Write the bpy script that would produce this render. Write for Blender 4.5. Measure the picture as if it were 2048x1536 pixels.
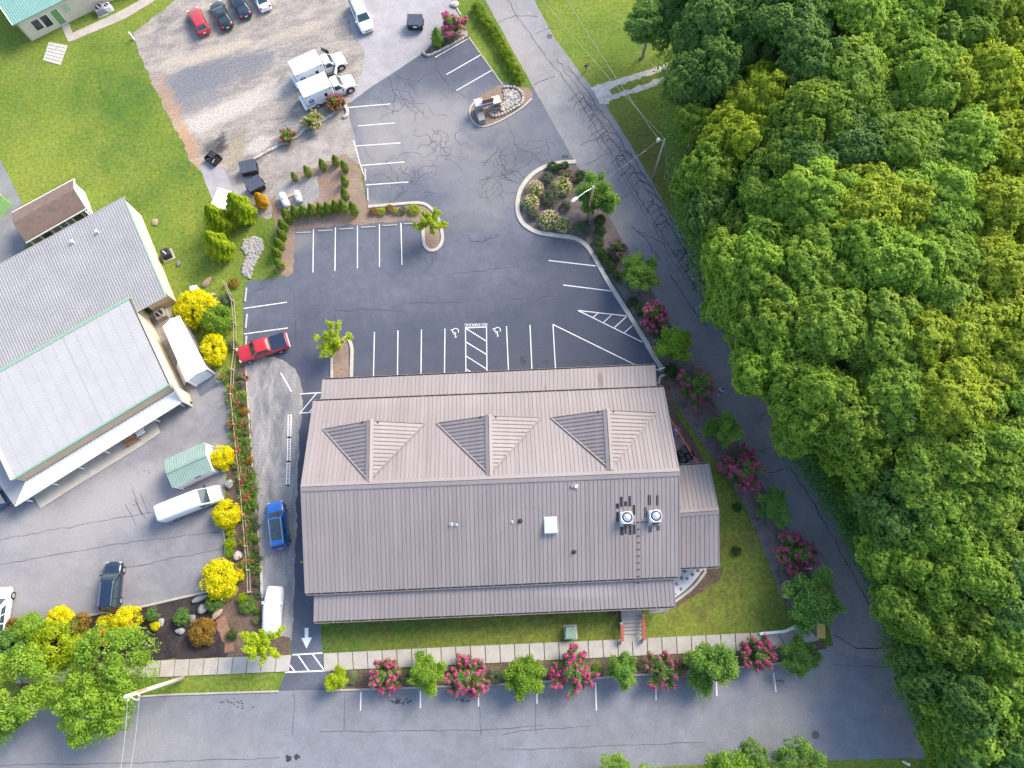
import bpy, bmesh, math, random
import numpy as np
from mathutils import Vector, Matrix
from mathutils.geometry import tessellate_polygon
R = math.radians
for o in list(bpy.data.objects): bpy.data.objects.remove(o)
SC = bpy.context.scene
COL = SC.collection
# ------------------------------------------------------------------ camera
CAM_H, TILT, FPX = 80.0, R(14.7), 1420.0
cd = bpy.data.cameras.new('camera'); cam = bpy.data.objects.new('camera', cd); COL.objects.link(cam)
cam.location = (0, 0, CAM_H); cam.rotation_euler = (TILT, 0, 0)
cd.sensor_width = 36; cd.lens = FPX / 2048 * 36; cd.clip_start = 1; cd.clip_end = 3000
SC.camera = cam
# ------------------------------------------------------------------ sky, sun, exposure
SUN_EL, SUN_AZ = R(40), R(48)            # azimuth measured from +Y towards +X
w = bpy.data.worlds.new('World'); SC.world = w; w.use_nodes = True
nt = w.node_tree; bgn = nt.nodes['Background']
sky = nt.nodes.new('ShaderNodeTexSky'); sky.sky_type = 'NISHITA'; sky.sun_disc = False
sky.sun_elevation = SUN_EL; sky.sun_rotation = SUN_AZ; sky.air_density = 1.0; sky.dust_density = 2.0; sky.ozone_density = 1.5
nt.links.new(sky.outputs[0], bgn.inputs[0]); bgn.inputs[1].default_value = 0.15
sl = bpy.data.lights.new('sun', 'SUN'); sun = bpy.data.objects.new('sun', sl); COL.objects.link(sun)
sl.energy = 2.0; sl.angle = R(26); sl.color = (1.0, 0.90, 0.75)
sdir = Vector((math.sin(SUN_AZ) * math.cos(SUN_EL), math.cos(SUN_AZ) * math.cos(SUN_EL), math.sin(SUN_EL)))
sun.rotation_euler = sdir.to_track_quat('Z', 'Y').to_euler()
sun.location = (60, 60, 60)
vs = SC.view_settings; vs.view_transform = 'Standard'; vs.look = 'None'; vs.gamma = 1; vs.use_curve_mapping = False
vs.exposure = 1.45
SC.render.engine = 'CYCLES'
SC.cycles.max_bounces = 6; SC.cycles.diffuse_bounces = 3; SC.cycles.transmission_bounces = 3; SC.cycles.glossy_bounces = 2
# ------------------------------------------------------------------ pixel -> world
CT, ST = math.cos(TILT), math.sin(TILT)
def ray(px, py):
    u, v = px - 1024.0, 768.0 - py
    return Vector((u, v * CT + FPX * ST, v * ST - FPX * CT))
def at(px, py, z=0.0):
    d = ray(px, py); k = (z - CAM_H) / d.z
    return Vector((d.x * k, d.y * k, z))
def scale_at(py, z=0.0):      # pixels per metre (horizontal) at that row and height
    return (FPX * CT - (768 - py) * ST) / (CAM_H - z)
def on_plane(px, py, p0, n):
    d = ray(px, py); c = Vector((0, 0, CAM_H))
    t = (p0 - c).dot(n) / d.dot(n)
    return c + d * t
def heading(a, b):
    """angle of the ground direction from pixel a to pixel b"""
    d = at(*b) - at(*a); return math.atan2(d.y, d.x)
# ------------------------------------------------------------------ materials
def lin(c): return tuple(c) + (1,) if len(c) == 3 else tuple(c)
MATS = {}
def new_mat(name):
    m = bpy.data.materials.new(name); m.use_nodes = True; MATS[name] = m
    nt = m.node_tree; b = nt.nodes['Principled BSDF']
    return m, nt, b
def N(nt, t, **kw):
    n = nt.nodes.new(t)
    for k, v in kw.items():
        if k in ('inputs',):
            for kk, vv in v.items(): n.inputs[kk].default_value = vv
        else: setattr(n, k, v)
    return n
def noise(nt, vec, scale, detail=4, rough=0.6, dist=0.0):
    n = N(nt, 'ShaderNodeTexNoise'); n.inputs['Scale'].default_value = scale; n.inputs['Detail'].default_value = detail
    n.inputs['Roughness'].default_value = rough; n.inputs['Distortion'].default_value = dist
    if vec is not None: nt.links.new(vec, n.inputs['Vector'])
    return n.outputs['Fac']
def mrange(nt, fac, a, b, c=0.0, d=1.0, smooth=False):
    n = N(nt, 'ShaderNodeMapRange'); n.clamp = True
    if smooth: n.interpolation_type = 'SMOOTHSTEP'
    nt.links.new(fac, n.inputs[0])
    for i, v in enumerate((a, b, c, d)): n.inputs[1 + i].default_value = v
    return n.outputs[0]
def mixc(nt, fac, a, b, blend='MIX'):
    n = N(nt, 'ShaderNodeMix', data_type='RGBA', blend_type=blend)
    for sock, v in ((n.inputs[0], fac), (n.inputs[6], a), (n.inputs[7], b)):
        if isinstance(v, (int, float)): sock.default_value = v
        elif isinstance(v, tuple): sock.default_value = lin(v)
        else: nt.links.new(v, sock)
    return n.outputs[2]
def math_(nt, op, a, b=None):
    n = N(nt, 'ShaderNodeMath', operation=op); n.use_clamp = False
    for i, v in enumerate((a, b)):
        if v is None: continue
        if isinstance(v, (int, float)): n.inputs[i].default_value = v
        else: nt.links.new(v, n.inputs[i])
    return n.outputs[0]
def coords(nt, kind='Object'):
    return N(nt, 'ShaderNodeTexCoord').outputs[kind]
def worldpos(nt): return N(nt, 'ShaderNodeNewGeometry').outputs['Position']
def bump(nt, b, h, strength=0.3, dist=0.05):
    n = N(nt, 'ShaderNodeBump'); n.inputs['Strength'].default_value = strength; n.inputs['Distance'].default_value = dist
    nt.links.new(h, n.inputs['Height']); nt.links.new(n.outputs[0], b.inputs['Normal'])
def plain(name, col, rough=0.6, metal=0.0, var=0.12, vscale=3.0, rnd=0.0, spec=None, coat=0.0, fine=0.0):
    """flat colour with soft noise variation, optional per-object variation"""
    m, nt, b = new_mat(name)
    p = coords(nt)
    f = mrange(nt, noise(nt, p, vscale, 5), 0.3, 0.7)
    dark = tuple(c * (1 - var) for c in col); lite = tuple(min(1, c * (1 + var)) for c in col)
    c = mixc(nt, f, dark, lite)
    if fine:
        f2 = mrange(nt, noise(nt, p, vscale * 14, 3), 0.35, 0.65, 1 - fine, 1 + fine)
        c = mixc(nt, 1.0, c, f2, 'MULTIPLY')
    if rnd:
        r = N(nt, 'ShaderNodeObjectInfo').outputs['Random']
        c = mixc(nt, 1.0, c, mrange(nt, r, 0, 1, 1 - rnd, 1 + rnd), 'MULTIPLY')
    nt.links.new(c, b.inputs['Base Color'])
    b.inputs['Roughness'].default_value = rough; b.inputs['Metallic'].default_value = metal
    if spec is not None: b.inputs['Specular IOR Level'].default_value = spec
    if coat: b.inputs['Coat Weight'].default_value = coat; b.inputs['Coat Roughness'].default_value = 0.05
    return m
def ellipse_mask(nt, pos, cx, cy, rx, ry, ang, soft=0.5, warp=None):
    """1 inside, 0 outside a soft ellipse on the ground (world metres)"""
    mp = N(nt, 'ShaderNodeMapping'); mp.vector_type = 'TEXTURE'
    mp.inputs['Location'].default_value = (cx, cy, 0); mp.inputs['Rotation'].default_value = (0, 0, ang)
    mp.inputs['Scale'].default_value = (rx, ry, 1000)
    nt.links.new(pos, mp.inputs[0])
    ln = N(nt, 'ShaderNodeVectorMath', operation='LENGTH'); nt.links.new(mp.outputs[0], ln.inputs[0])
    v = ln.outputs['Value']
    if warp is not None: v = math_(nt, 'ADD', v, warp)
    return mrange(nt, v, 1 - soft, 1 + soft, 1, 0, True)
def px_ellipse(nt, pos, px, py, rxp, ryp, ang_px=0, soft=0.5, warp=None):
    c = at(px, py); s = scale_at(py)
    return ellipse_mask(nt, pos, c.x, c.y, rxp / s, ryp / s, -R(ang_px), soft, warp)
# ---- ground materials
def m_grass():
    m, nt, b = new_mat('grass'); p = worldpos(nt)
    big = mrange(nt, noise(nt, p, 0.07, 3, 0.55), 0.35, 0.65)
    mid = mrange(nt, noise(nt, p, 0.45, 5, 0.65, 0.6), 0.32, 0.68)
    fine = mrange(nt, noise(nt, p, 2.4, 7, 0.85), 0.34, 0.66)
    c = mixc(nt, big, (0.095, 0.165, 0.022), (0.185, 0.235, 0.030))
    c = mixc(nt, mid, c, mixc(nt, big, (0.070, 0.135, 0.025), (0.205, 0.245, 0.045)))
    c = mixc(nt, mrange(nt, noise(nt, p, 0.16, 6, 0.75, .8), 0.52, 0.70, 0, .75), c, (0.225, 0.235, 0.045))
    c = mixc(nt, mrange(nt, noise(nt, p, 0.8, 6, 0.8, .5), 0.56, 0.74, 0, .6), c, (0.055, 0.105, 0.028))
    c = mixc(nt, mrange(nt, noise(nt, p, 0.21, 5, 0.7), 0.60, 0.75, 0, .45), c, (0.17, 0.145, 0.06))
    # the mown verge beside the wood and the clipped lawns round the roof are tinted darker and browner
    wv = mrange(nt, noise(nt, p, 0.5, 4), 0.2, 0.8, -0.35, 0.35)
    dry = px_ellipse(nt, p, 1300, 330, 60, 130, -35, 0.4, wv)
    c = mixc(nt, math_(nt, 'MULTIPLY', dry, 0.6), c, (0.13, 0.115, 0.04))
    dl = math_(nt, 'MAXIMUM', px_ellipse(nt, p, 960, 1260, 340, 60, 0, .4, wv), px_ellipse(nt, p, 1470, 1080, 110, 240, 20, .4, wv))
    c = mixc(nt, math_(nt, 'MULTIPLY', dl, mrange(nt, noise(nt, p, .55, 6, .7), .40, .64, .1, .8)), c, (0.125, 0.120, 0.035))
    c = mixc(nt, fine, mixc(nt, 1.0, c, (0.48, 0.54, 0.5), 'MULTIPLY'), mixc(nt, 1.0, c, (1.5, 1.42, 1.4), 'MULTIPLY'))
    nt.links.new(c, b.inputs['Base Color']); b.inputs['Roughness'].default_value = 0.9; b.inputs['Specular IOR Level'].default_value = 0.15
    bump(nt, b, noise(nt, p, 9, 5, 0.8), 0.8, 0.12)
def m_asphalt(name, base, var=0.2, dust=None, dustcol=(0.3, 0.27, 0.24), extra=None):
    m, nt, b = new_mat(name); p = worldpos(nt)
    big = mrange(nt, noise(nt, p, 0.11, 4, 0.6, 0.5), 0.3, 0.7)
    c = mixc(nt, big, tuple(x * (1 - var) for x in base), tuple(x * (1 + var) for x in base))
    mid = mrange(nt, noise(nt, p, 0.7, 7, 0.75, .4), 0.3, 0.7, 0.84, 1.16)
    c = mixc(nt, 1.0, c, mid, 'MULTIPLY')
    if dust:
        wv = mrange(nt, noise(nt, p, 0.25, 6, 0.65, 0.4), 0.2, 0.8, -0.55, 0.55)
        for (x, y, rx, ry, a, s) in dust:
            c = mixc(nt, math_(nt, 'MULTIPLY', px_ellipse(nt, p, x, y, rx, ry, a, 0.75, wv), s), c, dustcol)
    if extra: c = extra(nt, p, c)
    fine = mrange(nt, noise(nt, p, 5, 6, 0.9), 0.3, 0.7, 0.78, 1.22)
    c = mixc(nt, 1.0, c, fine, 'MULTIPLY')
    nt.links.new(c, b.inputs['Base Color']); b.inputs['Roughness'].default_value = 0.82; b.inputs['Specular IOR Level'].default_value = 0.35
    bump(nt, b, noise(nt, p, 20, 3, 0.8), 0.35, 0.02)
def m_gravel(name, c1, c2, c3, fine_scale=6.0, stretch=None, patches=()):
    m, nt, b = new_mat(name); p = worldpos(nt)
    q = p
    if stretch:
        mp = N(nt, 'ShaderNodeMapping'); mp.vector_type = 'TEXTURE'; mp.inputs['Rotation'].default_value = (0, 0, stretch[0]); mp.inputs['Scale'].default_value = (1 / stretch[1], 1, 1)
        nt.links.new(p, mp.inputs[0]); q = mp.outputs[0]
    a = mrange(nt, noise(nt, q, 0.28, 7, 0.68, 0.7), 0.36, 0.64)
    d = mrange(nt, noise(nt, q, 0.75, 6, 0.7, 0.4), 0.42, 0.66)
    c = mixc(nt, a, c1, c2); c = mixc(nt, d, c, c3)
    wv = mrange(nt, noise(nt, q, 0.55, 9, 0.78, 0.6), 0.2, 0.8, -1.0, 1.0)
    for (x, y, rx, ry, ang, s, col) in patches:
        c = mixc(nt, math_(nt, 'MULTIPLY', px_ellipse(nt, p, x, y, rx, ry, ang, 0.4, wv), s), c, col)
    f = mrange(nt, noise(nt, p, fine_scale, 5, 0.9), 0.32, 0.68, 0.5, 1.5)
    c = mixc(nt, 1.0, c, f, 'MULTIPLY')
    nt.links.new(c, b.inputs['Base Color']); b.inputs['Roughness'].default_value = 0.95; b.inputs['Specular IOR Level'].default_value = 0.2
    bump(nt, b, noise(nt, p, fine_scale * 1.5, 4, 0.8), 0.6, 0.05)
def m_leaf(name, c1, c2, c3=None, trans=0.35, rnd=0.12, rough=0.55):
    """leaf: colour differs leaf by leaf (attribute v) and tree by tree"""
    m, nt, b = new_mat(name)
    at_ = N(nt, 'ShaderNodeAttribute', attribute_name='v').outputs['Fac']
    c = mixc(nt, at_, c1, c2)
    if c3 is not None:
        c = mixc(nt, mrange(nt, at_, 0.78, 0.95), c, c3)
    r = N(nt, 'ShaderNodeObjectInfo').outputs['Random']
    c = mixc(nt, 1.0, c, mrange(nt, r, 0, 1, 1 - rnd, 1 + rnd), 'MULTIPLY')
    nt.links.new(c, b.inputs['Base Color']); b.inputs['Roughness'].default_value = rough; b.inputs['Specular IOR Level'].default_value = 0.3
    t = N(nt, 'ShaderNodeBsdfTranslucent'); nt.links.new(c, t.inputs[0])
    mx = N(nt, 'ShaderNodeMixShader'); mx.inputs[0].default_value = trans
    nt.links.new(b.outputs[0], mx.inputs[1]); nt.links.new(t.outputs[0], mx.inputs[2])
    nt.links.new(mx.outputs[0], nt.nodes['Material Output'].inputs[0])
    return m
# ------------------------------------------------------------------ object helpers
def M(n): return MATS[n]
def mesh_obj(name, verts, faces, mat, parent=None, smooth=False):
    me = bpy.data.meshes.new(name); me.from_pydata([tuple(v) for v in verts], [], faces); me.update()
    return link(name, me, mat, parent, smooth)
def link(name, me, mat=None, parent=None, smooth=False):
    if mat is not None and not me.materials: me.materials.append(M(mat))
    if smooth: me.polygons.foreach_set('use_smooth', [True] * len(me.polygons))
    o = bpy.data.objects.new(name, me); COL.objects.link(o)
    if parent is not None: o.parent = parent
    return o
def tag(o, label=None, cat=None, group=None, kind=None):
    if label: o['label'] = label
    if cat: o['category'] = cat
    if group: o['group'] = group
    if kind: o['kind'] = kind
    return o
def thing(name, label, cat, loc=(0, 0, 0), rz=0.0, group=None):
    o = bpy.data.objects.new(name, None); COL.objects.link(o)
    o.empty_display_size = 0.3; o.location = loc; o.rotation_euler = (0, 0, rz)
    return tag(o, label, cat, group)
def copy_tree(root, loc=None, rz=None, sc=None, label=None, group=None):
    def rec(o, par):
        c = o.copy(); COL.objects.link(c); c.parent = par
        for ch in o.children: rec(ch, c)
        return c
    r = rec(root, None)
    if loc is not None: r.location = loc
    if rz is not None: r.rotation_euler = (0, 0, rz)
    if sc is not None: r.scale = sc if isinstance(sc, tuple) else (sc, sc, sc)
    if label: r['label'] = label
    if group: r['group'] = group
    return r
class MB:
    """collects simple solids into one mesh"""
    def __init__(s): s.v = []; s.f = []
    def add(s, verts, faces):
        k = len(s.v); s.v += [tuple(v) for v in verts]; s.f += [tuple(i + k for i in f) for f in faces]; return s
    def box(s, x0, x1, y0, y1, z0, z1, mtx=None):
        vs = [(x0, y0, z0), (x1, y0, z0), (x1, y1, z0), (x0, y1, z0), (x0, y0, z1), (x1, y0, z1), (x1, y1, z1), (x0, y1, z1)]
        if mtx is not None: vs = [mtx @ Vector(v) for v in vs]
        return s.add(vs, [(0, 3, 2, 1), (4, 5, 6, 7), (0, 1, 5, 4), (1, 2, 6, 5), (2, 3, 7, 6), (3, 0, 4, 7)])
    def bevbox(s, x0, x1, y0, y1, z0, z1, r=0.03, mtx=None):
        """box with chamfered top and vertical edges"""
        r = min(r, (x1 - x0) * .45, (y1 - y0) * .45, (z1 - z0) * .45)
        def ring(d, z): 
            a, b, c, e = x0 + d, x1 - d, y0 + d, y1 - d; q = r
            return [(a + q, c, z), (b - q, c, z), (b, c + q, z), (b, e - q, z), (b - q, e, z), (a + q, e, z), (a, e - q, z), (a, c + q, z)]
        rings = [ring(0, z0), ring(0, z1 - r), ring(r, z1)]
        return s.loft(rings, mtx=mtx)
    def loft(s, rings, cap0=True, cap1=True, closed=True, mtx=None):
        n = len(rings[0]); vs = [Vector(p) for r in rings for p in r]
        if mtx is not None: vs = [mtx @ v for v in vs]
        fs = []
        for i in range(len(rings) - 1):
            for j in range(n if closed else n - 1):
                a, b = i * n + j, i * n + (j + 1) % n
                fs.append((a, b, b + n, a + n))
        if cap0: fs.append(tuple(reversed(range(n))))
        if cap1: fs.append(tuple(range((len(rings) - 1) * n, len(rings) * n)))
        return s.add(vs, fs)
    def tube(s, a, b, r0, r1=None, n=8):
        r1 = r0 if r1 is None else r1; a, b = Vector(a), Vector(b); d = (b - a)
        if d.length < 1e-6: return s
        q = d.to_track_quat('Z', 'Y'); rings = []
        for p, r in ((a, r0), (b, r1)):
            rings.append([p + q @ Vector((math.cos(t) * r, math.sin(t) * r, 0)) for t in [2 * math.pi * i / n for i in range(n)]])
        return s.loft(rings)
    def path(s, pts, radii, n=7):
        pts = [Vector(p) for p in pts]; rings = []
        for i, p in enumerate(pts):
            d = (pts[min(i + 1, len(pts) - 1)] - pts[max(i - 1, 0)]).normalized(); q = d.to_track_quat('Z', 'Y')
            r = radii[i] if hasattr(radii, '__len__') else radii
            rings.append([p + q @ Vector((math.cos(t) * r, math.sin(t) * r, 0)) for t in [2 * math.pi * k / n for k in range(n)]])
        return s.loft(rings)
    def disc(s, c, r, n=16, axis='Z', h=0.02):
        c = Vector(c); e = {'X': Vector((1, 0, 0)), 'Y': Vector((0, 1, 0)), 'Z': Vector((0, 0, 1))}[axis]
        return s.tube(c, c + e * h, r, r, n)
    def lathe(s, prof, n=16, axis='Z', c=(0, 0, 0)):
        rings = []
        for (r, z) in prof:
            ring = []
            for i in range(n):
                t = 2 * math.pi * i / n
                p = (math.cos(t) * r, math.sin(t) * r, z)
                if axis == 'Y': p = (p[0], p[2], -p[1])
                if axis == 'X': p = (p[2], p[0], p[1])
                ring.append(Vector(p) + Vector(c))
            rings.append(ring)
        return s.loft(rings)
    def quad(s, a, b, c, d): return s.add([a, b, c, d], [(0, 1, 2, 3)])
    def slab(s, quad, t):
        """quad given counter-clockwise seen from outside, thickened inwards by t"""
        q = [Vector(p) for p in quad]; n = (q[1] - q[0]).cross(q[-1] - q[0]).normalized()
        lo = [p - n * t for p in q]; k = len(q)
        fs = [tuple(range(k)), tuple(reversed(range(k, 2 * k)))]
        for i in range(k): j = (i + 1) % k; fs.append((i, i + k, j + k, j))
        return s.add(q + lo, fs)
    def build(s, name, mat, parent=None, smooth=False):
        return mesh_obj(name, s.v, s.f, mat, parent, smooth)
def smooth_closed(pts, n=4):
    """Catmull-Rom through closed control points"""
    out = []; k = len(pts); P = [Vector(p) for p in pts]
    for i in range(k):
        a, b, c, d = P[i - 1], P[i], P[(i + 1) % k], P[(i + 2) % k]
        for j in range(n):
            t = j / n
            out.append(0.5 * ((2 * b) + (c - a) * t + (2 * a - 5 * b + 4 * c - d) * t * t + (3 * b - a - 3 * c + d) * t ** 3))
    return out
def smooth_open(pts, n=4):
    P = [Vector(p) for p in pts]; k = len(P); out = []
    for i in range(k - 1):
        a, b, c, d = P[max(i - 1, 0)], P[i], P[i + 1], P[min(i + 2, k - 1)]
        for j in range(n):
            t = j / n
            out.append(0.5 * ((2 * b) + (c - a) * t + (2 * a - 5 * b + 4 * c - d) * t * t + (3 * b - a - 3 * c + d) * t ** 3))
    return out + [P[-1]]
def resample(pts, step, closed=True):
    out = []; k = len(pts)
    for i in range(k if closed else k - 1):
        a, b = Vector(pts[i]), Vector(pts[(i + 1) % k]); n = max(1, int((b - a).length / step))
        for j in range(n): out.append(a.lerp(b, j / n))
    if not closed: out.append(Vector(pts[-1]))
    return out
def sheet(name, pix, mat, z, rough=0.0, seed=0, smooth=0, parent=None, kind='structure', step=0.5, thick=0.0):
    """ground sheet from a pixel outline"""
    pts = [at(x, y, 0) for x, y in pix]
    if smooth: pts = smooth_closed(pts, smooth)
    if rough:
        rg = random.Random(seed); pts = resample(pts, step)
        pts = [p + Vector((rg.gauss(0, rough), rg.gauss(0, rough), 0)) for p in pts]
    vs = [Vector((p.x, p.y, z)) for p in pts]
    tris = tessellate_polygon([vs])
    fs = []
    for t in tris:
        a, b, c = (vs[i] for i in t)
        fs.append(t if (b - a).cross(c - a).z > 0 else (t[0], t[2], t[1]))
    if thick:
        k = len(vs); area = sum(vs[i].x * vs[(i + 1) % k].y - vs[(i + 1) % k].x * vs[i].y for i in range(k))
        vs = vs + [Vector((v.x, v.y, z - thick)) for v in vs]
        for i in range(k):
            j = (i + 1) % k; fs.append((i, i + k, j + k, j) if area > 0 else (j, j + k, i + k, i))
    o = mesh_obj(name, vs, fs, mat, parent)
    if parent is None: o['kind'] = kind
    return o
def ribbon(mb, pts, w, z0, z1, closed=False):
    """raised strip (kerb) of width w along ground points"""
    pts = [Vector((p[0], p[1], 0)) for p in pts]; k = len(pts); rings = []
    for i in range(k):
        if closed: d = pts[(i + 1) % k] - pts[i - 1]
        else: d = pts[min(i + 1, k - 1)] - pts[max(i - 1, 0)]
        n = Vector((-d.y, d.x, 0)).normalized() * w / 2; p = pts[i]
        bev = min(.03, w * .2)
        nn = n.normalized() * bev
        rings.append([(p - n).to_tuple()[:2] + (z0,), (p - n).to_tuple()[:2] + (z1 - bev,), (p - n + nn).to_tuple()[:2] + (z1,),
                      (p + n - nn).to_tuple()[:2] + (z1,), (p + n).to_tuple()[:2] + (z1 - bev,), (p + n).to_tuple()[:2] + (z0,)])
    rings = [list(reversed(r)) for r in rings]
    if closed: rings.append(rings[0]); mb.loft(rings, False, False)
    else: mb.loft(rings)
    return mb
def stripe(mb, a, b, w, z):
    a, b = Vector((a[0], a[1], z)), Vector((b[0], b[1], z)); d = (b - a).normalized(); n = Vector((-d.y, d.x, 0)) * w / 2
    mb.add([a - n, b - n, b + n, a + n], [(0, 1, 2, 3)])
# ------------------------------------------------------------------ material set
m_grass()
def dark_patches(nt, p, c):  # mixes a darker blue-grey into the asphalt in soft, noise-edged ellipses
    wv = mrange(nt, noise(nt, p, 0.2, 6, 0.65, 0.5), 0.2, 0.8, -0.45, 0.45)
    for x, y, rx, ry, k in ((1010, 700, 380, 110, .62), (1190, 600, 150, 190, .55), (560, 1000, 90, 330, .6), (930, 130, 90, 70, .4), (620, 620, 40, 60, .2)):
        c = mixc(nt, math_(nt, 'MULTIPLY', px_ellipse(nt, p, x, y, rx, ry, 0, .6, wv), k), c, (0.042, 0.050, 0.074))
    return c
m_asphalt('sealed_asphalt', (0.098, 0.106, 0.134), 0.14, extra=dark_patches,
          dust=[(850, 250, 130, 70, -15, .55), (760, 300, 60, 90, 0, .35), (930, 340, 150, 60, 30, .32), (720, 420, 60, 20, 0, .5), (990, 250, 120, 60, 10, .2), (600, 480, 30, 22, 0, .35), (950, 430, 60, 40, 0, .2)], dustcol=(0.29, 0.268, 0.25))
m_asphalt('old_asphalt', (0.205, 0.20, 0.205), 0.12, dust=[(1010, 60, 40, 130, -25, .45), (1660, 1400, 60, 160, 30, .35)], dustcol=(0.34, 0.31, 0.28))
m_asphalt('street_asphalt', (0.172, 0.176, 0.196), 0.10, dust=[(200, 1500, 250, 60, 0, .3), (1600, 1370, 50, 110, 35, .5)], dustcol=(0.33, 0.30, 0.265))
m_asphalt('yard_asphalt', (0.195, 0.190, 0.200), 0.2, dust=[(170, 1040, 190, 60, -25, .5), (250, 980, 120, 30, -30, .5), (100, 1180, 130, 40, -8, .35)], dustcol=(0.33, 0.305, 0.29))
m_asphalt('pale_asphalt', (0.30, 0.285, 0.29), 0.13)
G1, G2 = (0.30, 0.265, 0.23), (0.44, 0.385, 0.31)
m_gravel('gravel_tan', (0.17, 0.158, 0.152), (0.275, 0.245, 0.215), (0.36, 0.315, 0.265), 4.0, (R(24), 0.45),
         [(430, 150, 150, 30, -22, .85, (0.145, 0.15, 0.165)), (390, 185, 60, 60, -20, .7, (0.15, 0.155, 0.17)), (400, 110, 100, 14, -18, .7, (0.40, 0.345, 0.275)), (600, 60, 80, 14, -20, .5, (0.38, 0.325, 0.26)),
          (440, 225, 170, 22, -25, .85, (0.42, 0.385, 0.335)), (500, 205, 140, 14, -25, .6, (0.40, 0.36, 0.31)), (340, 225, 20, 90, -25, .65, (0.34, 0.21, 0.12)), (380, 300, 16, 60, -25, .7, (0.36, 0.215, 0.12)),
          (470, 300, 20, 40, 10, .4, (0.27, 0.21, 0.09)), (520, 290, 26, 16, -30, .7, (0.44, 0.40, 0.35)), (430, 300, 24, 24, 0, .8, (0.06, 0.055, 0.055)), (440, 290, 10, 30, 10, .85, (0.05, 0.045, 0.05))])
m_gravel('gravel_grey', (0.15, 0.15, 0.16), (0.255, 0.245, 0.24), (0.33, 0.31, 0.29), 8.0, (R(92), 0.3))
m_gravel('gravel_path', (0.27, 0.245, 0.22), (0.36, 0.32, 0.285), (0.22, 0.2, 0.185), 7.0)
m_gravel('gravel_white', (0.48, 0.45, 0.41), (0.58, 0.55, 0.5), (0.36, 0.33, 0.28), 6.0)
m_gravel('mulch_brown', (0.12, 0.08, 0.058), (0.175, 0.125, 0.09), (0.085, 0.06, 0.045), 5.0)
m_gravel('mulch_grey', (0.15, 0.125, 0.115), (0.20, 0.165, 0.15), (0.10, 0.085, 0.08), 7.0)
m_gravel('mulch_black', (0.022, 0.018, 0.02), (0.04, 0.032, 0.034), (0.06, 0.046, 0.042), 6.0)
m_gravel('pine_straw', (0.22, 0.14, 0.095), (0.29, 0.20, 0.145), (0.20, 0.165, 0.145), 6.0)
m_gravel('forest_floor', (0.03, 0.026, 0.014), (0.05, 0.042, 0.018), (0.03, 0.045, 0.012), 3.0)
m_gravel('red_clay', (0.34, 0.15, 0.10), (0.25, 0.14, 0.09), (0.2, 0.13, 0.09), 6.0)
plain('concrete', (0.36, 0.335, 0.30), 0.85, var=.1, vscale=1.2, rnd=.05, fine=.1)
plain('concrete_old', (0.36, 0.32, 0.275), 0.88, var=.15, vscale=.9, rnd=.06, fine=.12)
plain('kerb_concrete', (0.42, 0.385, 0.33), 0.85, var=.12, vscale=1.0, fine=.1)
plain('pad_concrete', (0.46, 0.44, 0.41), 0.85, var=.1, vscale=1.5, rnd=.05, fine=.1)
def m_paint():
    m, nt, b = new_mat('road_paint'); p = worldpos(nt)
    w = mrange(nt, noise(nt, p, 2.2, 8, .8), .56, .70, 0, .75)
    c = mixc(nt, mrange(nt, noise(nt, p, .3, 4), .3, .7), (.60, .59, .57), (.76, .75, .73)); c = mixc(nt, w, c, (.20, .20, .21))
    nt.links.new(c, b.inputs['Base Color']); b.inputs['Roughness'].default_value = .75
m_paint()
plain('tar', (0.018, 0.018, 0.022), 0.5, var=.2)
plain('stain', (0.03, 0.03, 0.034), 0.6, var=.3)
def m_roof(name, col, rnd=0.0):
    """painted steel: faint streaks down the slope, dull patches, a few rusty runs"""
    m, nt, b = new_mat(name); p = worldpos(nt)
    mp = N(nt, 'ShaderNodeMapping'); mp.inputs['Scale'].default_value = (2.6, .12, .12); nt.links.new(p, mp.inputs[0])
    st = mrange(nt, noise(nt, mp.outputs[0], 1.0, 6, .7), .3, .7, .90, 1.09)
    c = mixc(nt, mrange(nt, noise(nt, p, .14, 5, .6, .6), .32, .68), tuple(x * .93 for x in col), tuple(x * 1.06 for x in col))
    c = mixc(nt, 1.0, c, st, 'MULTIPLY')
    wv = mrange(nt, noise(nt, p, 1.1, 6, .7), .2, .8, -.5, .5)
    for x, y, rx, ry, k, cc in ((1203, 755, 4, 22, .75, (.13, .075, .065)), (1092, 772, 3, 8, .6, (.16, .10, .08)), (1170, 1186, 70, 10, .35, (.36, .34, .34)), (1255, 1110, 40, 55, .3, (.19, .15, .125)), (700, 1000, 60, 40, .25, (.28, .245, .235)), (900, 1120, 120, 40, .22, (.22, .19, .185)), (980, 1215, 160, 14, .25, (.2, .17, .16)), (1000, 800, 300, 14, .18, (.30, .265, .245))):
        q = at(x, y, 4.5); sc = scale_at(y, 4.5)
        c = mixc(nt, math_(nt, 'MULTIPLY', ellipse_mask(nt, p, q.x, q.y, rx / sc, ry / sc, 0, .6, wv), k), c, cc)
    c = mixc(nt, mrange(nt, noise(nt, p, 3.2, 5, .75), .70, .78, 0, .5), c, (.14, .10, .09))
    if rnd:
        r = N(nt, 'ShaderNodeObjectInfo').outputs['Random']; c = mixc(nt, 1.0, c, mrange(nt, r, 0, 1, 1 - rnd, 1 + rnd), 'MULTIPLY')
    nt.links.new(c, b.inputs['Base Color']); b.inputs['Roughness'].default_value = .55
m_roof('roof_panel_metal', (0.246, 0.210, 0.200), .05)
m_roof('roof_brown', (0.246, 0.210, 0.200))
plain('roof_edge', (0.18, 0.155, 0.145), 0.45, 0.2, var=.05)
plain('gutter_dark', (0.06, 0.05, 0.045), 0.6, var=.2)
plain('rubber_patch', (0.014, 0.014, 0.017), 0.6, var=.15)
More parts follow.
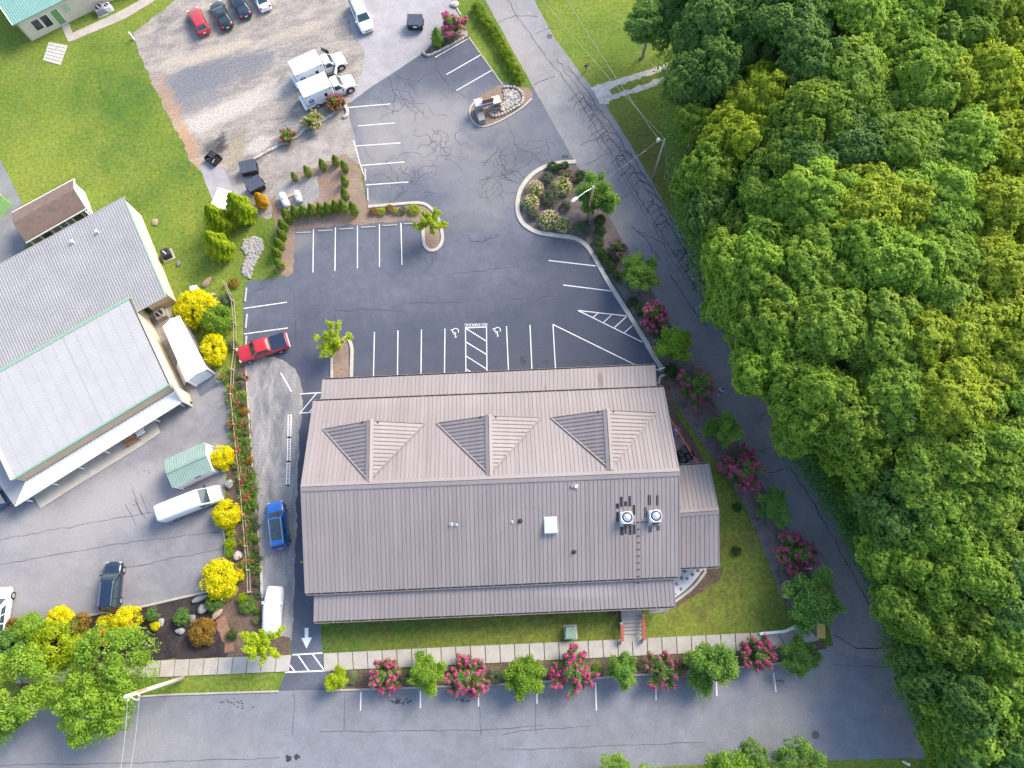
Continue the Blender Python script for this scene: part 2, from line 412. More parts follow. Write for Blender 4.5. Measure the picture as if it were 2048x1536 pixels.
plain('wall_cream', (0.66, 0.55, 0.40), 0.8, var=.06, vscale=.6, fine=.04)
plain('wall_tan', (0.60, 0.44, 0.29), 0.8, var=.06, vscale=.6, fine=.04)
plain('wall_stone', (0.30, 0.26, 0.22), 0.85, var=.2, vscale=2)
plain('galvanised', (0.30, 0.292, 0.29), 0.55, 0.1, var=.10, vscale=.35, fine=.03)
plain('membrane', (0.36, 0.352, 0.347), 0.6, 0.0, var=.06, vscale=.45, fine=.03)
plain('white_metal', (0.84, 0.84, 0.84), 0.4, 0.0, var=.03, vscale=1)
plain('white_paint', (0.80, 0.80, 0.79), 0.5, var=.05)
plain('green_trim', (0.20, 0.34, 0.24), 0.5, var=.08)
plain('green_metal', (0.25, 0.335, 0.28), 0.4, 0.2, var=.08, vscale=.7)
plain('green_roof', (0.23, 0.40, 0.34), 0.4, 0.2, var=.08, vscale=.7)
plain('green_paint', (0.15, 0.28, 0.10), 0.6, var=.06)
plain('green_box', (0.16, 0.24, 0.18), 0.5, var=.08)
plain('lime_panel', (0.30, 0.55, 0.18), 0.6, var=.06)
plain('shingle_brown', (0.165, 0.115, 0.090), 0.9, var=.18, vscale=2.2, fine=.3)
plain('siding_brown', (0.36, 0.24, 0.18), 0.7, var=.08)
plain('glass_dark', (0.03, 0.035, 0.04), 0.08, var=.2, spec=.6)
plain('glass_car', (0.035, 0.06, 0.065), 0.05, var=.2, spec=.8)
plain('glass_pale', (0.38, 0.45, 0.36), 0.2, var=.1)
plain('black_metal', (0.015, 0.015, 0.018), 0.4, 0.3, var=.2)
plain('black_plastic', (0.02, 0.02, 0.022), 0.5, var=.2)
plain('bin_lid', (0.075, 0.09, 0.125), 0.45, var=.15)
plain('tyre', (0.02, 0.02, 0.02), 0.8, var=.2)
plain('rim', (0.58, 0.58, 0.58), 0.3, 0.7, var=.05)
plain('chrome', (0.65, 0.65, 0.66), 0.2, 0.9, var=.04)
plain('steel_bright', (0.72, 0.73, 0.74), 0.3, 0.75, var=.08)
plain('car_white', (0.80, 0.80, 0.80), 0.25, var=.02, coat=.6)
plain('car_red', (0.46, 0.018, 0.025), 0.25, var=.03, coat=.7)
plain('car_dark_red', (0.40, 0.03, 0.035), 0.25, var=.03, coat=.7)
plain('car_black', (0.012, 0.014, 0.018), 0.15, var=.05, coat=.8)
plain('car_navy', (0.012, 0.022, 0.045), 0.15, var=.05, coat=.8)
plain('car_blue', (0.018, 0.12, 0.42), 0.2, var=.04, coat=.8)
plain('car_deep_blue', (0.012, 0.045, 0.13), 0.2, var=.04, coat=.8)
plain('tail_red', (0.45, 0.01, 0.015), 0.25, var=.05)
plain('lamp_clear', (0.52, 0.56, 0.58), 0.25, var=.03)
plain('ems_blue', (0.015, 0.09, 0.36), 0.4, var=.03)
plain('decal_grey', (0.42, 0.44, 0.50), 0.5, var=.05)
plain('cloth_white', (0.74, 0.75, 0.76), 0.7, var=.05, vscale=1.5)
plain('cloth_grey', (0.45, 0.47, 0.48), 0.75, var=.06)
plain('propane_white', (0.72, 0.74, 0.76), 0.35, var=.04)
plain('wood_pale', (0.36, 0.29, 0.22), 0.8, var=.2, vscale=4)
plain('wood_pole', (0.36, 0.22, 0.11), 0.85, var=.25, vscale=3)
plain('wood_grey_pole', (0.36, 0.30, 0.25), 0.85, var=.2, vscale=3)
plain('wood_pale_pole', (0.62, 0.54, 0.44), 0.85, var=.15, vscale=3)
plain('wood_brown', (0.17, 0.09, 0.055), 0.75, var=.2, vscale=4)
plain('wood_bench', (0.36, 0.16, 0.07), 0.6, var=.15, vscale=4)
plain('rail_red', (0.40, 0.09, 0.065), 0.55, var=.1)
plain('bark', (0.12, 0.095, 0.075), 0.95, var=.3, vscale=6)
plain('bark_pale', (0.26, 0.235, 0.20), 0.95, var=.25, vscale=5)
plain('stone_pale', (0.40, 0.355, 0.30), 0.9, var=.15, vscale=5, rnd=.25)
plain('stone_grey', (0.235, 0.23, 0.23), 0.9, var=.2, vscale=4, rnd=.25)
plain('stone_brown', (0.30, 0.22, 0.16), 0.9, var=.2, vscale=4, rnd=.2)
plain('flagstone', (0.22, 0.20, 0.185), 0.85, var=.15, vscale=4, rnd=.2)
plain('stucco_white', (0.60, 0.60, 0.59), 0.85, var=.06, vscale=1.5, fine=.05)
plain('yellow_paint', (0.65, 0.40, 0.02), 0.5, var=.06)
plain('wire_grey', (0.30, 0.30, 0.31), 0.6, var=.05)
plain('skin', (0.50, 0.31, 0.22), 0.6, var=.05)
plain('shirt_blue', (0.48, 0.55, 0.68), 0.8, var=.06)
plain('trousers_dark', (0.08, 0.05, 0.055), 0.85, var=.1)
plain('hair_brown', (0.06, 0.035, 0.025), 0.8, var=.2)
plain('flag_blue', (0.10, 0.12, 0.35), 0.7, var=.1)
plain('flag_red', (0.42, 0.06, 0.07), 0.7, var=.1)
plain('lavender', (0.45, 0.40, 0.62), 0.7, var=.1)
plain('sign_red', (0.45, 0.10, 0.09), 0.6, var=.1)
plain('gold_letter', (0.70, 0.50, 0.32), 0.5, var=.05)
plain('iron', (0.10, 0.09, 0.085), 0.7, 0.4, var=.2)
plain('tactile_yellow', (0.62, 0.42, 0.12), 0.7, var=.1)
# foliage
m_leaf('leaf_forest', (0.200, 0.350, 0.045), (0.390, 0.540, 0.070), (0.60, 0.67, 0.10), .55, .18)
m_leaf('leaf_forest_yellow', (0.30, 0.40, 0.035), (0.49, 0.57, 0.050), (0.66, 0.67, 0.06), .52, .1)
m_leaf('leaf_forest_dark', (0.130, 0.265, 0.060), (0.245, 0.400, 0.085), (0.33, 0.48, 0.09), .52, .15)
m_leaf('leaf_vine', (0.055, 0.165, 0.030), (0.115, 0.265, 0.045), None, .42, .12)
m_leaf('leaf_green', (0.140, 0.290, 0.045), (0.285, 0.450, 0.075), (0.38, 0.53, 0.09), .5, .12)
m_leaf('leaf_deep', (0.115, 0.265, 0.050), (0.235, 0.415, 0.080), None, .5, .12)
m_leaf('leaf_lime', (0.36, 0.50, 0.016), (0.56, 0.66, 0.030), (0.68, 0.72, 0.035), .5, .06)
m_leaf('leaf_light', (0.20, 0.37, 0.035), (0.35, 0.51, 0.050), (0.46, 0.57, 0.06), .5, .1)
m_leaf('leaf_golden', (0.74, 0.66, 0.006), (0.90, 0.84, 0.010), (0.95, 0.90, 0.02), .5, .05)
m_leaf('leaf_amber', (0.60, 0.31, 0.010), (0.78, 0.50, 0.015), None, .4, .08)
m_leaf('leaf_rust', (0.30, 0.16, 0.028), (0.42, 0.26, 0.04), (0.25, 0.29, 0.04), .4, .1)
m_leaf('leaf_arbor', (0.11, 0.21, 0.010), (0.22, 0.32, 0.014), (0.36, 0.42, 0.02), .38, .1)
m_leaf('leaf_cypress', (0.27, 0.40, 0.010), (0.46, 0.56, 0.014), (0.60, 0.64, 0.02), .45, .08)
m_leaf('leaf_box', (0.035, 0.095, 0.016), (0.075, 0.150, 0.026), None, .3, .12)
m_leaf('leaf_grey', (0.085, 0.130, 0.068), (0.155, 0.205, 0.11), None, .35, .1)
m_leaf('leaf_sage', (0.14, 0.18, 0.07), (0.23, 0.27, 0.12), (0.34, 0.24, 0.14), .3, .15)
m_leaf('leaf_dead', (0.30, 0.20, 0.09), (0.40, 0.28, 0.14), None, .2, .1)
m_leaf('petal_pink', (0.62, 0.045, 0.20), (0.82, 0.14, 0.40), (0.70, 0.08, 0.45), .45, .12)
m_leaf('petal_red', (0.46, 0.03, 0.075), (0.66, 0.13, 0.15), None, .35, .2)
m_leaf('petal_cream', (0.55, 0.36, 0.20), (0.74, 0.57, 0.36), None, .3, .08)
m_leaf('petal_mauve', (0.30, 0.06, 0.16), (0.44, 0.13, 0.26), None, .35, .1)
# ================================================================== GROUND AND PAVING
mesh_obj('ground', [(-700, -700, 0), (700, -700, 0), (700, 900, 0), (-700, 900, 0)], [(0, 1, 2, 3)], 'grass')['kind'] = 'structure'
sheet('gravel_yard', [(264, 68), (300, 40), (365, -10), (720, -10), (760, 60), (770, 150), (697, 208), (716, 240), (716, 300), (718, 330), (690, 340), (610, 360), (560, 380), (540, 440), (470, 420), (430, 385), (398, 338), (380, 320), (366, 285), (330, 220), (290, 135)],
      'gravel_tan', .005, .10, 1, step=.45)
sheet('service_drive', [(686, -20), (905, -20), (912, 18), (938, 72), (850, 120), (760, 180), (700, 208), (722, 150), (730, 105), (704, 60)], 'pale_asphalt', .009, .04, 2, step=.6)
sheet('access_path', [(700, 228), (712, 250), (700, 290), (672, 305), (600, 335), (520, 352), (505, 340), (540, 325), (610, 285), (660, 255)], 'gravel_path', .013, .08, 3)
sheet('burn_pad', [(398, 335), (424, 318), (452, 346), (465, 372), (500, 378), (520, 396), (470, 408), (438, 402), (424, 398)], 'pale_asphalt', .0115, .06, 4)
sheet('yard_drive', [(-60, 300), (0, 318), (18, 355), (42, 400), (60, 470), (40, 520), (-60, 560)], 'yard_asphalt', .006, .03, 5)
sheet('neighbour_lot', [(-150, 1290), (-150, 900), (0, 880), (330, 740), (392, 742), (438, 742), (456, 790), (468, 870), (452, 940), (448, 1010), (447, 1060), (446, 1120), (440, 1160), (404, 1184), (290, 1210), (160, 1232), (0, 1280)], 'yard_asphalt', .006, .02, 6, step=1)
sheet('street', [(-300, 1440), (0, 1415), (110, 1403), (240, 1396), (330, 1388), (557, 1381), (1000, 1367), (1300, 1347), (1560, 1325), (1640, 1296), (1668, 1290), (1860, 1290), (1960, 1430), (2300, 1440), (2300, 1525), (1860, 1520), (1820, 1516), (1630, 1521), (1340, 1532), (1000, 1560), (400, 1590), (-300, 1640)], 'street_asphalt', .006, .03, 7, step=1)
sheet('side_road', [(930, -70), (970, 0), (1068, 178), (1150, 325), (1230, 455), (1320, 612), (1415, 785), (1500, 930), (1572, 1050), (1622, 1150), (1654, 1235), (1668, 1300), (1800, 1335), (1880, 1330), (1800, 1200), (1720, 1070), (1652, 950), (1600, 865), (1500, 690), (1412, 540), (1330, 410), (1262, 290), (1205, 200), (1168, 155), (1112, 80), (1068, 0), (1030, -70)], 'old_asphalt', .011, .03, 8, step=1)
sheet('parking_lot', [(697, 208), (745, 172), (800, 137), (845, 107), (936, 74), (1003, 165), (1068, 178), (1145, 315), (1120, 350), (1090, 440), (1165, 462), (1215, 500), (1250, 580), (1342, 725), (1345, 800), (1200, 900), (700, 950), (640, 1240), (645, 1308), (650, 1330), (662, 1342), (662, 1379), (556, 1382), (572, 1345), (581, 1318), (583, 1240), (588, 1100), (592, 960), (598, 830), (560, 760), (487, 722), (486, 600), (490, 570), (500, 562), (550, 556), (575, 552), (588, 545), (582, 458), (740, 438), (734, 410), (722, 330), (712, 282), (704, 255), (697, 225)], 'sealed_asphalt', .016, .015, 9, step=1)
sheet('gravel_rim', [(484, 722), (545, 714), (574, 725), (596, 746), (605, 775), (603, 830), (597, 900), (594, 960), (591, 1100), (587, 1230), (584, 1282), (518, 1276), (516, 1150), (509, 1000), (496, 850)], 'gravel_path', .0193, .09, 101)
sheet('gravel_strip', [(492, 728), (545, 719), (570, 730), (590, 750), (599, 775), (598, 830), (593, 900), (590, 960), (588, 1100), (584, 1230), (581, 1275), (524, 1270), (521, 1150), (513, 1000), (501, 850)], 'gravel_grey', .021, .07, 10)
sheet('pull_off', [(1182, 176), (1196, 168), (1212, 172), (1222, 190), (1214, 208), (1200, 206)], 'gravel_white', .0135, .1, 11)
sheet('drive_track', [(1196, 169), (1240, 158), (1300, 138), (1420, 100), (1424, 110), (1300, 150), (1250, 168), (1212, 182)], 'gravel_white', .017, .09, 12)
sheet('drive_track', [(1206, 206), (1218, 192), (1260, 178), (1300, 163), (1420, 124), (1424, 136), (1300, 176), (1250, 192)], 'gravel_white', .017, .09, 13)
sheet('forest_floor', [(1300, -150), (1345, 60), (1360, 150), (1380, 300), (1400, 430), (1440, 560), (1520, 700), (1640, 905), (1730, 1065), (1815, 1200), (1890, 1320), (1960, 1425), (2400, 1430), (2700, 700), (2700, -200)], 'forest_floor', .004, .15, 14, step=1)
# planting beds (each an own sheet of mulch)
sheet('mulch_bed', [(600, 345), (690, 308), (716, 325), (726, 372), (736, 412), (738, 420), (850, 406), (880, 440), (886, 480), (872, 500), (854, 501), (845, 485), (843, 446), (830, 440), (590, 459), (588, 546), (575, 554), (555, 545), (552, 500), (549, 455), (543, 400), (560, 372)], 'pine_straw', .024, .07, 15)
sheet('gravel_patch', [(548, 378), (590, 358), (634, 352), (640, 392), (612, 414), (580, 420), (556, 416)], 'gravel_grey', .028, .07, 16)
sheet('mulch_bed', [(452, 744), (490, 728), (496, 790), (502, 860), (514, 1000), (522, 1150), (526, 1262), (582, 1276), (580, 1309), (455, 1314), (440, 1250), (424, 1188), (444, 1164), (450, 1110), (450, 1010), (456, 940), (470, 870)], 'mulch_brown', .024, .06, 17)
sheet('mulch_bed', [(-150, 1310), (0, 1281), (160, 1234), (290, 1211), (404, 1185), (424, 1190), (446, 1250), (458, 1300), (452, 1314), (80, 1330), (-150, 1345)], 'mulch_black', .028, .05, 18)
sheet('clay_patch', [(432, 1240), (450, 1232), (462, 1262), (468, 1300), (452, 1308), (444, 1278)], 'red_clay', .032, .10, 181)
sheet('mulch_bed', [(660, 1343), (1000, 1327), (1400, 1306), (1560, 1296), (1646, 1282), (1652, 1296), (1640, 1300), (1560, 1325), (1300, 1347), (1000, 1367), (664, 1380)], 'mulch_brown', .026, .04, 19)
sheet('mulch_bed', [(1060, 345), (1100, 332), (1150, 326), (1232, 458), (1322, 614), (1416, 786), (1502, 932), (1574, 1052), (1623, 1152), (1645, 1230), (1640, 1275), (1600, 1252), (1562, 1195), (1512, 1060), (1462, 965), (1402, 885), (1345, 800), (1322, 735), (1262, 620), (1215, 545), (1190, 512), (1170, 492), (1090, 470), (1050, 452), (1034, 420), (1040, 380)], 'mulch_grey', .026, .03, 20)
sheet('mulch_bed', [(1318, 752), (1334, 752), (1346, 800), (1352, 830), (1374, 860), (1400, 905), (1412, 935), (1370, 940), (1340, 850)], 'mulch_brown', .030, .05, 21)
sheet('mulch_bed', [(1436, 1138), (1444, 1140), (1440, 1160), (1404, 1182), (1350, 1214), (1330, 1218), (1330, 1100)], 'mulch_brown', .030, .05, 22)
sheet('mulch_bed', [(845, 106), (858, 96), (872, 82), (905, 70), (935, 68), (938, 76), (900, 96), (862, 112)], 'mulch_brown', .030, .05, 23)
sheet('gravel_patch', [(1298, 1215), (1340, 1212), (1336, 1224), (1300, 1228)], 'gravel_grey', .034, .05, 24)
sheet('mulch_bed', [(296, 630), (340, 600), (350, 660), (372, 740), (392, 800), (376, 812), (340, 720)], 'gravel_path', .012, .06, 25)
sheet('side_pad', [(388, 766), (424, 742), (436, 772), (400, 794)], 'sealed_asphalt', .014, .01, 26)
sheet('shop_walk', [(60, 980), (300, 838), (312, 842), (321, 866), (273, 899), (150, 974), (82, 1017)], 'kerb_concrete', .12, 0, 27, thick=.12)
sheet('house_path', [(122, 50), (136, 44), (146, 66), (230, 28), (300, -10), (330, -10), (250, 38), (150, 80), (137, 84)], 'concrete_old', .05, .02, 28, thick=.05)
# small verge in front of the sign
# ---- sidewalk panels
def lerp2(pl, t):
    L = [0]
    for a, b in zip(pl, pl[1:]): L.append(L[-1] + math.dist(a, b))
    d = t * L[-1]
    for i in range(len(pl) - 1):
        if d <= L[i + 1] + 1e-9:
            k = (d - L[i]) / (L[i + 1] - L[i]); return (pl[i][0] + (pl[i + 1][0] - pl[i][0]) * k, pl[i][1] + (pl[i + 1][1] - pl[i][1]) * k)
    return pl[-1]
def sidewalk(runs, z=.12):
    root = thing('sidewalk', None, None); root['kind'] = 'structure'
    for top, bot, n, mats in runs:
        for i in range(n):
            g = .028 / n
            q = [lerp2(top, i / n + g), lerp2(top, (i + 1) / n - g), lerp2(bot, (i + 1) / n - g), lerp2(bot, i / n + g)]
            dz = random.Random(i * 7 + n).uniform(-.008, .008)
            pts = [at(x, y, z) for x, y in reversed(q)]; pts = [Vector((p.x, p.y, z + dz)) for p in pts]
            mb = MB(); mb.slab(pts, z - .002); mb.build('paving_slab', mats(i), root)
        # joint bed between the slabs
    return root
sidewalk([([(646, 1307), (900, 1294), (1240, 1279), (1500, 1266)], [(647.5, 1341.5), (900, 1330), (1243, 1313), (1502, 1300)], 29, lambda i: 'concrete'),
          ([(1500.8, 1266), (1560, 1264), (1606, 1246)], [(1502.8, 1300), (1570, 1296), (1640, 1280)], 4, lambda i: 'concrete')])
sidewalk([([(30, 1333), (320, 1321), (500, 1313), (583, 1310)], [(30, 1367), (320, 1354), (500, 1346), (578, 1342.5)], 19, lambda i: 'concrete_old' if i < 14 else 'concrete')])
# corner ramp with tactile pad
tp = at(1642, 1262, .03)
mb = MB(); mb.box(-.45, .45, -.75, .75, .0, .045, Matrix.Translation((tp.x, tp.y, 0)) @ Matrix.Rotation(R(-5), 4, 'Z'))
tag(mb.build('tactile_pad', 'tactile_yellow'), 'yellow tactile paving pad at the street corner ramp', 'tactile pad')
# ---- kerbs
def kerb(pix, w, h, label, smooth=3, mat='kerb_concrete', closed=False, cat='kerb', name='kerb'):
    pts = [at(x, y, h) for x, y in pix]
    pts = smooth_closed(pts, smooth) if closed else smooth_open(pts, smooth)
    mb = MB(); ribbon(mb, pts, w, 0, h, closed)
    return tag(mb.build(name, mat), label, cat)
kerb([(1152, 323), (1120, 325), (1090, 333), (1062, 350), (1042, 377), (1035, 405), (1037, 430), (1050, 450), (1075, 464), (1110, 470), (1150, 476), (1172, 490), (1188, 512), (1210, 552), (1240, 600), (1278, 660), (1312, 718), (1328, 742)], .55, .15, 'long curved concrete kerb round the flowering corner bed', cat='kerb')
kerb([(736, 413), (780, 409), (836, 405), (858, 413), (874, 432), (883, 460), (884, 482), (874, 497), (860, 500), (849, 490), (846, 470), (845, 445)], .40, .15, 'concrete kerb looping round the island with one lime sapling')
kerb([(663, 756), (663, 735), (663, 715)], .30, .15, 'short straight kerb left of the sapling by the roof', 1)
kerb([(702, 754), (703, 720), (703, 695), (698, 680), (690, 672)], .40, .15, 'hooked concrete kerb beside the sapling by the roof')
sheet('mulch_bed', [(666, 757), (666, 690), (688, 672), (698, 690), (698, 757)], 'pine_straw', .06, .03, 29)
kerb([(557, 1383), (330, 1390), (240, 1397), (110, 1405), (0, 1417)], .18, .13, 'grey street kerb along the grass verge', 2, 'concrete_old')
kerb([(668, 1381), (1000, 1368.5), (1300, 1348.5), (1560, 1326.5), (1636, 1304)], .20, .13, 'grey street kerb along the row of flowering trees', 2, 'concrete_old')
kerb([(440, 1168), (425, 1180), (404, 1186), (350, 1198), (290, 1212), (235, 1222), (160, 1234), (60, 1264)], .25, .14, 'pale kerb between the asphalt lot and black mulch bed', 2, 'concrete_old')
kerb([(446, 1060), (450, 1090), (448, 1130), (442, 1160)], .22, .14, 'short kerb at the lot edge by the yellow shrubs', 2, 'concrete_old')
kerb([(938, 75), (1003, 166), (1010, 176)], .14, .07, 'thin pale edging between parking stalls and hedge lawn', 2)
kerb([(905, -5), (914, 16), (922, 30)], .2, .1, 'short edging stub beside the service drive', 2)
# white low wall at the corner lawn
pts = [at(x, y, .4) for x, y in [(1520, 1268), (1548, 1265), (1570, 1263), (1585, 1257), (1603, 1249)]]
mb = MB(); ribbon(mb, pts, .28, 0, .42); tag(mb.build('retaining_wall', 'white_paint'), 'low white retaining wall along the corner lawn', 'wall')
# ---- wheel stops
def wheel_stop(px, py, ang, label, group):
    p = at(px, py, .1); mb = MB()
    rings = []
    for x, s in ((-.9, .8), (-.86, 1), (.86, 1), (.9, .8)):
        rings.append([(x, -.1 * s, 0), (x, .1 * s, 0), (x, .085 * s, .07), (x, .05 * s, .13 * s), (x, -.05 * s, .13 * s), (x, -.085 * s, .07)])
    mb.loft([list(reversed(r)) for r in rings])
    o = mb.build('wheel_stop', 'kerb_concrete'); o.location = (p.x, p.y, .016); o.rotation_euler = (0, 0, ang)
    tag(o, label, 'wheel stop', group)
for x, y in [(606, 465), (650, 461), (692, 457.5), (736, 454), (779, 450.5), (822, 447)]:
    wheel_stop(x, y, R(3.5), 'pale concrete wheel stop in the stall row below the arborvitae bed', 'wheel stops of the arborvitae row')
for x, y in [(491, 589), (492, 642), (491, 686)]:
    wheel_stop(x, y, R(90), 'upright pale concrete wheel stop in the stalls by the rail fence', 'wheel stops by the rail fence')
for x, y in [(730, 350), (735, 389)]:
    wheel_stop(x, y, R(94), 'pale concrete wheel stop beside the pine straw bank', 'wheel stops by the straw bank')
# ---- painted markings
mk = MB(); ZM = .022
LW = .11
lines = [((627, 458), (626, 545)), ((671, 455), (670, 542)), ((715, 452), (715, 537)), ((759, 448), (759, 534)), ((802, 446), (804, 530)),
 ((487, 617), (574, 604.5)), ((488, 668), (576, 656)),
 ((697, 215), (780, 208)), ((716, 252), (790, 246)), ((712, 292), (801, 286)), ((722, 331), (809, 324)), ((732, 370), (817, 364)), ((707, 281), (722, 333)), ((722, 333), (729, 352)),
 ((870, 115), (940, 75)), ((893, 149), (963, 109)), ((913, 181), (983, 141)),
 ((1097, 521), (1192, 532)), ((1126, 570), (1222, 582)), ((1156, 621), (1253, 632)), ((1156, 621), (1284, 684)),
 ((1186, 635), (1196, 626)), ((1207, 645), (1223, 630)), ((1229, 655), (1253, 633)), ((1249, 665), (1265, 651)),
 ((749, 664), (747, 752)), ((796, 661), (795, 750)), ((843, 659), (842, 749)), ((890, 657), (889, 747)),
 ((931, 656), (932, 746)), ((973, 654), (974, 744)), ((930, 656), (974, 654)), ((932, 657), (972, 682)), ((932, 684), (973, 709)), ((932, 712), (973, 738)), ((932, 738), (945, 746)),
 ((1013, 652), (1017, 743)), ((1060, 650), (1064, 741)), ((1106, 649), (1111, 739)), ((1106, 649), (1275, 732)),
 ((600, 788), (645, 785)), ((598, 826), (640, 824.5)), ((600, 826), (633, 787)), ((618, 825), (648, 790)),
 ((585, 1309.5), (645, 1306)), ((570, 1344.5), (661, 1341)), ((596, 1310), (618, 1342)), ((625, 1308), (649, 1341)), ((580, 1330), (590, 1343)),
 ]
for a, b in lines: stripe(mk, at(*a), at(*b), LW * (1.25 if a[1] > 1300 else 1), ZM + (.0006 * (len(mk.f) % 5)))
def poly_mark(mb, pts, z):
    pts = [Vector((p[0], p[1], z)) for p in pts]
    for t in tessellate_polygon([pts]):
        a, b, c = (pts[i] for i in t)
        mb.add([a, b, c] if (b - a).cross(c - a).z > 0 else [a, c, b], [(0, 1, 2)])
poly_mark(mk, [at(*p) for p in [(609.5, 1256), (617, 1255.5), (617, 1275), (624, 1275), (613, 1297), (603, 1276), (609.5, 1275.5)]], ZM)
mo = mk.build('stall_lines', 'road_paint', bpy.data.objects['parking_lot'])
# lettering and wheelchair symbols, upside down seen from the camera like the photo
def text_mesh(name, body, size, mat, parent=None, align='CENTER', extrude=0.0):
    cu = bpy.data.curves.new(name, 'FONT'); cu.body = body; cu.size = size; cu.align_x = align; cu.align_y = 'CENTER'; cu.extrude = extrude; cu.resolution_u = 2
    to = bpy.data.objects.new('t', cu); COL.objects.link(to)
    dg = bpy.context.evaluated_depsgraph_get(); me = bpy.data.meshes.new_from_object(to.evaluated_get(dg)); me.name = name
    bpy.data.objects.remove(to); bpy.data.curves.remove(cu)
    me.materials.clear()
    return link(name, me, mat, parent)
t = text_mesh('no_parking_lettering', 'NO PARKING', .62, 'road_paint', bpy.data.objects['parking_lot'])
p = at(952, 649.5); t.location = (p.x, p.y, ZM); t.rotation_euler = (0, 0, R(182)); t.scale = (.72, .95, 1)
def arc(cx, cy, r, a0, a1, n=10): return [(cx + r * math.cos(R(a0 + (a1 - a0) * i / n)), cy + r * math.sin(R(a0 + (a1 - a0) * i / n))) for i in range(n + 1)]
def wheelchair(px, py):
    mb = MB(); k = [0]
    def pl(pts, w=.085):
        for a, b in zip(pts, pts[1:]):
            a, b = Vector(a + (0,)), Vector(b + (0,)); d = (b - a).normalized() * w * .35
            k[0] += 1
            stripe(mb, a - d, b + d, w, .0003 * k[0] + .001)
    pl(arc(0, -.18, .36, 150, 385)); pl([(-.02, .42), (.0, .02), (.28, .02), (.42, -.36), (.56, -.30)]); pl([(.0, .22), (.24, .22)])
    poly_mark(mb, [Vector((x, y)) for x, y in arc(-.03, .58, .11, 0, 330, 9)], .003)
    o = mb.build('wheelchair_symbol', 'road_paint', bpy.data.objects['parking_lot'])
    p = at(px, py); o.location = (p.x, p.y, ZM); o.rotation_euler = (0, 0, R(180)); o.scale = (1, .95, 1)
wheelchair(911, 665); wheelchair(995, 663)
mk2 = MB()
for a, b in [((722, 1384), (721, 1421)), ((841, 1382), (841, 1416)), ((957, 1380), (957, 1413)), ((1074, 1374), (1074, 1407)), ((1191, 1366), (1193, 1421)), ((1312, 1358), (1312, 1400)), ((1432, 1350), (1434, 1392)), ((1547, 1345), (1552, 1384))]:
    stripe(mk2, at(*a), at(*b), .13, .012)
mk2.build('parking_ticks', 'road_paint', bpy.data.objects['street'])
# lone painted board line on the gravel
mk3 = MB(); stripe(mk3, at(562, 746), at(583, 783), .16, .027); mk3.build('painted_line', 'road_paint', bpy.data.objects['gravel_strip'])
# ---- sealed cracks
rg = random.Random(11)
def wiggle(pix, amp=2.0, step=9):
    out = []
    for a, b in zip(pix, pix[1:]):
        n = max(1, int(math.dist(a, b) / step))
        for i in range(n):
            t = i / n; out.append((a[0] + (b[0] - a[0]) * t + rg.gauss(0, amp), a[1] + (b[1] - a[1]) * t + rg.gauss(0, amp)))
    out.append(pix[-1]); return out
CK = {'parking_lot': MB(), 'side_road': MB(), 'street': MB(), 'neighbour_lot': MB()}
CZ = {'parking_lot': .0195, 'side_road': .0145, 'street': .0095, 'neighbour_lot': .0095}
def crack(where, pix, amp=2.0, w=.07, step=9):
    pts = [at(x, y) for x, y in wiggle(pix, amp, step)]; mb = CK[where]; z = CZ[where] + rg.uniform(0, .0012)
    L = []; 
    for i, p in enumerate(pts):
        d = pts[min(i + 1, len(pts) - 1)] - pts[max(i - 1, 0)]
        n = Vector((-d.y, d.x, 0)); n = n.normalized() if n.length > 1e-6 else Vector((1, 0, 0))
        ww = w * rg.uniform(.6, 1.2) / 2; L.append((Vector((p.x, p.y, z)) - n * ww, Vector((p.x, p.y, z)) + n * ww))
    k = len(mb.v); mb.v += [tuple(q) for pr in L for q in pr]
    for i in range(len(L) - 1): mb.f.append((k + 2 * i, k + 2 * i + 2, k + 2 * i + 3, k + 2 * i + 1))
road1 = [(1017, 0), (1035, 35), (1075, 90), (1140, 175), (1200, 270), (1250, 350), (1300, 430), (1400, 590), (1470, 700), (1500, 760)]
road2 = [(1113, 118), (1160, 185), (1200, 245), (1260, 330), (1310, 405), (1370, 500), (1460, 650), (1540, 790)]
road3 = [(1135, 130), (1165, 172), (1215, 240), (1275, 330), (1335, 425), (1420, 560), (1490, 680), (1560, 800)]
crack('side_road', road1, 1, .09); crack('side_road', road2, 1.2, .09); crack('side_road', road3, 1.2, .10)
crack('side_road', [(1180, 260), (1235, 340), (1290, 425), (1370, 560)], 2, .06)
crack('side_road', [(1580, 936), (1630, 1010), (1690, 1120), (1745, 1220), (1800, 1290)], 1.2, .09)
crack('side_road', [(1600, 890), (1660, 975), (1720, 1090), (1780, 1195)], 1.2, .12); crack('side_road', [(1625, 900), (1700, 1010), (1780, 1150), (1800, 1210)], 1.2, .10)
crack('side_road', [(1668, 1270), (1712, 1296), (1800, 1296)], 1, .11); crack('side_road', [(1655, 960), (1650, 970)], 1, .2)
for i in range(64):
    t = rg.random() ** .9; a = lerp2(road2, t); b = lerp2(road3, min(1, t + rg.uniform(-.01, .03))); crack('side_road', [a, b], 1.5, .075, 6)
for i in range(95):
    t = .10 + rg.random() * .66; a = lerp2(road2, t); d = rg.uniform(6, 26); b = (a[0] - d * .8 + rg.uniform(-5, 5), a[1] + d * .35 + rg.uniform(-6, 8)); c = (b[0] + rg.uniform(-9, 9), b[1] + rg.uniform(2, 12))
    crack('side_road', [a, b, c], 1.6, .07, 5)
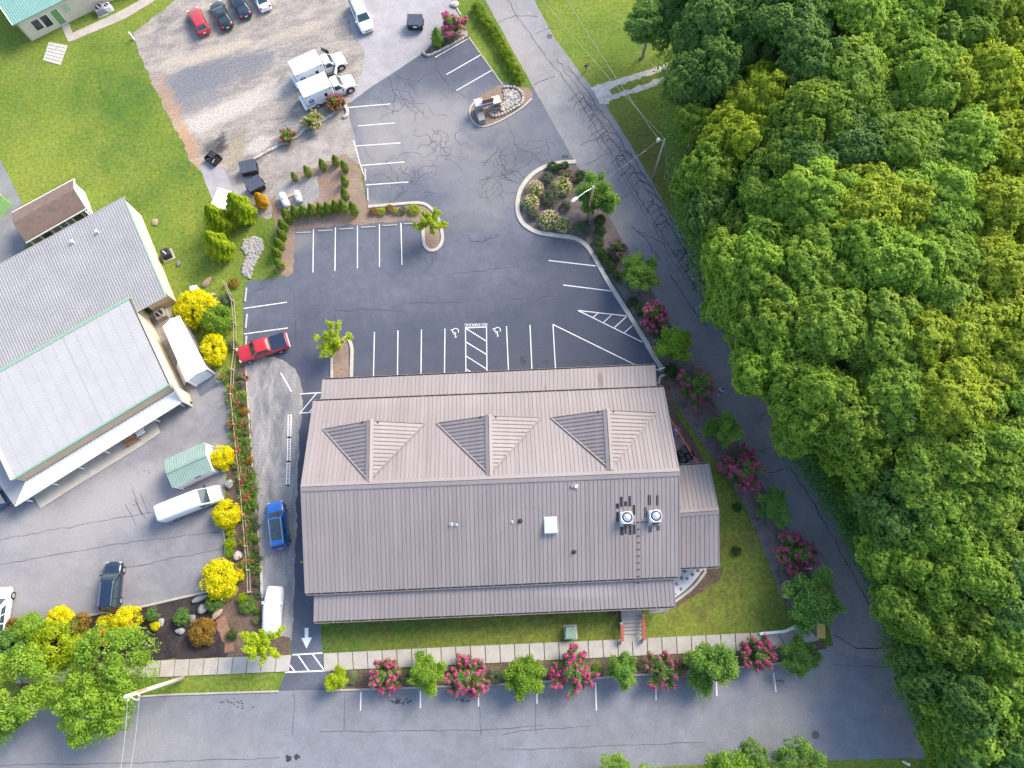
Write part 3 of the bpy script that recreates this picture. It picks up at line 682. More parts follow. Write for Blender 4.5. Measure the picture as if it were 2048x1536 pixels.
for a, b in [((995, 45), (1033, 30)), ((1033, 32), (1075, 33)), ((1070, 68), (1105, 55)), ((1068, 168), (1110, 152)), ((1160, 290), (1215, 270)), ((1170, 330), (1230, 300)), ((1225, 400), (1265, 385)), ((1265, 455), (1330, 490)), ((1530, 950), (1580, 935)), ((1550, 895), (1566, 920)), ((1576, 868), (1570, 905))]: crack('side_road', [a, b], 1.2, .09)
crack('side_road', [(1264, 455), (1290, 475), (1300, 490), (1320, 518)], 2, .1); crack('side_road', [(1340, 550), (1360, 580), (1410, 650)], 1.5, .1)
# lot crazing
def net(cx, cy, rx, ry, n, w=.055, where='parking_lot'):
    for _ in range(n):
        x, y = cx + rg.gauss(0, rx * .45), cy + rg.gauss(0, ry * .45); a = rg.uniform(0, 6.28); pts = [(x, y)]
        for k in range(rg.randint(3, 7)):
            a += rg.gauss(0, .7); L = rg.uniform(8, 18); x += math.cos(a) * L; y += math.sin(a) * L * .9
            if abs(x - cx) > rx or abs(y - cy) > ry: break
            pts.append((x, y))
        if len(pts) > 1: crack(where, pts, 1.0, w * rg.uniform(.7, 1.2), 6)
net(830, 190, 70, 50, 16); net(870, 300, 70, 45, 16); net(1010, 350, 55, 60, 22); net(1070, 300, 50, 25, 12); net(830, 370, 50, 40, 14); net(970, 480, 34, 12, 10, .08); net(860, 520, 14, 25, 4); net(1180, 480, 50, 8, 7, .05); net(760, 330, 40, 60, 9, .045)
for pl in [[(667, 612), (675, 622), (740, 620), (805, 622)], [(816, 608), (880, 603), (920, 606)], [(895, 550), (990, 540), (1045, 532)], [(1010, 590), (1022, 600), (1060, 596), (1120, 591)], [(588, 590), (590, 620)], [(590, 640), (593, 700)], [(672, 620), (668, 650)], [(1015, 240), (1035, 300), (1030, 330), (1010, 350)], [(870, 105), (872, 140), (900, 175), (930, 195)], [(860, 145), (830, 165), (790, 150)], [(505, 582), (530, 575)]]: crack('parking_lot', pl, 1.6, .06)
for pl in [[(1000, 1470), (1040, 1462), (1180, 1452)], [(640, 1462), (760, 1463), (960, 1460), (1090, 1450)], [(0, 1532), (300, 1524), (560, 1515)], [(1000, 1500), (1412, 1485)], [(590, 1385), (585, 1470)], [(690, 1385), (688, 1460)], [(1070, 1400), (1072, 1465)], [(960, 1400), (962, 1470)], [(1670, 1330), (1800, 1335)]]: crack('street', pl, 1.0, .045, 20)
for pl in [[(0, 1130), (120, 1108), (250, 1085), (440, 1064)], [(0, 1080), (200, 1042), (330, 1020)], [(200, 1145), (330, 1120), (440, 1098)], [(266, 980), (284, 1030)], [(270, 1000), (292, 1038)], [(252, 1010), (272, 1050)], [(280, 985), (298, 1030)]]: crack('neighbour_lot', pl, 1.0, .05, 15)
for k, mb in CK.items():
    if mb.f: tag(mb.build('sealed_cracks', 'tar', bpy.data.objects[k]), kind='stuff')
# oil drips and stains
def stain(where, px, py, rx, ry, seed, z, n=1, spread=0):
    q = random.Random(seed); mb = MB()
    for i in range(n):
        x, y = px + q.gauss(0, spread), py + q.gauss(0, spread * .35); k = 10; r0 = q.uniform(.5, 1)
        pts = [at(x + rx * r0 * math.cos(t) * q.uniform(.6, 1.15), y + ry * r0 * math.sin(t) * q.uniform(.6, 1.15)) for t in [6.283 * j / k for j in range(k)]]
        poly_mark(mb, pts, z + .0003 * i)
    tag(mb.build('oil_stain', 'stain', bpy.data.objects[where]), kind='stuff')
stain('street', 577, 1517, 9, 9, 1, .0125); stain('street', 594, 1514, 5, 7, 2, .0125, 3, 2); stain('street', 798, 1402, 4, 2.2, 3, .0125, 26, 9); stain('street', 468, 1407, 3, 1.6, 4, .0125, 22, 16); stain('street', 930, 1402, 3, 1.5, 5, .0125, 12, 7); stain('street', 1095, 1395, 1.6, 1, 6, .0125, 18, 10); stain('street', 1560, 1362, 2.5, 2.5, 7, .0125, 6, 3)
stain('neighbour_lot', 266, 976, 2.5, 2.2, 8, .0125); stain('neighbour_lot', 271, 998, 2, 1.6, 9, .0125); stain('neighbour_lot', 268, 1010, 2.2, 1.8, 10, .0125); stain('neighbour_lot', 290, 945, 1.5, 1, 11, .0125, 8, 12)
stain('parking_lot', 1131, 314, 7, 3.5, 12, .0225, 3, 2); stain('parking_lot', 1045, 722, 6, 7, 13, .0215, 5, 5); stain('parking_lot', 1090, 724, 4, 5, 14, .0215, 5, 4)
# manhole covers
def manhole(px, py, zb, label):
    p = at(px, py); mb = MB(); mb.lathe([(.40, 0), (.40, .012), (.34, .014), (.33, .008), (.05, .008), (.0, .008)], 20)
    o = mb.build('manhole_cover', 'iron'); o.location = (p.x, p.y, zb); tag(o, label, 'manhole')
manhole(1099, 73, .012, 'rusty round manhole cover at the edge of the side road')
manhole(1631, 1470, .007, 'round manhole cover in the street by the corner')
# ================================================================== MAIN BUILDING (brown standing-seam roof)
def V(*a): return Vector(a)
bld = thing('roofed_hall', 'long hall under a brown standing-seam metal roof with three dormers', 'building', at(980, 1000, 0))
def part(mb, name, mat, par, smooth=False):
    """build in world coordinates, then parent keeping the place"""
    o = mb.build(name, mat, None, smooth)
    keep(o, par); return o
def world_of(o):
    return (world_of(o.parent) if o.parent else Matrix.Identity(4)) @ o.matrix_parent_inverse @ Matrix.LocRotScale(o.location, o.rotation_euler, o.scale)
def keep(o, par):
    o.parent = par; o.matrix_parent_inverse = world_of(par).inverted()
NW, NE = V(-21.70, 17.95, 4.2), V(16.62, 19.52, 4.2)
RW, RE = V(-21.36, 8.15, 7.6), V(17.02, 9.72, 7.6)
SW, SE = V(-21.10, -2.30, 4.2), V(17.24, -0.62, 4.2)
def panel(a, b, c, d, seam=.06, sh=.045, th=.03):
    """one pan a,b (eave) c,d (ridge) ccw from above with a raised seam on the a-d side"""
    n = (b - a).cross(d - a).normalized(); mb = MB()
    mb.slab([a, b, c, d], th)
    u = (b - a).normalized() * seam; e = .004
    lo = [a + n * .002, a + u + n * .002, d + u + n * .002, d + n * .002]
    hi = [p + n * sh for p in lo]
    hi = [hi[0] + u * .2, hi[1] - u * .2, hi[2] - u * .2, hi[3] + u * .2]
    mb.add(lo + hi, [(4, 5, 6, 7), (0, 1, 5, 4), (1, 2, 6, 5), (2, 3, 7, 6), (3, 0, 4, 7)])
    return mb
def slope(par, A, B, C, D, n, mat, name='roof_panel', joined=False, **kw):
    big = MB()
    for i in range(n):
        s, t = i / n, (i + 1) / n
        mb = panel(A.lerp(B, s), A.lerp(B, t), D.lerp(C, t), D.lerp(C, s), **kw)
        if joined: big.add(mb.v, mb.f)
        else: part(mb, name, mat, par)
    if joined: return tag(part(big, name, mat, par), kind='stuff')
def deck(name, A, B, C, D, mat, par, off=.05, th=.12):
    mb = MB(); n = (B - A).cross(D - A).normalized(); mb.slab([p - n * off for p in (A, B, C, D)], th); return part(mb, name, mat, par)
sdeck = deck('roof_deck', SW, SE, RE, RW, 'roof_edge', bld)
ndeck = deck('roof_deck', NE, NW, RW, RE, 'roof_edge', bld)
slope(sdeck, SW, SE, RE, RW, 88, 'roof_panel_metal')
slope(ndeck, NE, NW, RW, RE, 88, 'roof_panel_metal')
# ridge cap
mb = MB(); up = V(0, 0, 1)
sS = (SW - RW).normalized(); sN = (NW - RW).normalized(); ov = (RE - RW).normalized() * .1
for s0 in (sS, sN):
    n = (RE - RW).normalized().cross(s0); n = n if n.z > 0 else -n
    q = [RW - ov + n * .10, RW + s0 * .42 - ov + n * .085, RE + s0 * .42 + ov + n * .085, RE + ov + n * .10]
    if (q[1] - q[0]).cross(q[3] - q[0]).z < 0: q = [q[0], q[3], q[2], q[1]]
    mb.slab(q, .03)
part(mb, 'ridge_cap', 'roof_brown', bld)
# barge (gable edge) trims
for E0, R0, S0, d in ((NW, RW, SW, -1), (NE, RE, SE, 1)):
    for P, Q in ((E0, R0), (R0, S0)):
        mb = MB(); x = V(.11 * d, 0, 0); z1, z0 = V(0, 0, .07), V(0, 0, -.22)
        a, b = (P, Q)
        vs = [a + z0, a + x + z0, a + x + z1, a + z1, b + z0, b + x + z0, b + x + z1, b + z1]
        mb.add(vs, [(0, 1, 2, 3), (7, 6, 5, 4), (0, 4, 5, 1), (1, 5, 6, 2), (2, 6, 7, 3), (3, 7, 4, 0)])
        part(mb, 'barge_trim', 'roof_brown', bld)
def gutter(A, B, out, par, w=.15, dz=-.06, straps=26, light='roof_brown'):
    """open channel along an eave with an outer lip and straps"""
    o = Vector(out).normalized(); z = V(0, 0, 1); mb = MB()
    a, b = A + z * dz + o * .02, B + z * dz + o * .02
    def bar(p, q, w0, w1, z0, z1):
        vs = [p + o * w0 + z * z0, p + o * w1 + z * z0, p + o * w1 + z * z1, p + o * w0 + z * z1]; vs += [v + (q - p) for v in vs]
        return vs, [(0, 1, 2, 3), (7, 6, 5, 4), (0, 4, 5, 1), (1, 5, 6, 2), (2, 6, 7, 3), (3, 7, 4, 0)]
    mb.add(*bar(a, b, 0, w, -.14, -.10))
    g = part(mb, 'gutter', 'gutter_dark', par)
    mb = MB(); mb.add(*bar(a, b, w, w + .035, -.14, .02)); part(mb, 'gutter_lip', light, g)
    mb = MB(); n = straps; d = (b - a)
    for i in range(n + 1):
        p = a + d * (i / n) * .995 + d * .0025; q = d.normalized() * .05
        vs = [p + o * -.02 + z * .02, p + o * (w + .03) + z * .02, p + o * (w + .03) + z * .05, p - o * .02 + z * .05]
        mb.add([v - q / 2 for v in vs] + [v + q / 2 for v in vs], [(0, 1, 2, 3), (7, 6, 5, 4), (0, 4, 5, 1), (1, 5, 6, 2), (2, 6, 7, 3), (3, 7, 4, 0)])
    tag(part(mb, 'gutter_straps', light, g), kind='stuff')
gutter(SW, SE, (0, -1, 0), bld); gutter(NW, NE, (0, 1, 0), bld)
# walls
def wall_run(pts, z0, tops, mat, par, name='wall', t=.2, closed=False):
    for (a, b), (ha, hb) in zip(zip(pts, pts[1:]), zip(tops, tops[1:])):
        d = (b - a).normalized(); n = V(d.y, -d.x, 0) * t; mb = MB()
        vs = [V(a.x, a.y, z0), V(b.x, b.y, z0), V(b.x, b.y, hb), V(a.x, a.y, ha)]
        vs += [v - n for v in vs]
        mb.add(vs, [(0, 1, 2, 3), (7, 6, 5, 4), (0, 4, 5, 1), (1, 5, 6, 2), (2, 6, 7, 3), (3, 7, 4, 0)])
        part(mb, name, mat, par)
iw = lambda p, dx, dy: V(p.x + dx, p.y + dy, 0)
wall_run([iw(SW, .5, .6), iw(SE, -.5, .6), iw(RE, -.5, 0), iw(NE, -.5, -.6), iw(NW, .5, -.6), iw(RW, .5, 0), iw(SW, .5, .6)], 0, [4.05, 4.05, 7.2, 4.05, 4.05, 7.2, 4.05], 'wall_stone', bld)
# porch roofs
NPw, NPe = V(-21.22, 20.70, 3.0), V(16.12, 22.40, 3.0)
NTw, NTe = V(-21.02, 17.75, 3.85), V(15.95, 19.25, 3.85)
SPw, SPe = V(-20.38, -5.12, 3.0), V(16.90, -3.60, 3.0)
STw, STe = V(-20.30, -2.05, 3.88), V(16.60, -0.45, 3.88)
d1 = deck('porch_deck', NPe, NPw, NTw, NTe, 'roof_edge', bld); slope(d1, NPe, NPw, NTw, NTe, 82, 'roof_brown', 'porch_panels', True)
d2 = deck('porch_deck', SPw, SPe, STe, STw, 'roof_edge', bld); slope(d2, SPw, SPe, STe, STw, 82, 'roof_brown', 'porch_panels', True)
gutter(SPw, SPe, (0, -1, 0), bld, straps=20); gutter(NPw, NPe, (0, 1, 0), bld, straps=20)
for k in range(9):
    for (A, B, dy) in ((SPw, SPe, .35), (NPw, NPe, -.35)):
        p = A.lerp(B, .02 + .96 * k / 8); mb = MB(); mb.box(p.x - .1, p.x + .1, p.y + dy - .1, p.y + dy + .1, 0, 2.84); part(mb, 'porch_post', 'wood_brown', bld)
for A, B, C, D, name in ((SPw, SPe, STe, STw, 's'), (NPe, NPw, NTw, NTe, 'n')):
    for P, Q, d in ((A, D, -1 if name == 's' else 1), (B, C, 1 if name == 's' else -1)):
        mb = MB(); x = V(.07 * d, 0, 0); z1, z0 = V(0, 0, .05), V(0, 0, -.16)
        vs = [P + z0, P + x + z0, P + x + z1, P + z1, Q + z0, Q + x + z0, Q + x + z1, Q + z1]
        mb.add(vs, [(0, 1, 2, 3), (7, 6, 5, 4), (0, 4, 5, 1), (1, 5, 6, 2), (2, 6, 7, 3), (3, 7, 4, 0)]); part(mb, 'barge_trim', 'roof_brown', bld)
mb = MB(); mb.add([V(SPw.x + .3, SPw.y + .4, .1), V(SPe.x - .3, SPe.y + .4, .1), V(STe.x, STe.y, .1), V(STw.x, STw.y, .1)], [(0, 1, 2, 3)]); part(mb, 'porch_floor', 'concrete_old', bld)
# east annex
A1, A2, A3 = V(17.30, 10.95, 3.0), V(21.40, 11.20, 3.0), V(21.62, 6.05, 4.6)
A4, A5, A6 = V(17.30, 5.75, 4.6), V(17.30, 0.22, 3.0), V(21.72, 0.42, 3.0)
d3 = deck('annex_deck', A2, A1, A4, A3, 'roof_edge', bld); slope(d3, A2, A1, A4, A3, 9, 'roof_panel_metal', 'annex_panel')
d4 = deck('annex_deck', A5, A6, A3, A4, 'roof_edge', bld); slope(d4, A5, A6, A3, A4, 9, 'roof_panel_metal', 'annex_panel')
mb = MB()
for s0 in ((A6 - A3).normalized(), (A2 - A3).normalized()):
    n = (A3 - A4).normalized().cross(s0); n = n if n.z > 0 else -n
    q = [A4 + n * .1, A4 + s0 * .35 + n * .085, A3 + s0 * .35 + n * .085, A3 + n * .1]
    if (q[1] - q[0]).cross(q[3] - q[0]).z < 0: q = [q[0], q[3], q[2], q[1]]
    mb.slab(q, .03)
part(mb, 'ridge_cap', 'roof_brown', bld)
gutter(A5, A6, (0, -1, 0), bld, straps=3); gutter(A1, A2, (0, 1, 0), bld, straps=3)
wall_run([iw(A5, 0, .5), iw(A6, -.35, .5), iw(A3, -.35, 0), iw(A2, -.35, -.5), iw(A1, 0, -.5)], 0, [2.85, 2.85, 4.3, 2.85, 2.85], 'wall_stone', bld)
for P, Q in ((A2, A3), (A3, A6)):
    mb = MB(); x = V(.08, 0, 0); z1, z0 = V(0, 0, .06), V(0, 0, -.2)
    vs = [P + z0, P + x + z0, P + x + z1, P + z1, Q + z0, Q + x + z0, Q + x + z1, Q + z1]
    mb.add(vs, [(0, 1, 2, 3), (7, 6, 5, 4), (0, 4, 5, 1), (1, 5, 6, 2), (2, 6, 7, 3), (3, 7, 4, 0)]); part(mb, 'barge_trim', 'roof_brown', bld)
# dormers: ridge level, valleys meet the north slope
nN = (NW - NE).cross(RE - NE).normalized(); nN = nN if nN.z > 0 else -nN
PN = NE + nN * .045
def dormer(tipL, tipR, apexF, apexB, k):
    L = on_plane(*tipL, PN, nN); Rr = on_plane(*tipR, PN, nN)
    B = on_plane(*apexB, PN, nN) + V(0, 0, .05)
    zt = B.z - .03
    F = at(apexF[0], apexF[1], zt)
    # keep the front face vertical: apex above the line between the tips
    m = L.lerp(Rr, .5); F = V(F.x, (F.y * .4 + (m.y) * .6) if abs(F.y - m.y) > .8 else F.y, zt)
    dm = None
    for (P, side) in ((L, -1), (Rr, 1)):
        # face P-F-B split into pans running down from the ridge F-B to the valley P-B, the last one starting at the eave P-F
        n = (P - F).cross(B - F).normalized(); n = n if n.z > 0 else -n
        q = [P, F, B]
        if (q[1] - q[0]).cross(q[2] - q[0]).z < 0: q = [P, B, F]
        mb = MB(); mb.slab(q, .06)
        dk = part(mb, 'dormer_deck', 'roof_edge', bld)
        npan = 15
        for i in range(npan):
            s, t = i / npan, (i + 1) / npan
            a, b = F.lerp(B, s) + n * .03, F.lerp(B, t) + n * .03
            c, d = P.lerp(B, t) + n * .03, P.lerp(B, s) + n * .03
            quad = [d, c, b, a] if ((c - d).cross(a - d)).z > 0 else [a, b, c, d]
            if i == npan - 1: quad = [p for j, p in enumerate(quad) if not any((p - r).length < 1e-3 for r in quad[:j])]
            mb = MB(); mb.slab(quad, .025)
            # seam along the front side of the pan
            u = (B - F).normalized() * .07
            lo = [a + n * .001, a + u + n * .001, d + u + n * .001, d + n * .001]; hi = [x + n * .04 for x in lo]
            mb.add(lo + hi, [(4, 5, 6, 7), (7, 6, 5, 4), (0, 1, 5, 4), (1, 2, 6, 5), (2, 3, 7, 6), (3, 0, 4, 7)])
            part(mb, 'dormer_panel', 'roof_panel_metal', dk)
        # valley flashing
        mb = MB(); dv = (B - P).normalized(); sv = nN.cross(dv).normalized() * .07
        mb.add([P - sv + nN * .05, P + sv + nN * .05, B + sv + nN * .05, B - sv + nN * .05, P - sv + nN * .09, P + sv + nN * .09, B + sv + nN * .09, B - sv + nN * .09], [(0, 1, 2, 3), (7, 6, 5, 4), (0, 4, 5, 1), (1, 5, 6, 2), (2, 6, 7, 3), (3, 7, 4, 0)])
        part(mb, 'valley_flashing', 'roof_brown', bld)
    # ridge cap
    mb = MB(); f = (B - F).normalized(); F2, B2 = F - f * .12, B + f * .1
    for P in (L, Rr):
        s0 = (P - F); s0 = (s0 - f * s0.dot(f)).normalized(); n = f.cross(s0); n = n if n.z > 0 else -n
        q = [F2 + n * .11, F2 + s0 * .36 + n * .10, B2 + s0 * .36 + n * .10, B2 + n * .11]
        if (q[1] - q[0]).cross(q[3] - q[0]).z < 0: q = [q[0], q[3], q[2], q[1]]
        mb.slab(q, .03)
    part(mb, 'ridge_cap', 'roof_brown', bld)
    # gable front wall, set back
    mb = MB(); bk = V(0, -.25, 0)
    mb.slab([p + bk for p in (Rr + V(0, 0, -.1), L + V(0, 0, -.1), F + V(0, 0, -.1))], .1); part(mb, 'gable_wall', 'wall_stone', bld)
    # ridge snow-guard knobs
    mb = MB()
    for dx in (-.85, .75): mb.bevbox(F.x + dx - .1, F.x + dx + .1, F.y - .25, F.y - .02, F.z - .55, F.z - .2, .04)
    part(mb, 'flood_lamp', 'black_plastic', bld)
dormer((646, 858), (850, 847), (740, 841), (738, 962), 0)
dormer((873, 846), (1082, 835), (977, 831), (979, 949), 1)
dormer((1101, 835), (1313, 825), (1213, 820), (1220, 938), 2)
# roof fittings on the south slope (things that stand on the roof)
nS = (SE - SW).cross(RW - SW).normalized(); nS = nS if nS.z > 0 else -nS
PS = SW + nS * .01
udS = (RW - SW).normalized(); uxS = (SE - SW).normalized()
def on_roof(px, py, h=0): 
    return on_plane(px, py, PS, nS) + nS * h
def roof_fan(px, py, label):
    p = on_roof(px, py); t = thing('exhaust_fan', label, 'roof fan', p, R(2.4), 'roof exhaust fans')
    mb = MB(); mb.bevbox(-.62, .62, -.62, .62, -.35, .42, .05); mb.build('curb_box', 'steel_bright', t)
    mb = MB(); mb.bevbox(-.75, -.3, -.85, .6, .02, .1, .02); mb.build('flashing', 'galvanised', t)
    mb = MB(); mb.lathe([(.36, .42), (.40, .55), (.62, .62), (.64, .80), (.58, .80), (.52, .72), (.0, .72)], 24); mb.build('fan_shroud', 'steel_bright', t, True)
    mb = MB(); mb.lathe([(.53, .73), (.53, .75), (.42, .755), (.42, .73)], 24); mb.build('fan_slot', 'gutter_dark', t)
    mb = MB(); mb.lathe([(.40, .74), (.38, .90), (.25, .97), (.0, .99)], 24); mb.build('fan_cap', 'steel_bright', t, True)
    mb = MB(); mb.box(-.25, .35, -.80, -.66, -.2, .12); mb.build('grease_cup', 'wood_brown', t)
roof_fan(1252, 1036, 'round steel exhaust fan amid the larger cluster of black patches')
roof_fan(1309, 1033, 'round steel exhaust fan near the roof end with few patches')
p = on_roof(1101, 1050); t = thing('roof_skylight', 'square white skylight box on the brown roof', 'skylight', p, R(2.4))
t.rotation_euler = (R(0), 0, R(2.4))
mb = MB(); mb.bevbox(-.68, .68, -.85, .85, -.35, .30, .04); mb.build('curb', 'steel_bright', t)
mb = MB(); mb.box(-.72, .72, -1.05, .98, -.06, .0, Matrix.Rotation(R(17.5), 4, 'X')); mb.build('flashing', 'galvanised', t)
mb = MB(); mb.bevbox(-.62, .62, -.79, .79, .302, .36, .05); mb.build('dome', 'lamp_clear', t)
def vent(px, py, r, h, label, mat='steel_bright'):
    p = on_roof(px, py); t = thing('roof_vent', label, 'roof vent', p)
    mb = MB(); mb.lathe([(r * 2.1, -.02), (r * 2.1, .03), (r * 1.3, .06), (r, .1), (r, h), (r * .8, h), (r * .8, h - .06), (0, h - .06)], 14); mb.build('pipe', mat, t)
    mb = MB(); mb.lathe([(r * .78, h - .055), (r * .78, h - .05), (0, h - .05)], 12); mb.build('opening', 'gutter_dark', t)
vent(902, 1049, .10, .30, 'small bright vent pipe alone on the left of the roof')
vent(913, 1050, .07, .25, 'small dark-topped vent pipe beside the bright pipe')
vent(1040.5, 1041, .13, .30, 'black-collared vent pipe left of the skylight', 'rubber_patch')
vent(1024, 1044, .07, .2, 'tiny pale vent stub left of the black-collared pipe')
vent(1148, 1103, .12, .25, 'black vent stub below the skylight', 'rubber_patch')
for x, y, wd, lb, mt in ((1144, 973, .22, 'dark square vent plate below the roof ridge', 'flagstone'), (1152, 973, .34, 'bright square vent box below the roof ridge', 'steel_bright')):
    p = on_roof(x, y); t = thing('roof_vent_box', lb, 'roof vent', p)
    mb = MB(); mb.bevbox(-wd / 2, wd / 2, -wd * .6, wd * .6, -.1, .22, .03); mb.build('hood', mt, t)
    mb = MB(); mb.box(-wd * .3, wd * .3, -wd * .62, -wd * .602, .0, .15); mb.build('louvre', 'gutter_dark', t)
# black rubber repair patches lie on the pans
def patch(x0, y0, x1, y1):
    c = on_roof((x0 + x1) / 2, (y0 + y1) / 2, .0); s = scale_at((y0 + y1) / 2, 6); wx, wy = abs(x1 - x0) / s / 2, abs(y1 - y0) / s / 2 * 1.02
    q = [c - uxS * wx - udS * wy, c + uxS * wx - udS * wy, c + uxS * wx + udS * wy, c - uxS * wx + udS * wy]
    mb = MB(); mb.slab([p + nS * .028 for p in q], .012)
    part(mb, 'repair_patch', 'rubber_patch', sdeck)
S0 = (1200, 960, 160 / 1755.)
for x0, y0, x1, y1 in [(340, 515, 415, 625), (428, 370, 495, 585), (518, 470, 590, 570), (612, 355, 676, 575), (705, 548, 770, 762), (355, 697, 410, 912), (966, 600, 1025, 815), (1047, 328, 1118, 545), (1232, 340, 1285, 555), (440, 990, 513, 1208), (530, 965, 582, 1180), (610, 985, 690, 1200), (706, 975, 778, 1188), (1063, 1030, 1132, 1148), (1240, 1000, 1308, 1102),
                        (708, 922, 772, 948), (795, 918, 860, 945), (888, 915, 950, 940), (975, 910, 1035, 936)] + [(800, 1070 + 147 * k, 868, 1095 + 147 * k) for k in range(9)]:
    f = S0[2]; patch(S0[0] + x0 * f, S0[1] + y0 * f, S0[0] + x1 * f, S0[1] + y1 * f)
# ================================================================== NEIGHBOURING BUILDINGS
def ribs_on(par, A, B, C, D, n, mat, name, w=.07, h=.05, kind='stuff'):
    """n narrow ribs running from edge A-B to edge D-C (A,B,C,D ccw from above)"""
    nn = (B - A).cross(D - A).normalized(); mb = MB()
    for i in range(n + 1):
        a, d = A.lerp(B, i / n), D.lerp(C, i / n); u = (B - A).normalized() * w / 2
        lo = [a - u, a + u, d + u, d - u]; hi = [a - u * .4 + nn * h, a + u * .4 + nn * h, d + u * .4 + nn * h, d - u * .4 + nn * h]
        mb.add(lo + hi, [(4, 5, 6, 7), (0, 1, 5, 4), (1, 2, 6, 5), (2, 3, 7, 6), (3, 0, 4, 7)])
    return tag(part(mb, name, mat, par), kind=kind)
def slabpart(name, quad, th, mat, par):
    q = [Vector(p) for p in quad]
    if (q[1] - q[0]).cross(q[-1] - q[0]).z < 0: q = list(reversed(q))
    mb = MB(); mb.slab(q, th); return part(mb, name, mat, par)
# ---- warehouse with galvanised roof and white roof
wh = thing('warehouse', 'cream warehouse with a ribbed galvanised roof joined to a smooth white roof', 'building', at(200, 650))
a1, a2 = at(246, 395, 4.4), at(331, 594, 3.6)
a0 = at(-160, 615, 4.4)
n1 = (a1 - a0).cross(a2 - a0).normalized(); n1 = n1 if n1.z > 0 else -n1
P1 = lambda x, y: on_plane(x, y, a0, n1)
a3 = P1(-75, 812)
r1 = slabpart('galvanised_roof', [a0, a3, a2, a1], .12, 'galvanised', wh)
ribs_on(r1, a3 + n1 * .002, a2 + n1 * .002, a1 + n1 * .002, a0 + n1 * .002, 78, 'galvanised', 'roof_ribs', .10, .06)
mb = MB()
for k in range(1, 11):       # lines of roof screws
    s = k / 11; A, B = a0.lerp(a3, s), a1.lerp(a2, s); m = 150
    for i in range(m):
        c = A.lerp(B, (i + .5) / m) + n1 * .004; u, v = (B - A).normalized() * .09, (a2 - a1).normalized() * .028
        mb.add([c - u - v, c + u - v, c + u + v, c - u + v] if (u.cross(v)).z > 0 else [c - u - v, c - u + v, c + u + v, c + u - v], [(0, 1, 2, 3)])
tag(part(mb, 'screw_lines', 'wire_grey', r1), kind='stuff')
def edge_bar(a, b, w, h, mat, par, name, up=.02):
    mb = MB(); d = (b - a).normalized(); n = V(-d.y, d.x, 0).normalized() * w / 2; z = V(0, 0, 1)
    vs = [a - n - z * h, a + n - z * h, a + n + z * up, a - n + z * up]; vs += [v + (b - a) for v in vs]
    mb.add(vs, [(0, 3, 2, 1), (4, 5, 6, 7), (0, 1, 5, 4), (1, 2, 6, 5), (2, 3, 7, 6), (3, 0, 4, 7)])
    return part(mb, name, mat, par)
edge_bar(a1, a2, .14, .25, 'green_trim', wh, 'roof_trim', .05); edge_bar(a0, a1, .10, .15, 'galvanised', wh, 'roof_trim', .04)
b1, b2, b3, b4 = at(259, 598, 4.3), at(338, 769, 4.6), at(25, 959, 4.6), at(-60, 778, 4.3)
# white roof sits a step above the eave of the ribbed roof
r2 = slabpart('white_roof', [b4, b3, b2, b1], .12, 'membrane', wh)
n2 = (b3 - b4).cross(b1 - b4).normalized(); n2 = n2 if n2.z > 0 else -n2
ribs_on(r2, b4 + n2 * .002, b3 + n2 * .002, b2 + n2 * .002, b1 + n2 * .002, 26, 'membrane', 'roof_ribs', .16, .022)
mb = MB()
for k in range(1, 14):
    s = k / 14; A, B = b4.lerp(b1, s), b3.lerp(b2, s); m = 44
    for i in range(m):
        c = A.lerp(B, (i + .5) / m) + n2 * .026; u, v = (b1 - b4).normalized() * .05, (B - A).normalized() * (.055 if k != 8 else .12)
        mb.add([c - u - v, c + u - v, c + u + v, c - u + v] if u.cross(v).z > 0 else [c - u - v, c - u + v, c + u + v, c + u - v], [(0, 1, 2, 3)])
tag(part(mb, 'screw_lines', 'wire_grey', r2), kind='stuff')
edge_bar(b1 + V(0, .15, 0), b4 + V(0, .15, 0), .34, .25, 'green_trim', wh, 'green_gutter', .08)
edge_bar(b2, b3, .20, .22, 'green_trim', wh, 'green_gutter', .05)
edge_bar(b3, b4, .35, .3, 'wall_cream', wh, 'parapet_trim', .12)
edge_bar(b1, b2, .07, .2, 'gutter_dark', wh, 'roof_trim', .04)
def vwall(a, b, z0, za, zb, mat, par, inset=0, name='wall', t=.15):
    d = (b - a).normalized(); d = V(d.x, d.y, 0).normalized(); n = V(-d.y, d.x, 0)
    mb = MB(); p = [V(a.x, a.y, z0), V(b.x, b.y, z0), V(b.x, b.y, zb), V(a.x, a.y, za)]
    p = [q + n * inset for q in p]; p += [q + n * t for q in p]
    mb.add(p, [(0, 1, 2, 3), (7, 6, 5, 4), (0, 4, 5, 1), (1, 5, 6, 2), (2, 6, 7, 3), (3, 7, 4, 0)])
    return part(mb, name, mat, par)
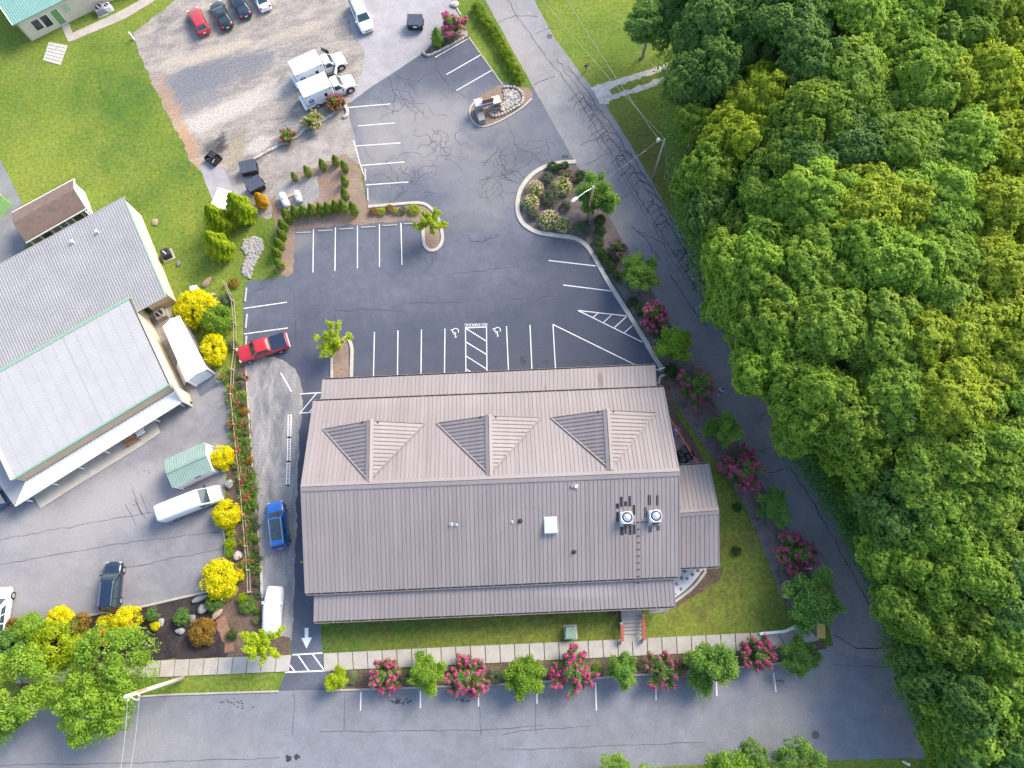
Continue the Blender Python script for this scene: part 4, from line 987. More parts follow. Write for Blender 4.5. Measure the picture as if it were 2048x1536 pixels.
# east wall (a2 -> a1 seen from outside), stops short of the overhanging eave
e2 = a2 + (a1 - a2).normalized() * .9
vwall(e2, a1, 0, 3.5, 4.25, 'wall_cream', wh, .05)
c3 = P1(287, 617)
s1 = c3 + (a1 - a2).normalized() * .9
vwall(s1, e2 - V(.05, .0, 0), 0, 3.4, 3.45, 'wall_tan', wh, .0)
vwall(b2, b1, 0, 4.4, 4.15, 'wall_cream', wh, .12)
fw = vwall(b3, b2, 0, 4.4, 4.4, 'wall_tan', wh, .1)
mb = MB()      # siding laps on the front band
nf = V((b2 - b3).y, -(b2 - b3).x, 0).normalized()
for k in range(62):
    p = b3.lerp(b2, (k + .5) / 62) - nf * -.0; u = (b2 - b3).normalized() * .03
    vs = [V(p.x, p.y, 2.6) - u, V(p.x, p.y, 2.6) + u, V(p.x, p.y, 4.3) + u, V(p.x, p.y, 4.3) - u]
    vs = [v - nf * .10 for v in vs] + [v - nf * .06 for v in vs]
    mb.add(vs, [(0, 1, 2, 3), (7, 6, 5, 4), (0, 4, 5, 1), (1, 5, 6, 2), (2, 6, 7, 3), (3, 7, 4, 0)])
tag(part(mb, 'siding_laps', 'wall_tan', fw), kind='stuff')
# canopy along the front, panel by panel
t0, t1 = V(b3.x, b3.y, 2.55), V(b2.x, b2.y, 2.55)
g0, g1 = at(30, 1013, 2.3), at(363, 805, 2.3)
NC = 44
for i in range(NC):
    s, t = i / NC, (i + 1) / NC
    A, B, C, D = g0.lerp(g1, s), g0.lerp(g1, t), t0.lerp(t1, t), t0.lerp(t1, s)
    part(panel(A, B, C, D, .10, .05, .03), 'canopy_panel', 'white_metal', wh)
edge_bar(g0 + V(0, 0, -.03), g1 + V(0, 0, -.03), .10, .12, 'galvanised', wh, 'canopy_gutter', .01)
# hipped west return of the canopy
w0 = at(-30, 905, 2.55); w1 = V(b4.x, b4.y, 2.55)
slabpart('canopy_return', [g0 + V(-.02, 0, 0), V(t0.x, t0.y, 2.55), w1, at(-120, 800, 2.3)], .05, 'galvanised', wh)
for k in range(7):
    p = g0.lerp(g1, .03 + .94 * k / 6) - nf * .3; mb = MB(); mb.box(p.x - .07, p.x + .07, p.y + .1, p.y + .24, .12, 2.2); part(mb, 'canopy_post', 'white_paint', wh)
# end wing wall east of the canopy
vwall(V(b2.x, b2.y, 0) + nf * .0, V(g1.x, g1.y, 0), 0, 4.2, 2.4, 'wall_cream', wh, .05, 'wing_wall', .2)
for x, y in ((197, 465), (147, 485)):
    p = P1(x, y); mb = MB(); mb.tube(p - n1 * .05, p + n1 * .45, .1, .1, 10); mb.lathe([(.16, .42), (.16, .5), (0, .56)], 10, 'Z', p); part(mb, 'vent_pipe', 'white_metal', wh)
# bench under the canopy
bp = at(264, 882, .45); bench = thing('bench', 'orange-brown wooden bench on the walk before the warehouse', 'bench', (bp.x, bp.y, .12), heading((240, 895), (300, 860)))
for k in range(4): mb = MB(); mb.bevbox(-.75, .75, -.30 + k * .14, -.18 + k * .14, .40, .44, .01); mb.build('seat_slat', 'wood_bench', bench)
for k in range(3): mb = MB(); mb.bevbox(-.75, .75, .28, .32, .52 + k * .15, .63 + k * .15, .01); mb.build('back_slat', 'wood_bench', bench)
for x in (-.7, .7):
    mb = MB(); mb.box(x - .04, x + .04, -.3, -.22, 0, .6); mb.build('leg', 'wood_brown', bench)
    mb = MB(); mb.box(x - .04, x + .04, .24, .32, 0, .95); mb.build('leg', 'wood_brown', bench)
    mb = MB(); mb.box(x - .04, x + .04, -.3, .24, .60, .64); mb.build('armrest', 'wood_bench', bench)
tp_ = at(281, 865, .7); tb = thing('walk_table', 'small white-topped table beside the wooden bench', 'table', (tp_.x, tp_.y, .12), heading((240, 895), (300, 860)))
mb = MB(); mb.bevbox(-.5, .5, -.3, .3, .62, .68, .02); mb.build('table_top', 'white_paint', tb)
for x in (-.42, .42):
    for y in (-.22, .22): mb = MB(); mb.tube((x, y, 0), (x, y, .62), .03); mb.build('leg', 'wood_brown', tb)
pp = at(376, 806, .4); pt = thing('planter_pot', 'black and white round pot at the warehouse corner', 'pot', (pp.x, pp.y, .01))
mb = MB(); mb.lathe([(.28, 0), (.36, .2), (.38, .5), (.33, .5), (.30, .42), (0, .42)], 16); mb.build('pot', 'black_plastic', pt, True)
mb = MB(); mb.lathe([(.0, .43), (.22, .44), (.2, .6), (.0, .68)], 12); mb.build('lid', 'white_paint', pt, True)
# ---- air conditioners
def ac_unit(px, py, z0, s, label, body='stone_grey', pad=True):
    p = at(px, py, z0 + .8 * s); t = thing('air_conditioner', label, 'air conditioner', (p.x, p.y, z0), R(28), 'outdoor air conditioners')
    if pad: mb = MB(); mb.bevbox(-.62 * s, .62 * s, -.62 * s, .62 * s, 0, .08, .01); mb.build('pad', 'kerb_concrete', t)
    mb = MB(); mb.bevbox(-.45 * s, .45 * s, -.45 * s, .45 * s, .08, .8 * s, .04); mb.build('case', body, t)
    mb = MB(); mb.lathe([(.40 * s, .8 * s), (.42 * s, .84 * s), (.36 * s, .85 * s), (.35 * s, .815 * s), (0, .812 * s)], 20); mb.build('fan_ring', body, t)
    mb = MB(); mb.lathe([(.34 * s, .816 * s), (.34 * s, .820 * s), (0, .820 * s)], 18); mb.build('fan_well', 'black_plastic', t)
    mb = MB(); mb.lathe([(.09 * s, .82 * s), (.08 * s, .86 * s), (0, .87 * s)], 10)
    mb.build('fan_hub', 'steel_bright', t)
    for k in range(4):
        a = k * 1.571 + .4; mb = MB(); mb.box(.08 * s, .30 * s, -.07 * s, .07 * s, .826 * s, .832 * s, Matrix.Rotation(a, 4, 'Z') @ Matrix.Rotation(.0, 4, 'X')); mb.build('fan_blade', 'steel_bright' if k % 2 else 'black_plastic', t)
    return t
ac_unit(329, 505, 0, 1.15, 'dark air conditioner with pale fan on the lawn by the warehouse', 'black_plastic')
ac_unit(318, 627, 0, 1.3, 'tan air conditioner in the nook behind the white storage shed', 'wall_stone')
ac_unit(196, 14, 0, 1.2, 'grey air conditioner with round top beside the cream house', 'stone_grey')
ac_unit(212, 10, 0, .95, 'smaller white air conditioner beside the cream house', 'white_paint')
# ---- brown shingled cabin shed
sh = thing('cabin_shed', 'brown shingle-roofed shed with tan panels behind the warehouse', 'shed', at(110, 430))
z0, zr = 2.5, 3.65
k0, k1 = at(24, 425, z0), at(148, 358, z0); k2, k3 = at(173, 417, z0), at(52, 486, z0)
q0, q1 = at(25.4, 445.5, zr), at(148.4, 377, zr)
slabpart('roof_slope', [k0, q0, q1, k1], .1, 'shingle_brown', sh); rs = slabpart('roof_slope', [k3, k2, q1, q0], .1, 'shingle_brown', sh)
mb = MB(); nn_ = (k2 - k3).cross(q0 - k3).normalized()
for r in range(1, 12):       # shingle courses
    A, B = k3.lerp(q0, r / 12), k2.lerp(q1, r / 12); u = (q0 - k3).normalized() * .05
    mb.add([A + nn_ * .001, B + nn_ * .001, B + u + nn_ * .018, A + u + nn_ * .018, A + nn_ * .018, B + nn_ * .018], [(4, 5, 2, 3), (0, 1, 5, 4)])
tag(part(mb, 'shingle_courses', 'shingle_brown', rs), kind='stuff')
for A, B in ((k0, k1), (k3, k2), (k1, q1), (q1, k2)): edge_bar(A, B, .08, .14, 'white_paint', sh, 'fascia', .03)
ins = lambda A, B, f: A.lerp(B, f)
w3, w2 = k3.lerp(k2, .03), k2.lerp(k3, .02)
ddir = (k2 - k3).normalized(); dn = V(ddir.y, -ddir.x, 0).normalized()
vwall(w3, w2, 0, 2.4, 2.4, 'siding_brown', sh, .25); 
w1 = k1.lerp(k2, .06)
mb = MB(); zg = 3.5; pts = [V(w2.x, w2.y, 0) - dn * -.0 , V(w1.x, w1.y, 0), V(w1.x, w1.y, 2.4), V(q1.x, q1.y, zg), V(w2.x, w2.y, 2.4)]
pts = [p - ddir * .22 for p in pts]
mb.slab(pts, .1); part(mb, 'gable_wall', 'white_paint', sh)
def on_wall(A, dirv, nrm, u0, u1, z0_, z1_, mat, name, par, t=.05, off=.0):
    mb = MB(); q = [A + dirv * u0 + V(0, 0, z0_), A + dirv * u1 + V(0, 0, z0_), A + dirv * u1 + V(0, 0, z1_), A + dirv * u0 + V(0, 0, z1_)]
    q = [p + nrm * off for p in q]; mb.slab([p + nrm * t for p in q], t); return part(mb, name, mat, par)
WA = V(w3.x, w3.y, 0) - dn * .25
L_ = (w2 - w3).length
for f0, f1, kind in ((.0, .035, 't'), (.17, .19, 't'), (.19, .36, 'g'), (.36, .38, 't'), (.50, .52, 't'), (.52, .62, 'd'), (.62, .64, 't'), (.72, .74, 't'), (.74, .90, 'g'), (.90, .92, 't'), (.975, 1.0, 't')):
    if kind == 't': on_wall(WA, ddir, dn, f0 * L_, f1 * L_, 0, 2.38, 'white_paint', 'trim_post', sh, .05)
    elif kind == 'g':
        fr = on_wall(WA, ddir, dn, f0 * L_, f1 * L_, 1.0, 2.2, 'white_paint', 'window', sh, .04); on_wall(WA, ddir, dn, (f0 + .012) * L_, (f1 - .012) * L_, 1.08, 2.12, 'glass_dark', 'pane', fr, .05)
    else:
        fr = on_wall(WA, ddir, dn, f0 * L_, f1 * L_, .05, 2.25, 'white_paint', 'door', sh, .04)
        for i in range(3):
            for j in range(2): on_wall(WA, ddir, dn, (f0 + .012 + i * .028) * L_, (f0 + .034 + i * .028) * L_, 1.35 + j * .42, 1.7 + j * .42, 'glass_dark', 'pane', fr, .05)
# ---- small green shed at the picture edge
gs = thing('lime_shed', 'small lime-panelled shed with green tarpaulin beside the yard drive', 'shed', at(-20, 430), R(-32))
g_ = at(6, 395, 2.3)
mb = MB(); mb.bevbox(-4.2, .9, -1.5, 1.5, 0, 2.1, .05); o = mb.build('body', 'lime_panel', gs)
gs.location = (at(8, 420).x - .6, at(8, 420).y, .007)
mb = MB(); mb.slab([V(-4.3, -1.65, 2.11), V(1.0, -1.65, 2.11), V(1.0, 0, 2.7), V(-4.3, 0, 2.7)], .06); mb.build('roof_slope', 'green_metal', gs)
mb = MB(); mb.slab([V(1.0, 1.65, 2.11), V(-4.3, 1.65, 2.11), V(-4.3, 0, 2.7), V(1.0, 0, 2.7)], .06); mb.build('roof_slope', 'siding_brown', gs)
# ---- white storage shed
ws = thing('storage_shed', 'long white metal storage shed squeezed beside the warehouse', 'shed', at(380, 710))
zt, ze = 2.9, 2.45
u0, u1, u2, u3 = at(325, 653, ze), at(359, 631, ze), at(415, 738, ze), at(373, 764, ze)
rid0, rid1 = u0.lerp(u1, .55) + V(0, 0, zt - ze), u3.lerp(u2, .55) + V(0, 0, zt - ze)
slabpart('roof_slope', [u0, u3, rid1, rid0], .06, 'white_metal', ws); slabpart('roof_slope', [u1, rid0, rid1, u2], .06, 'white_metal', ws)
vwall(u2, u1, 0, ze - .08, ze - .08, 'galvanised', ws, .08); vwall(u3, u2, 0, ze - .08, ze - .08, 'white_paint', ws, .1); vwall(u0, u3, 0, ze - .08, ze - .08, 'white_paint', ws, .08); vwall(u1, u0, 0, ze - .08, ze - .08, 'white_paint', ws, .08)
mb = MB(); m_ = rid1 - V(0, 0, .08); mb.slab([u3 + V(0, .15, -.08), u2 + V(0, .15, -.08), m_ + V(0, .15, 0)], .08); part(mb, 'gable_wall', 'white_paint', ws)
mb = MB(); dd = (u2 - u1)
for k in range(14):
    p = u1 + dd * (k + .5) / 14; d_ = dd.normalized(); n_ = V(-d_.y, d_.x, 0); n_ = n_ if n_.x > 0 else -n_; mb.box(-.05, .05, 0, .06, .1, ze - .1, Matrix.Translation((p.x - n_.x * .07, p.y - n_.y * .07, 0)) @ Matrix.Rotation(math.atan2(d_.y, d_.x), 4, 'Z'))
tag(part(mb, 'wall_ribs', 'galvanised', ws), kind='stuff')
lp = at(358, 748, .9); mb = MB(); mb.slab([V(-.25, -1.3, .02), V(.45, -1.3, 1.2), V(.45, 1.3, 1.2), V(-.25, 1.3, .02)], .05)
o = mb.build('leaning_panel', 'white_paint'); o.location = (lp.x, lp.y, .012); o.rotation_euler = (0, 0, R(28)); tag(o, 'grey-white sheet leaning beside the white storage shed', 'panel')
# ---- green garden shed
gd = thing('garden_shed', 'white garden shed with a pale green ribbed metal roof', 'shed', at(385, 940))
ze, zt = 2.2, 2.85
v0, v1, v2, v3 = at(330, 919, ze), at(409, 884, ze), at(424, 940, ze), at(345.5, 976, ze)
m0, m1 = v0.lerp(v3, .5) + V(0, 0, zt - ze), v1.lerp(v2, .5) + V(0, 0, zt - ze)
ra = slabpart('roof_slope', [v0, m0, m1, v1], .05, 'green_metal', gd); rb = slabpart('roof_slope', [v3, v2, m1, m0], .05, 'green_metal', gd)
ribs_on(ra, v1, v0, m0, m1, 17, 'green_metal', 'roof_ribs', .09, .03); ribs_on(rb, v3, v2, m1, m0, 17, 'green_metal', 'roof_ribs', .09, .03)
edge_bar(m0 + V(0, 0, .03), m1 + V(0, 0, .03), .3, .05, 'green_metal', gd, 'ridge_cap', .03)
vwall(v3, v2, .006, ze - .06, ze - .06, 'white_paint', gd, .12); vwall(v2, v1, .006, ze - .06, ze - .06, 'white_paint', gd, .12); vwall(v1, v0, .006, ze - .06, ze - .06, 'white_paint', gd, .12); vwall(v0, v3, .006, ze - .06, ze - .06, 'white_paint', gd, .12)
dv = (v2 - v1).normalized(); ex = V(-dv.y, dv.x, 0); ex = ex if ex.x > 0 else -ex
for (p, q, m, s_) in ((v2, v1, m1, -1), (v3, v0, m0, 1)):
    mb = MB(); mb.slab([x + ex * .12 * s_ - V(0, 0, .06) for x in ((p, q, m) if s_ < 0 else (q, p, m))], .06); part(mb, 'gable_wall', 'white_paint', gd)
fdir = (v2 - v3).normalized(); fn = V(fdir.y, -fdir.x, 0)
on_wall(V(v3.x, v3.y, 0) - fn * .12, fdir, fn, 2.35, 3.0, 1.5, 2.0, 'glass_dark', 'window', gd, .03); on_wall(V(v3.x, v3.y, 0) - fn * .12, fdir, fn, .6, 1.6, .1, 2.0, 'white_metal', 'door', gd, .04)
# ---- cream house with green roof (corner of the picture)
ho = thing('cream_house', 'cream-sided house with a pale green ribbed roof', 'house', at(60, 30))
base0, base1 = at(63, 83), at(232, -2); hd = (base1 - base0).normalized(); hn = V(hd.y, -hd.x, 0)
far = base1 + hd * 6
H0 = V(base0.x, base0.y, 0)
vwall(H0, far, 0, 3.4, 3.4, 'wall_cream', ho, 0, 'front_wall', .2)
back = H0 - hn * 9; gm = H0 - hn * 4.5
mb = MB(); mb.slab([back, H0, H0 + V(0, 0, 3.4), gm + V(0, 0, 5.4), back + V(0, 0, 3.4)], .2); part(mb, 'gable_wall', 'wall_cream', ho)
e0, e1 = H0 + hn * .22 - hd * .35 + V(0, 0, 3.38), far + hn * .22 + V(0, 0, 3.38)
rr0, rr1 = gm - hd * .35 + V(0, 0, 5.55), gm + (far - H0) + V(0, 0, 5.55)
bk0, bk1 = back - hn * .22 - hd * .35 + V(0, 0, 3.38), back - hn * .22 + (far - H0) + V(0, 0, 3.38)
ro = slabpart('roof_slope', [e0, e1, rr1, rr0], .1, 'green_roof', ho); ro2 = slabpart('roof_slope', [bk1, bk0, rr0, rr1], .1, 'green_roof', ho)
ribs_on(ro, e0, e1, rr1, rr0, 60, 'green_roof', 'roof_ribs', .09, .045)
edge_bar(e0, rr0, .12, .2, 'white_paint', ho, 'barge_trim', .06); edge_bar(e0, e1, .1, .15, 'green_roof', ho, 'gutter', .0)
mb = MB()
for k in range(14): mb.slab([H0 + hd * .02 + hn * .012 + V(0, 0, .18 + k * .2), far + hn * .012 + V(0, 0, .18 + k * .2), far + hn * .012 + V(0, 0, .20 + k * .2), H0 + hd * .02 + hn * .012 + V(0, 0, .20 + k * .2)], .012)
tag(part(mb, 'siding_laps', 'wall_cream', ho), kind='stuff')
def u_of(px, py):
    p = on_plane(px, py, H0, hn); return (p - H0).dot(hd), p.z
def house_open(pxs, mat, name, trim='wall_cream', pane=None):
    us = [u_of(*p) for p in pxs]; ua, ub = min(u[0] for u in us), max(u[0] for u in us); za, zb = min(u[1] for u in us), max(u[1] for u in us)
    um = sum(u[0] for u in us) / 4; hw = (abs(us[1][0] - us[0][0]) + abs(us[2][0] - us[3][0])) / 4
    za, zb = (us[2][1] + us[3][1]) / 2, (us[0][1] + us[1][1]) / 2; za, zb = max(.05, min(za, zb)), min(2.6, max(za, zb))
    fr = on_wall(H0, hd, hn, um - hw - .08, um + hw + .08, za - .06, zb + .06, trim, name, ho, .05)
    if pane: on_wall(H0, hd, hn, um - hw, um + hw, za, zb, pane, 'pane', fr, .07)
    else: on_wall(H0, hd, hn, um - hw, um + hw, za, zb, mat, 'leaf', fr, .07)
house_open([(60, 44), (74, 37), (89, 55), (74, 60)], None, 'window', 'white_paint', 'glass_dark')
house_open([(78, 35), (91, 28), (108, 48), (94, 54)], None, 'window', 'white_paint', 'glass_dark')
house_open([(98, 23), (112, 16), (133, 44), (120, 49)], 'green_paint', 'door', 'white_paint')
house_open([(121, 12), (132, 7), (142, 19), (130, 25)], None, 'window', 'wall_cream', 'glass_pale')
# pale slab on the lawn, laid as blocks
c0, c1, c2, c3_ = at(98, 84), at(136, 91), at(121, 131), at(86, 121)
pd = thing('patio_slab', 'square pad of whitish concrete blocks on the lawn', 'patio pad', at(111, 107))
for i in range(6):
    for j in range(6):
        f = lambda u, v: c0.lerp(c1, u).lerp(c3_.lerp(c2, u), v)
        g = .012; q = [f(i / 6 + g, (j + 1) / 6 - g), f((i + 1) / 6 - g, (j + 1) / 6 - g), f((i + 1) / 6 - g, j / 6 + g), f(i / 6 + g, j / 6 + g)]
        hz = .07 + random.Random(i * 9 + j).uniform(-.012, .012)
        mb = MB(); mb.slab([V(p.x, p.y, hz) for p in q], hz); part(mb, 'block', 'pad_concrete', pd)
# ================================================================== VEHICLES  (+x forward, z up, origin on the ground at the centre)
def rounded_ring(x, hw, zb, zt, crown=.03, sh=.80):
    """cross-section at station x: floor, tumble-home side, shoulder, crowned top (ccw seen from +x)"""
    h = zt - zb
    half = [(hw * .93, zb), (hw, zb + h * .28), (hw * .995, zb + h * .62), (hw * .955, zb + h * .88), (hw * sh, zt), (hw * .35, zt + crown)]
    return [(x, y, z) for y, z in half] + [(x, -y, z) for y, z in reversed(half)]
def wheel(par, x, y, r, side, w=.22, rimmat='rim'):
    m = MB(); yo = y
    m.lathe([(r * .62, -w / 2), (r * .95, -w / 2), (r, -w * .3), (r, w * .3), (r * .95, w / 2), (r * .62, w / 2)], 18, 'Y', (x, yo, r)); t = m.build('wheel', 'tyre', par, True)
    m = MB(); f = w / 2 * side
    m.lathe([(r * .66, f - .012), (r * .66, f + .004), (r * .5, f + .012), (r * .12, f + .03), (0, f + .03)], 14, 'Y', (x, yo, r)); m.build('rim', rimmat, t)
def frustum_face(cab, face, s0, s1, t0, t1, off=.006):
    xF, xR, xf, xr, wb, wr, zb, zr = cab
    if face == 'front': c = [V(xF, wb, zb), V(xF, -wb, zb), V(xf, -wr, zr), V(xf, wr, zr)]; c = [c[1], c[0], c[3], c[2]]
    elif face == 'rear': c = [V(xR, wb, zb), V(xR, -wb, zb), V(xr, -wr, zr), V(xr, wr, zr)]
    elif face == 'left': c = [V(xF, wb, zb), V(xR, wb, zb), V(xr, wr, zr), V(xf, wr, zr)]
    else: c = [V(xR, -wb, zb), V(xF, -wb, zb), V(xf, -wr, zr), V(xr, -wr, zr)]
    P = lambda s, t: c[0].lerp(c[1], s).lerp(c[3].lerp(c[2], s), t)
    q = [P(s0, t0), P(s1, t0), P(s1, t1), P(s0, t1)]
    n = (c[1] - c[0]).cross(c[3] - c[0]).normalized()
    return [p + n * off for p in q]
def pane(par, name, q, mat='glass_car', th=.004):
    m = MB(); m.slab(q, th); return m.build(name, mat, par)
def cabin(par, cab, paint, side_split, name='cabin', crown=.05, roofmat=None, rails=None, sunroof=False, glass='glass_car', windows=True, rear=True):
    xF, xR, xf, xr, wb, wr, zb, zr = cab
    def ring(x0, x1, w, z, r):
        return [(x1 + r, -w, z), (x0 - r, -w, z), (x0, -w + r, z), (x0, w - r, z), (x0 - r, w, z), (x1 + r, w, z), (x1, w - r, z), (x1, -w + r, z)]
    m = MB(); m.loft([ring(xF, xR, wb, zb, .06), ring(xf, xr, wr, zr, .08)], cap1=False); body = m.build(name, paint, par)
    m = MB(); m.loft([ring(xf, xr, wr, zr, .08), ring(xf - .06, xr + .06, wr - .06, zr + crown * .6, .10), ring(xf - .3, xr + .3, wr - .25, zr + crown, .15)]); ro = m.build('roof', roofmat or paint, par, True)
    if windows:
        pane(par, 'windshield', frustum_face(cab, 'front', .07, .93, .06, .94), glass)
        if rear: pane(par, 'rear_window', frustum_face(cab, 'rear', .09, .91, .12, .90), glass)
        for f in ('left', 'right'):
            for a, b in side_split:
                if f == 'right': a, b = 1 - b, 1 - a
                pane(par, 'side_window', frustum_face(cab, f, a, b, .12, .88), glass)
    if rails:
        for y in (-wr + .1, wr - .1):
            m = MB(); m.box(xr + .15, xf - .2, y - .025, y + .025, zr + .03, zr + crown + .05); m.build('roof_rail', rails, par)
    if sunroof:
        m = MB(); m.bevbox(xr + .55, xf - .15, -wr + .16, wr - .16, zr + crown - .005, zr + crown + .012, .02); m.build('sunroof', glass, par)
    return body
def hull(par, st, paint, name='body', cap=True):
    """st: list of (x, half width, zb, zt)"""
    m = MB(); m.loft([rounded_ring(*s) for s in st]); return m.build(name, paint, par, True)
def lamp(par, name, x, y, z, sx, sy, sz, mat):
    m = MB(); m.bevbox(x - sx / 2, x + sx / 2, y - sy / 2, y + sy / 2, z - sz / 2, z + sz / 2, .02); return m.build(name, mat, par)
def arches(par, xs, hw, r):
    for x in xs:
        for s in (-1, 1):
            m = MB(); y0 = hw * s
            m.lathe([(r * 1.12, -.02), (r * 1.12, .006), (r * .9, .008), (r * .9, -.02)], 18, 'Y', (x, y0, r)); m.build('wheel_arch', 'black_plastic', par)
def place(t, px, py, z, hd, ground=.017):
    p = at(px, py, z); t.location = (p.x, p.y, ground); t.rotation_euler = (0, 0, hd)
def sedan(name, label, L, W, H, paint, kind='sedan', **kw):
    t = thing(name, label, 'car'); hw = W / 2; f, r = L / 2, -L / 2; g = .22
    zb = H * .62
    if kind == 'sedan':
        hull(t, [(r, hw * .72, .42, .80), (r + .12, hw * .88, .30, .92), (r + .5, hw * .97, g, zb + .06), (r + 1.2, hw, g, zb + .04), (0, hw, g, zb), (f - 1.5, hw, g, zb - .03), (f - .6, hw * .97, g, zb - .14), (f - .15, hw * .86, .26, zb - .30), (f, hw * .66, .36, zb - .42)], paint)
        cab = (f - 1.25, r + .55, f - 2.05, r + 1.30, hw * .90, hw * .70, zb - .04, H - .05); split = [(.13, .47), (.51, .86)]
    elif kind == 'hatch':
        hull(t, [(r, hw * .74, .42, .90), (r + .12, hw * .90, .30, 1.0), (r + .5, hw * .98, g, zb + .06), (r + 1.2, hw, g, zb + .05), (0, hw, g, zb + .02), (f - 1.2, hw, g, zb), (f - .5, hw * .97, g, zb - .14), (f - .13, hw * .84, .28, zb - .32), (f, hw * .66, .38, zb - .44)], paint)
        cab = (f - .95, r + .12, f - 1.75, r + .62, hw * .92, hw * .72, zb - .02, H - .05); split = [(.14, .42), (.45, .70), (.73, .92)]
    else:
        hull(t, [(r, hw * .80, .45, 1.0), (r + .12, hw * .93, .32, 1.06), (r + .4, hw * .99, g, zb + .04), (r + 1.2, hw, g, zb + .04), (0, hw, g, zb + .02), (f - 1.3, hw, g, zb - .01), (f - .5, hw * .97, g, zb - .12), (f - .13, hw * .88, .3, zb - .26), (f, hw * .74, .4, zb - .42)], paint)
        cab = (f - 1.15, r + .06, f - 1.85, r + .35, hw * .93, hw * .76, zb - .02, H - .06); split = [(.15, .40), (.43, .68), (.71, .93)]
    cabin(t, cab, paint, split, rails=kw.get('rails'), sunroof=kw.get('sunroof', False), roofmat=kw.get('roofmat'))
    wr = kw.get('wr', .33); wx = (f - .92, r + .95)
    arches(t, wx, hw * .995, wr)
    for x in wx:
        for s in (-1, 1): wheel(t, x, s * (hw - .09), wr, s, rimmat=kw.get('rimmat', 'rim'))
    for s in (-1, 1):
        lamp(t, 'headlight', f - .16, s * hw * .68, zb - .36, .26, .34, .14, 'lamp_clear')
        lamp(t, 'tail_light', r + .09, s * hw * .70, zb - .02, .16, .30, .20, 'tail_red')
        lamp(t, 'mirror', cab[0] - .25, s * (hw + .07), zb + .08, .14, .2, .14, paint)
    lamp(t, 'licence_plate', r - .0, 0, .70, .05, .36, .16, 'white_paint'); lamp(t, 'rear_bumper', r + .05, 0, .46, .22, W * .78, .18, paint if kind != 'x' else 'black_plastic')
    lamp(t, 'grille', f - .02, 0, zb - .50, .06, W * .45, .16, 'black_plastic')
    m = MB(); m.box(f - 1.28, f - .22, -.012, .012, 0, .004, Matrix.Translation((0, 0, 0))) if False else None
    return t
# red pickup ---------------------------------------------------------
def pickup(label, paint):
    t = thing('pickup_truck', label, 'pickup truck'); L, W = 5.9, 2.02; hw = W / 2; f, r = L / 2, -L / 2; g = .34
    hull(t, [(r + .02, hw * .94, .55, 1.22), (r + .15, hw * .98, g + .05, 1.26), (-.95, hw, g, 1.27), (-.9, hw, g, 1.24), (.9, hw, g, 1.22), (1.5, hw, g, 1.20), (f - .5, hw * .97, g, 1.10), (f - .15, hw * .90, .42, 1.02), (f, hw * .80, .5, .92)], paint)
    cabin(t, (1.42, -.98, .72, -.72, hw * .93, hw * .76, 1.18, 1.84), paint, [(.16, .50), (.54, .90)])
    m = MB(); m.bevbox(r + .12, -1.02, -hw * .88, hw * .88, 1.28, 1.335, .02); m.build('tonneau_cover', 'car_navy', t)
    m = MB(); m.bevbox(r - .12, r + .06, -hw * .93, hw * .93, .55, .78, .04); m.build('rear_bumper', 'chrome', t)
    m = MB(); m.bevbox(r - .02, r + .10, -hw * .82, hw * .82, .80, 1.31, .03); m.build('tailgate', paint, t)
    m = MB(); m.bevbox(f - .12, f + .06, -hw * .86, hw * .86, .48, .68, .04); m.build('front_bumper', 'chrome', t)
    lamp(t, 'grille', f - .02, 0, .84, .06, 1.1, .22, 'black_plastic')
    arches(t, (f - .98, r + 1.15), hw * .995, .39)
    for x in (f - .98, r + 1.15):
        for s in (-1, 1): wheel(t, x, s * (hw - .08), .39, s, .26)
    for s in (-1, 1):
        lamp(t, 'headlight', f - .14, s * hw * .72, .90, .24, .36, .2, 'lamp_clear'); lamp(t, 'tail_light', r + .02, s * hw * .92, 1.05, .1, .12, .34, 'tail_red')
        lamp(t, 'mirror', 1.0, s * (hw + .10), 1.28, .12, .24, .2, 'black_plastic'); lamp(t, 'door_handle', -.1, s * (hw + .005), 1.02, .16, .03, .04, paint); lamp(t, 'door_handle', -.85 + .1, s * (hw + .005), 1.02, .16, .03, .04, paint)
    return t
t = pickup('red crew-cab pickup with a dark bed cover parked at the gravel edge', 'car_red'); place(t, 526, 696, .8, heading((572, 684), (484, 713)), .02)
# cars at the gravel yard --------------------------------------------
hd = heading((402, 62), (390, 22))
t = sedan('parked_car', 'red hatchback parked nose-out on the gravel beside a black sedan', 4.5, 1.82, 1.50, 'car_dark_red', 'hatch'); place(t, 396, 40, .75, heading((409, 64), (384, 16)), .008)
t = sedan('parked_car', 'black sedan with a dark sunroof parked between red and navy cars', 4.75, 1.84, 1.45, 'car_black', 'sedan', sunroof=True); place(t, 442, 28, .75, heading((455, 52), (430, 3)), .008)
t = sedan('parked_car', 'dark navy sedan parked between the black and white cars', 4.75, 1.84, 1.45, 'car_navy', 'sedan'); place(t, 479, 6, .75, heading((492, 31), (466, -20)), .008)
t = sedan('parked_car', 'white sedan beside the navy car, mostly outside the view', 4.7, 1.82, 1.45, 'car_white', 'sedan'); place(t, 519, -9, .75, heading((531, 15), (507, -34)), .008)
t = sedan('parked_suv', 'white full-size suv on the pale drive beside the black dumpster', 5.3, 2.02, 1.95, 'car_white', 'suv', wr=.40, rails='black_plastic'); place(t, 722, 28, .95, heading((706, -12), (738, 58)), .012)
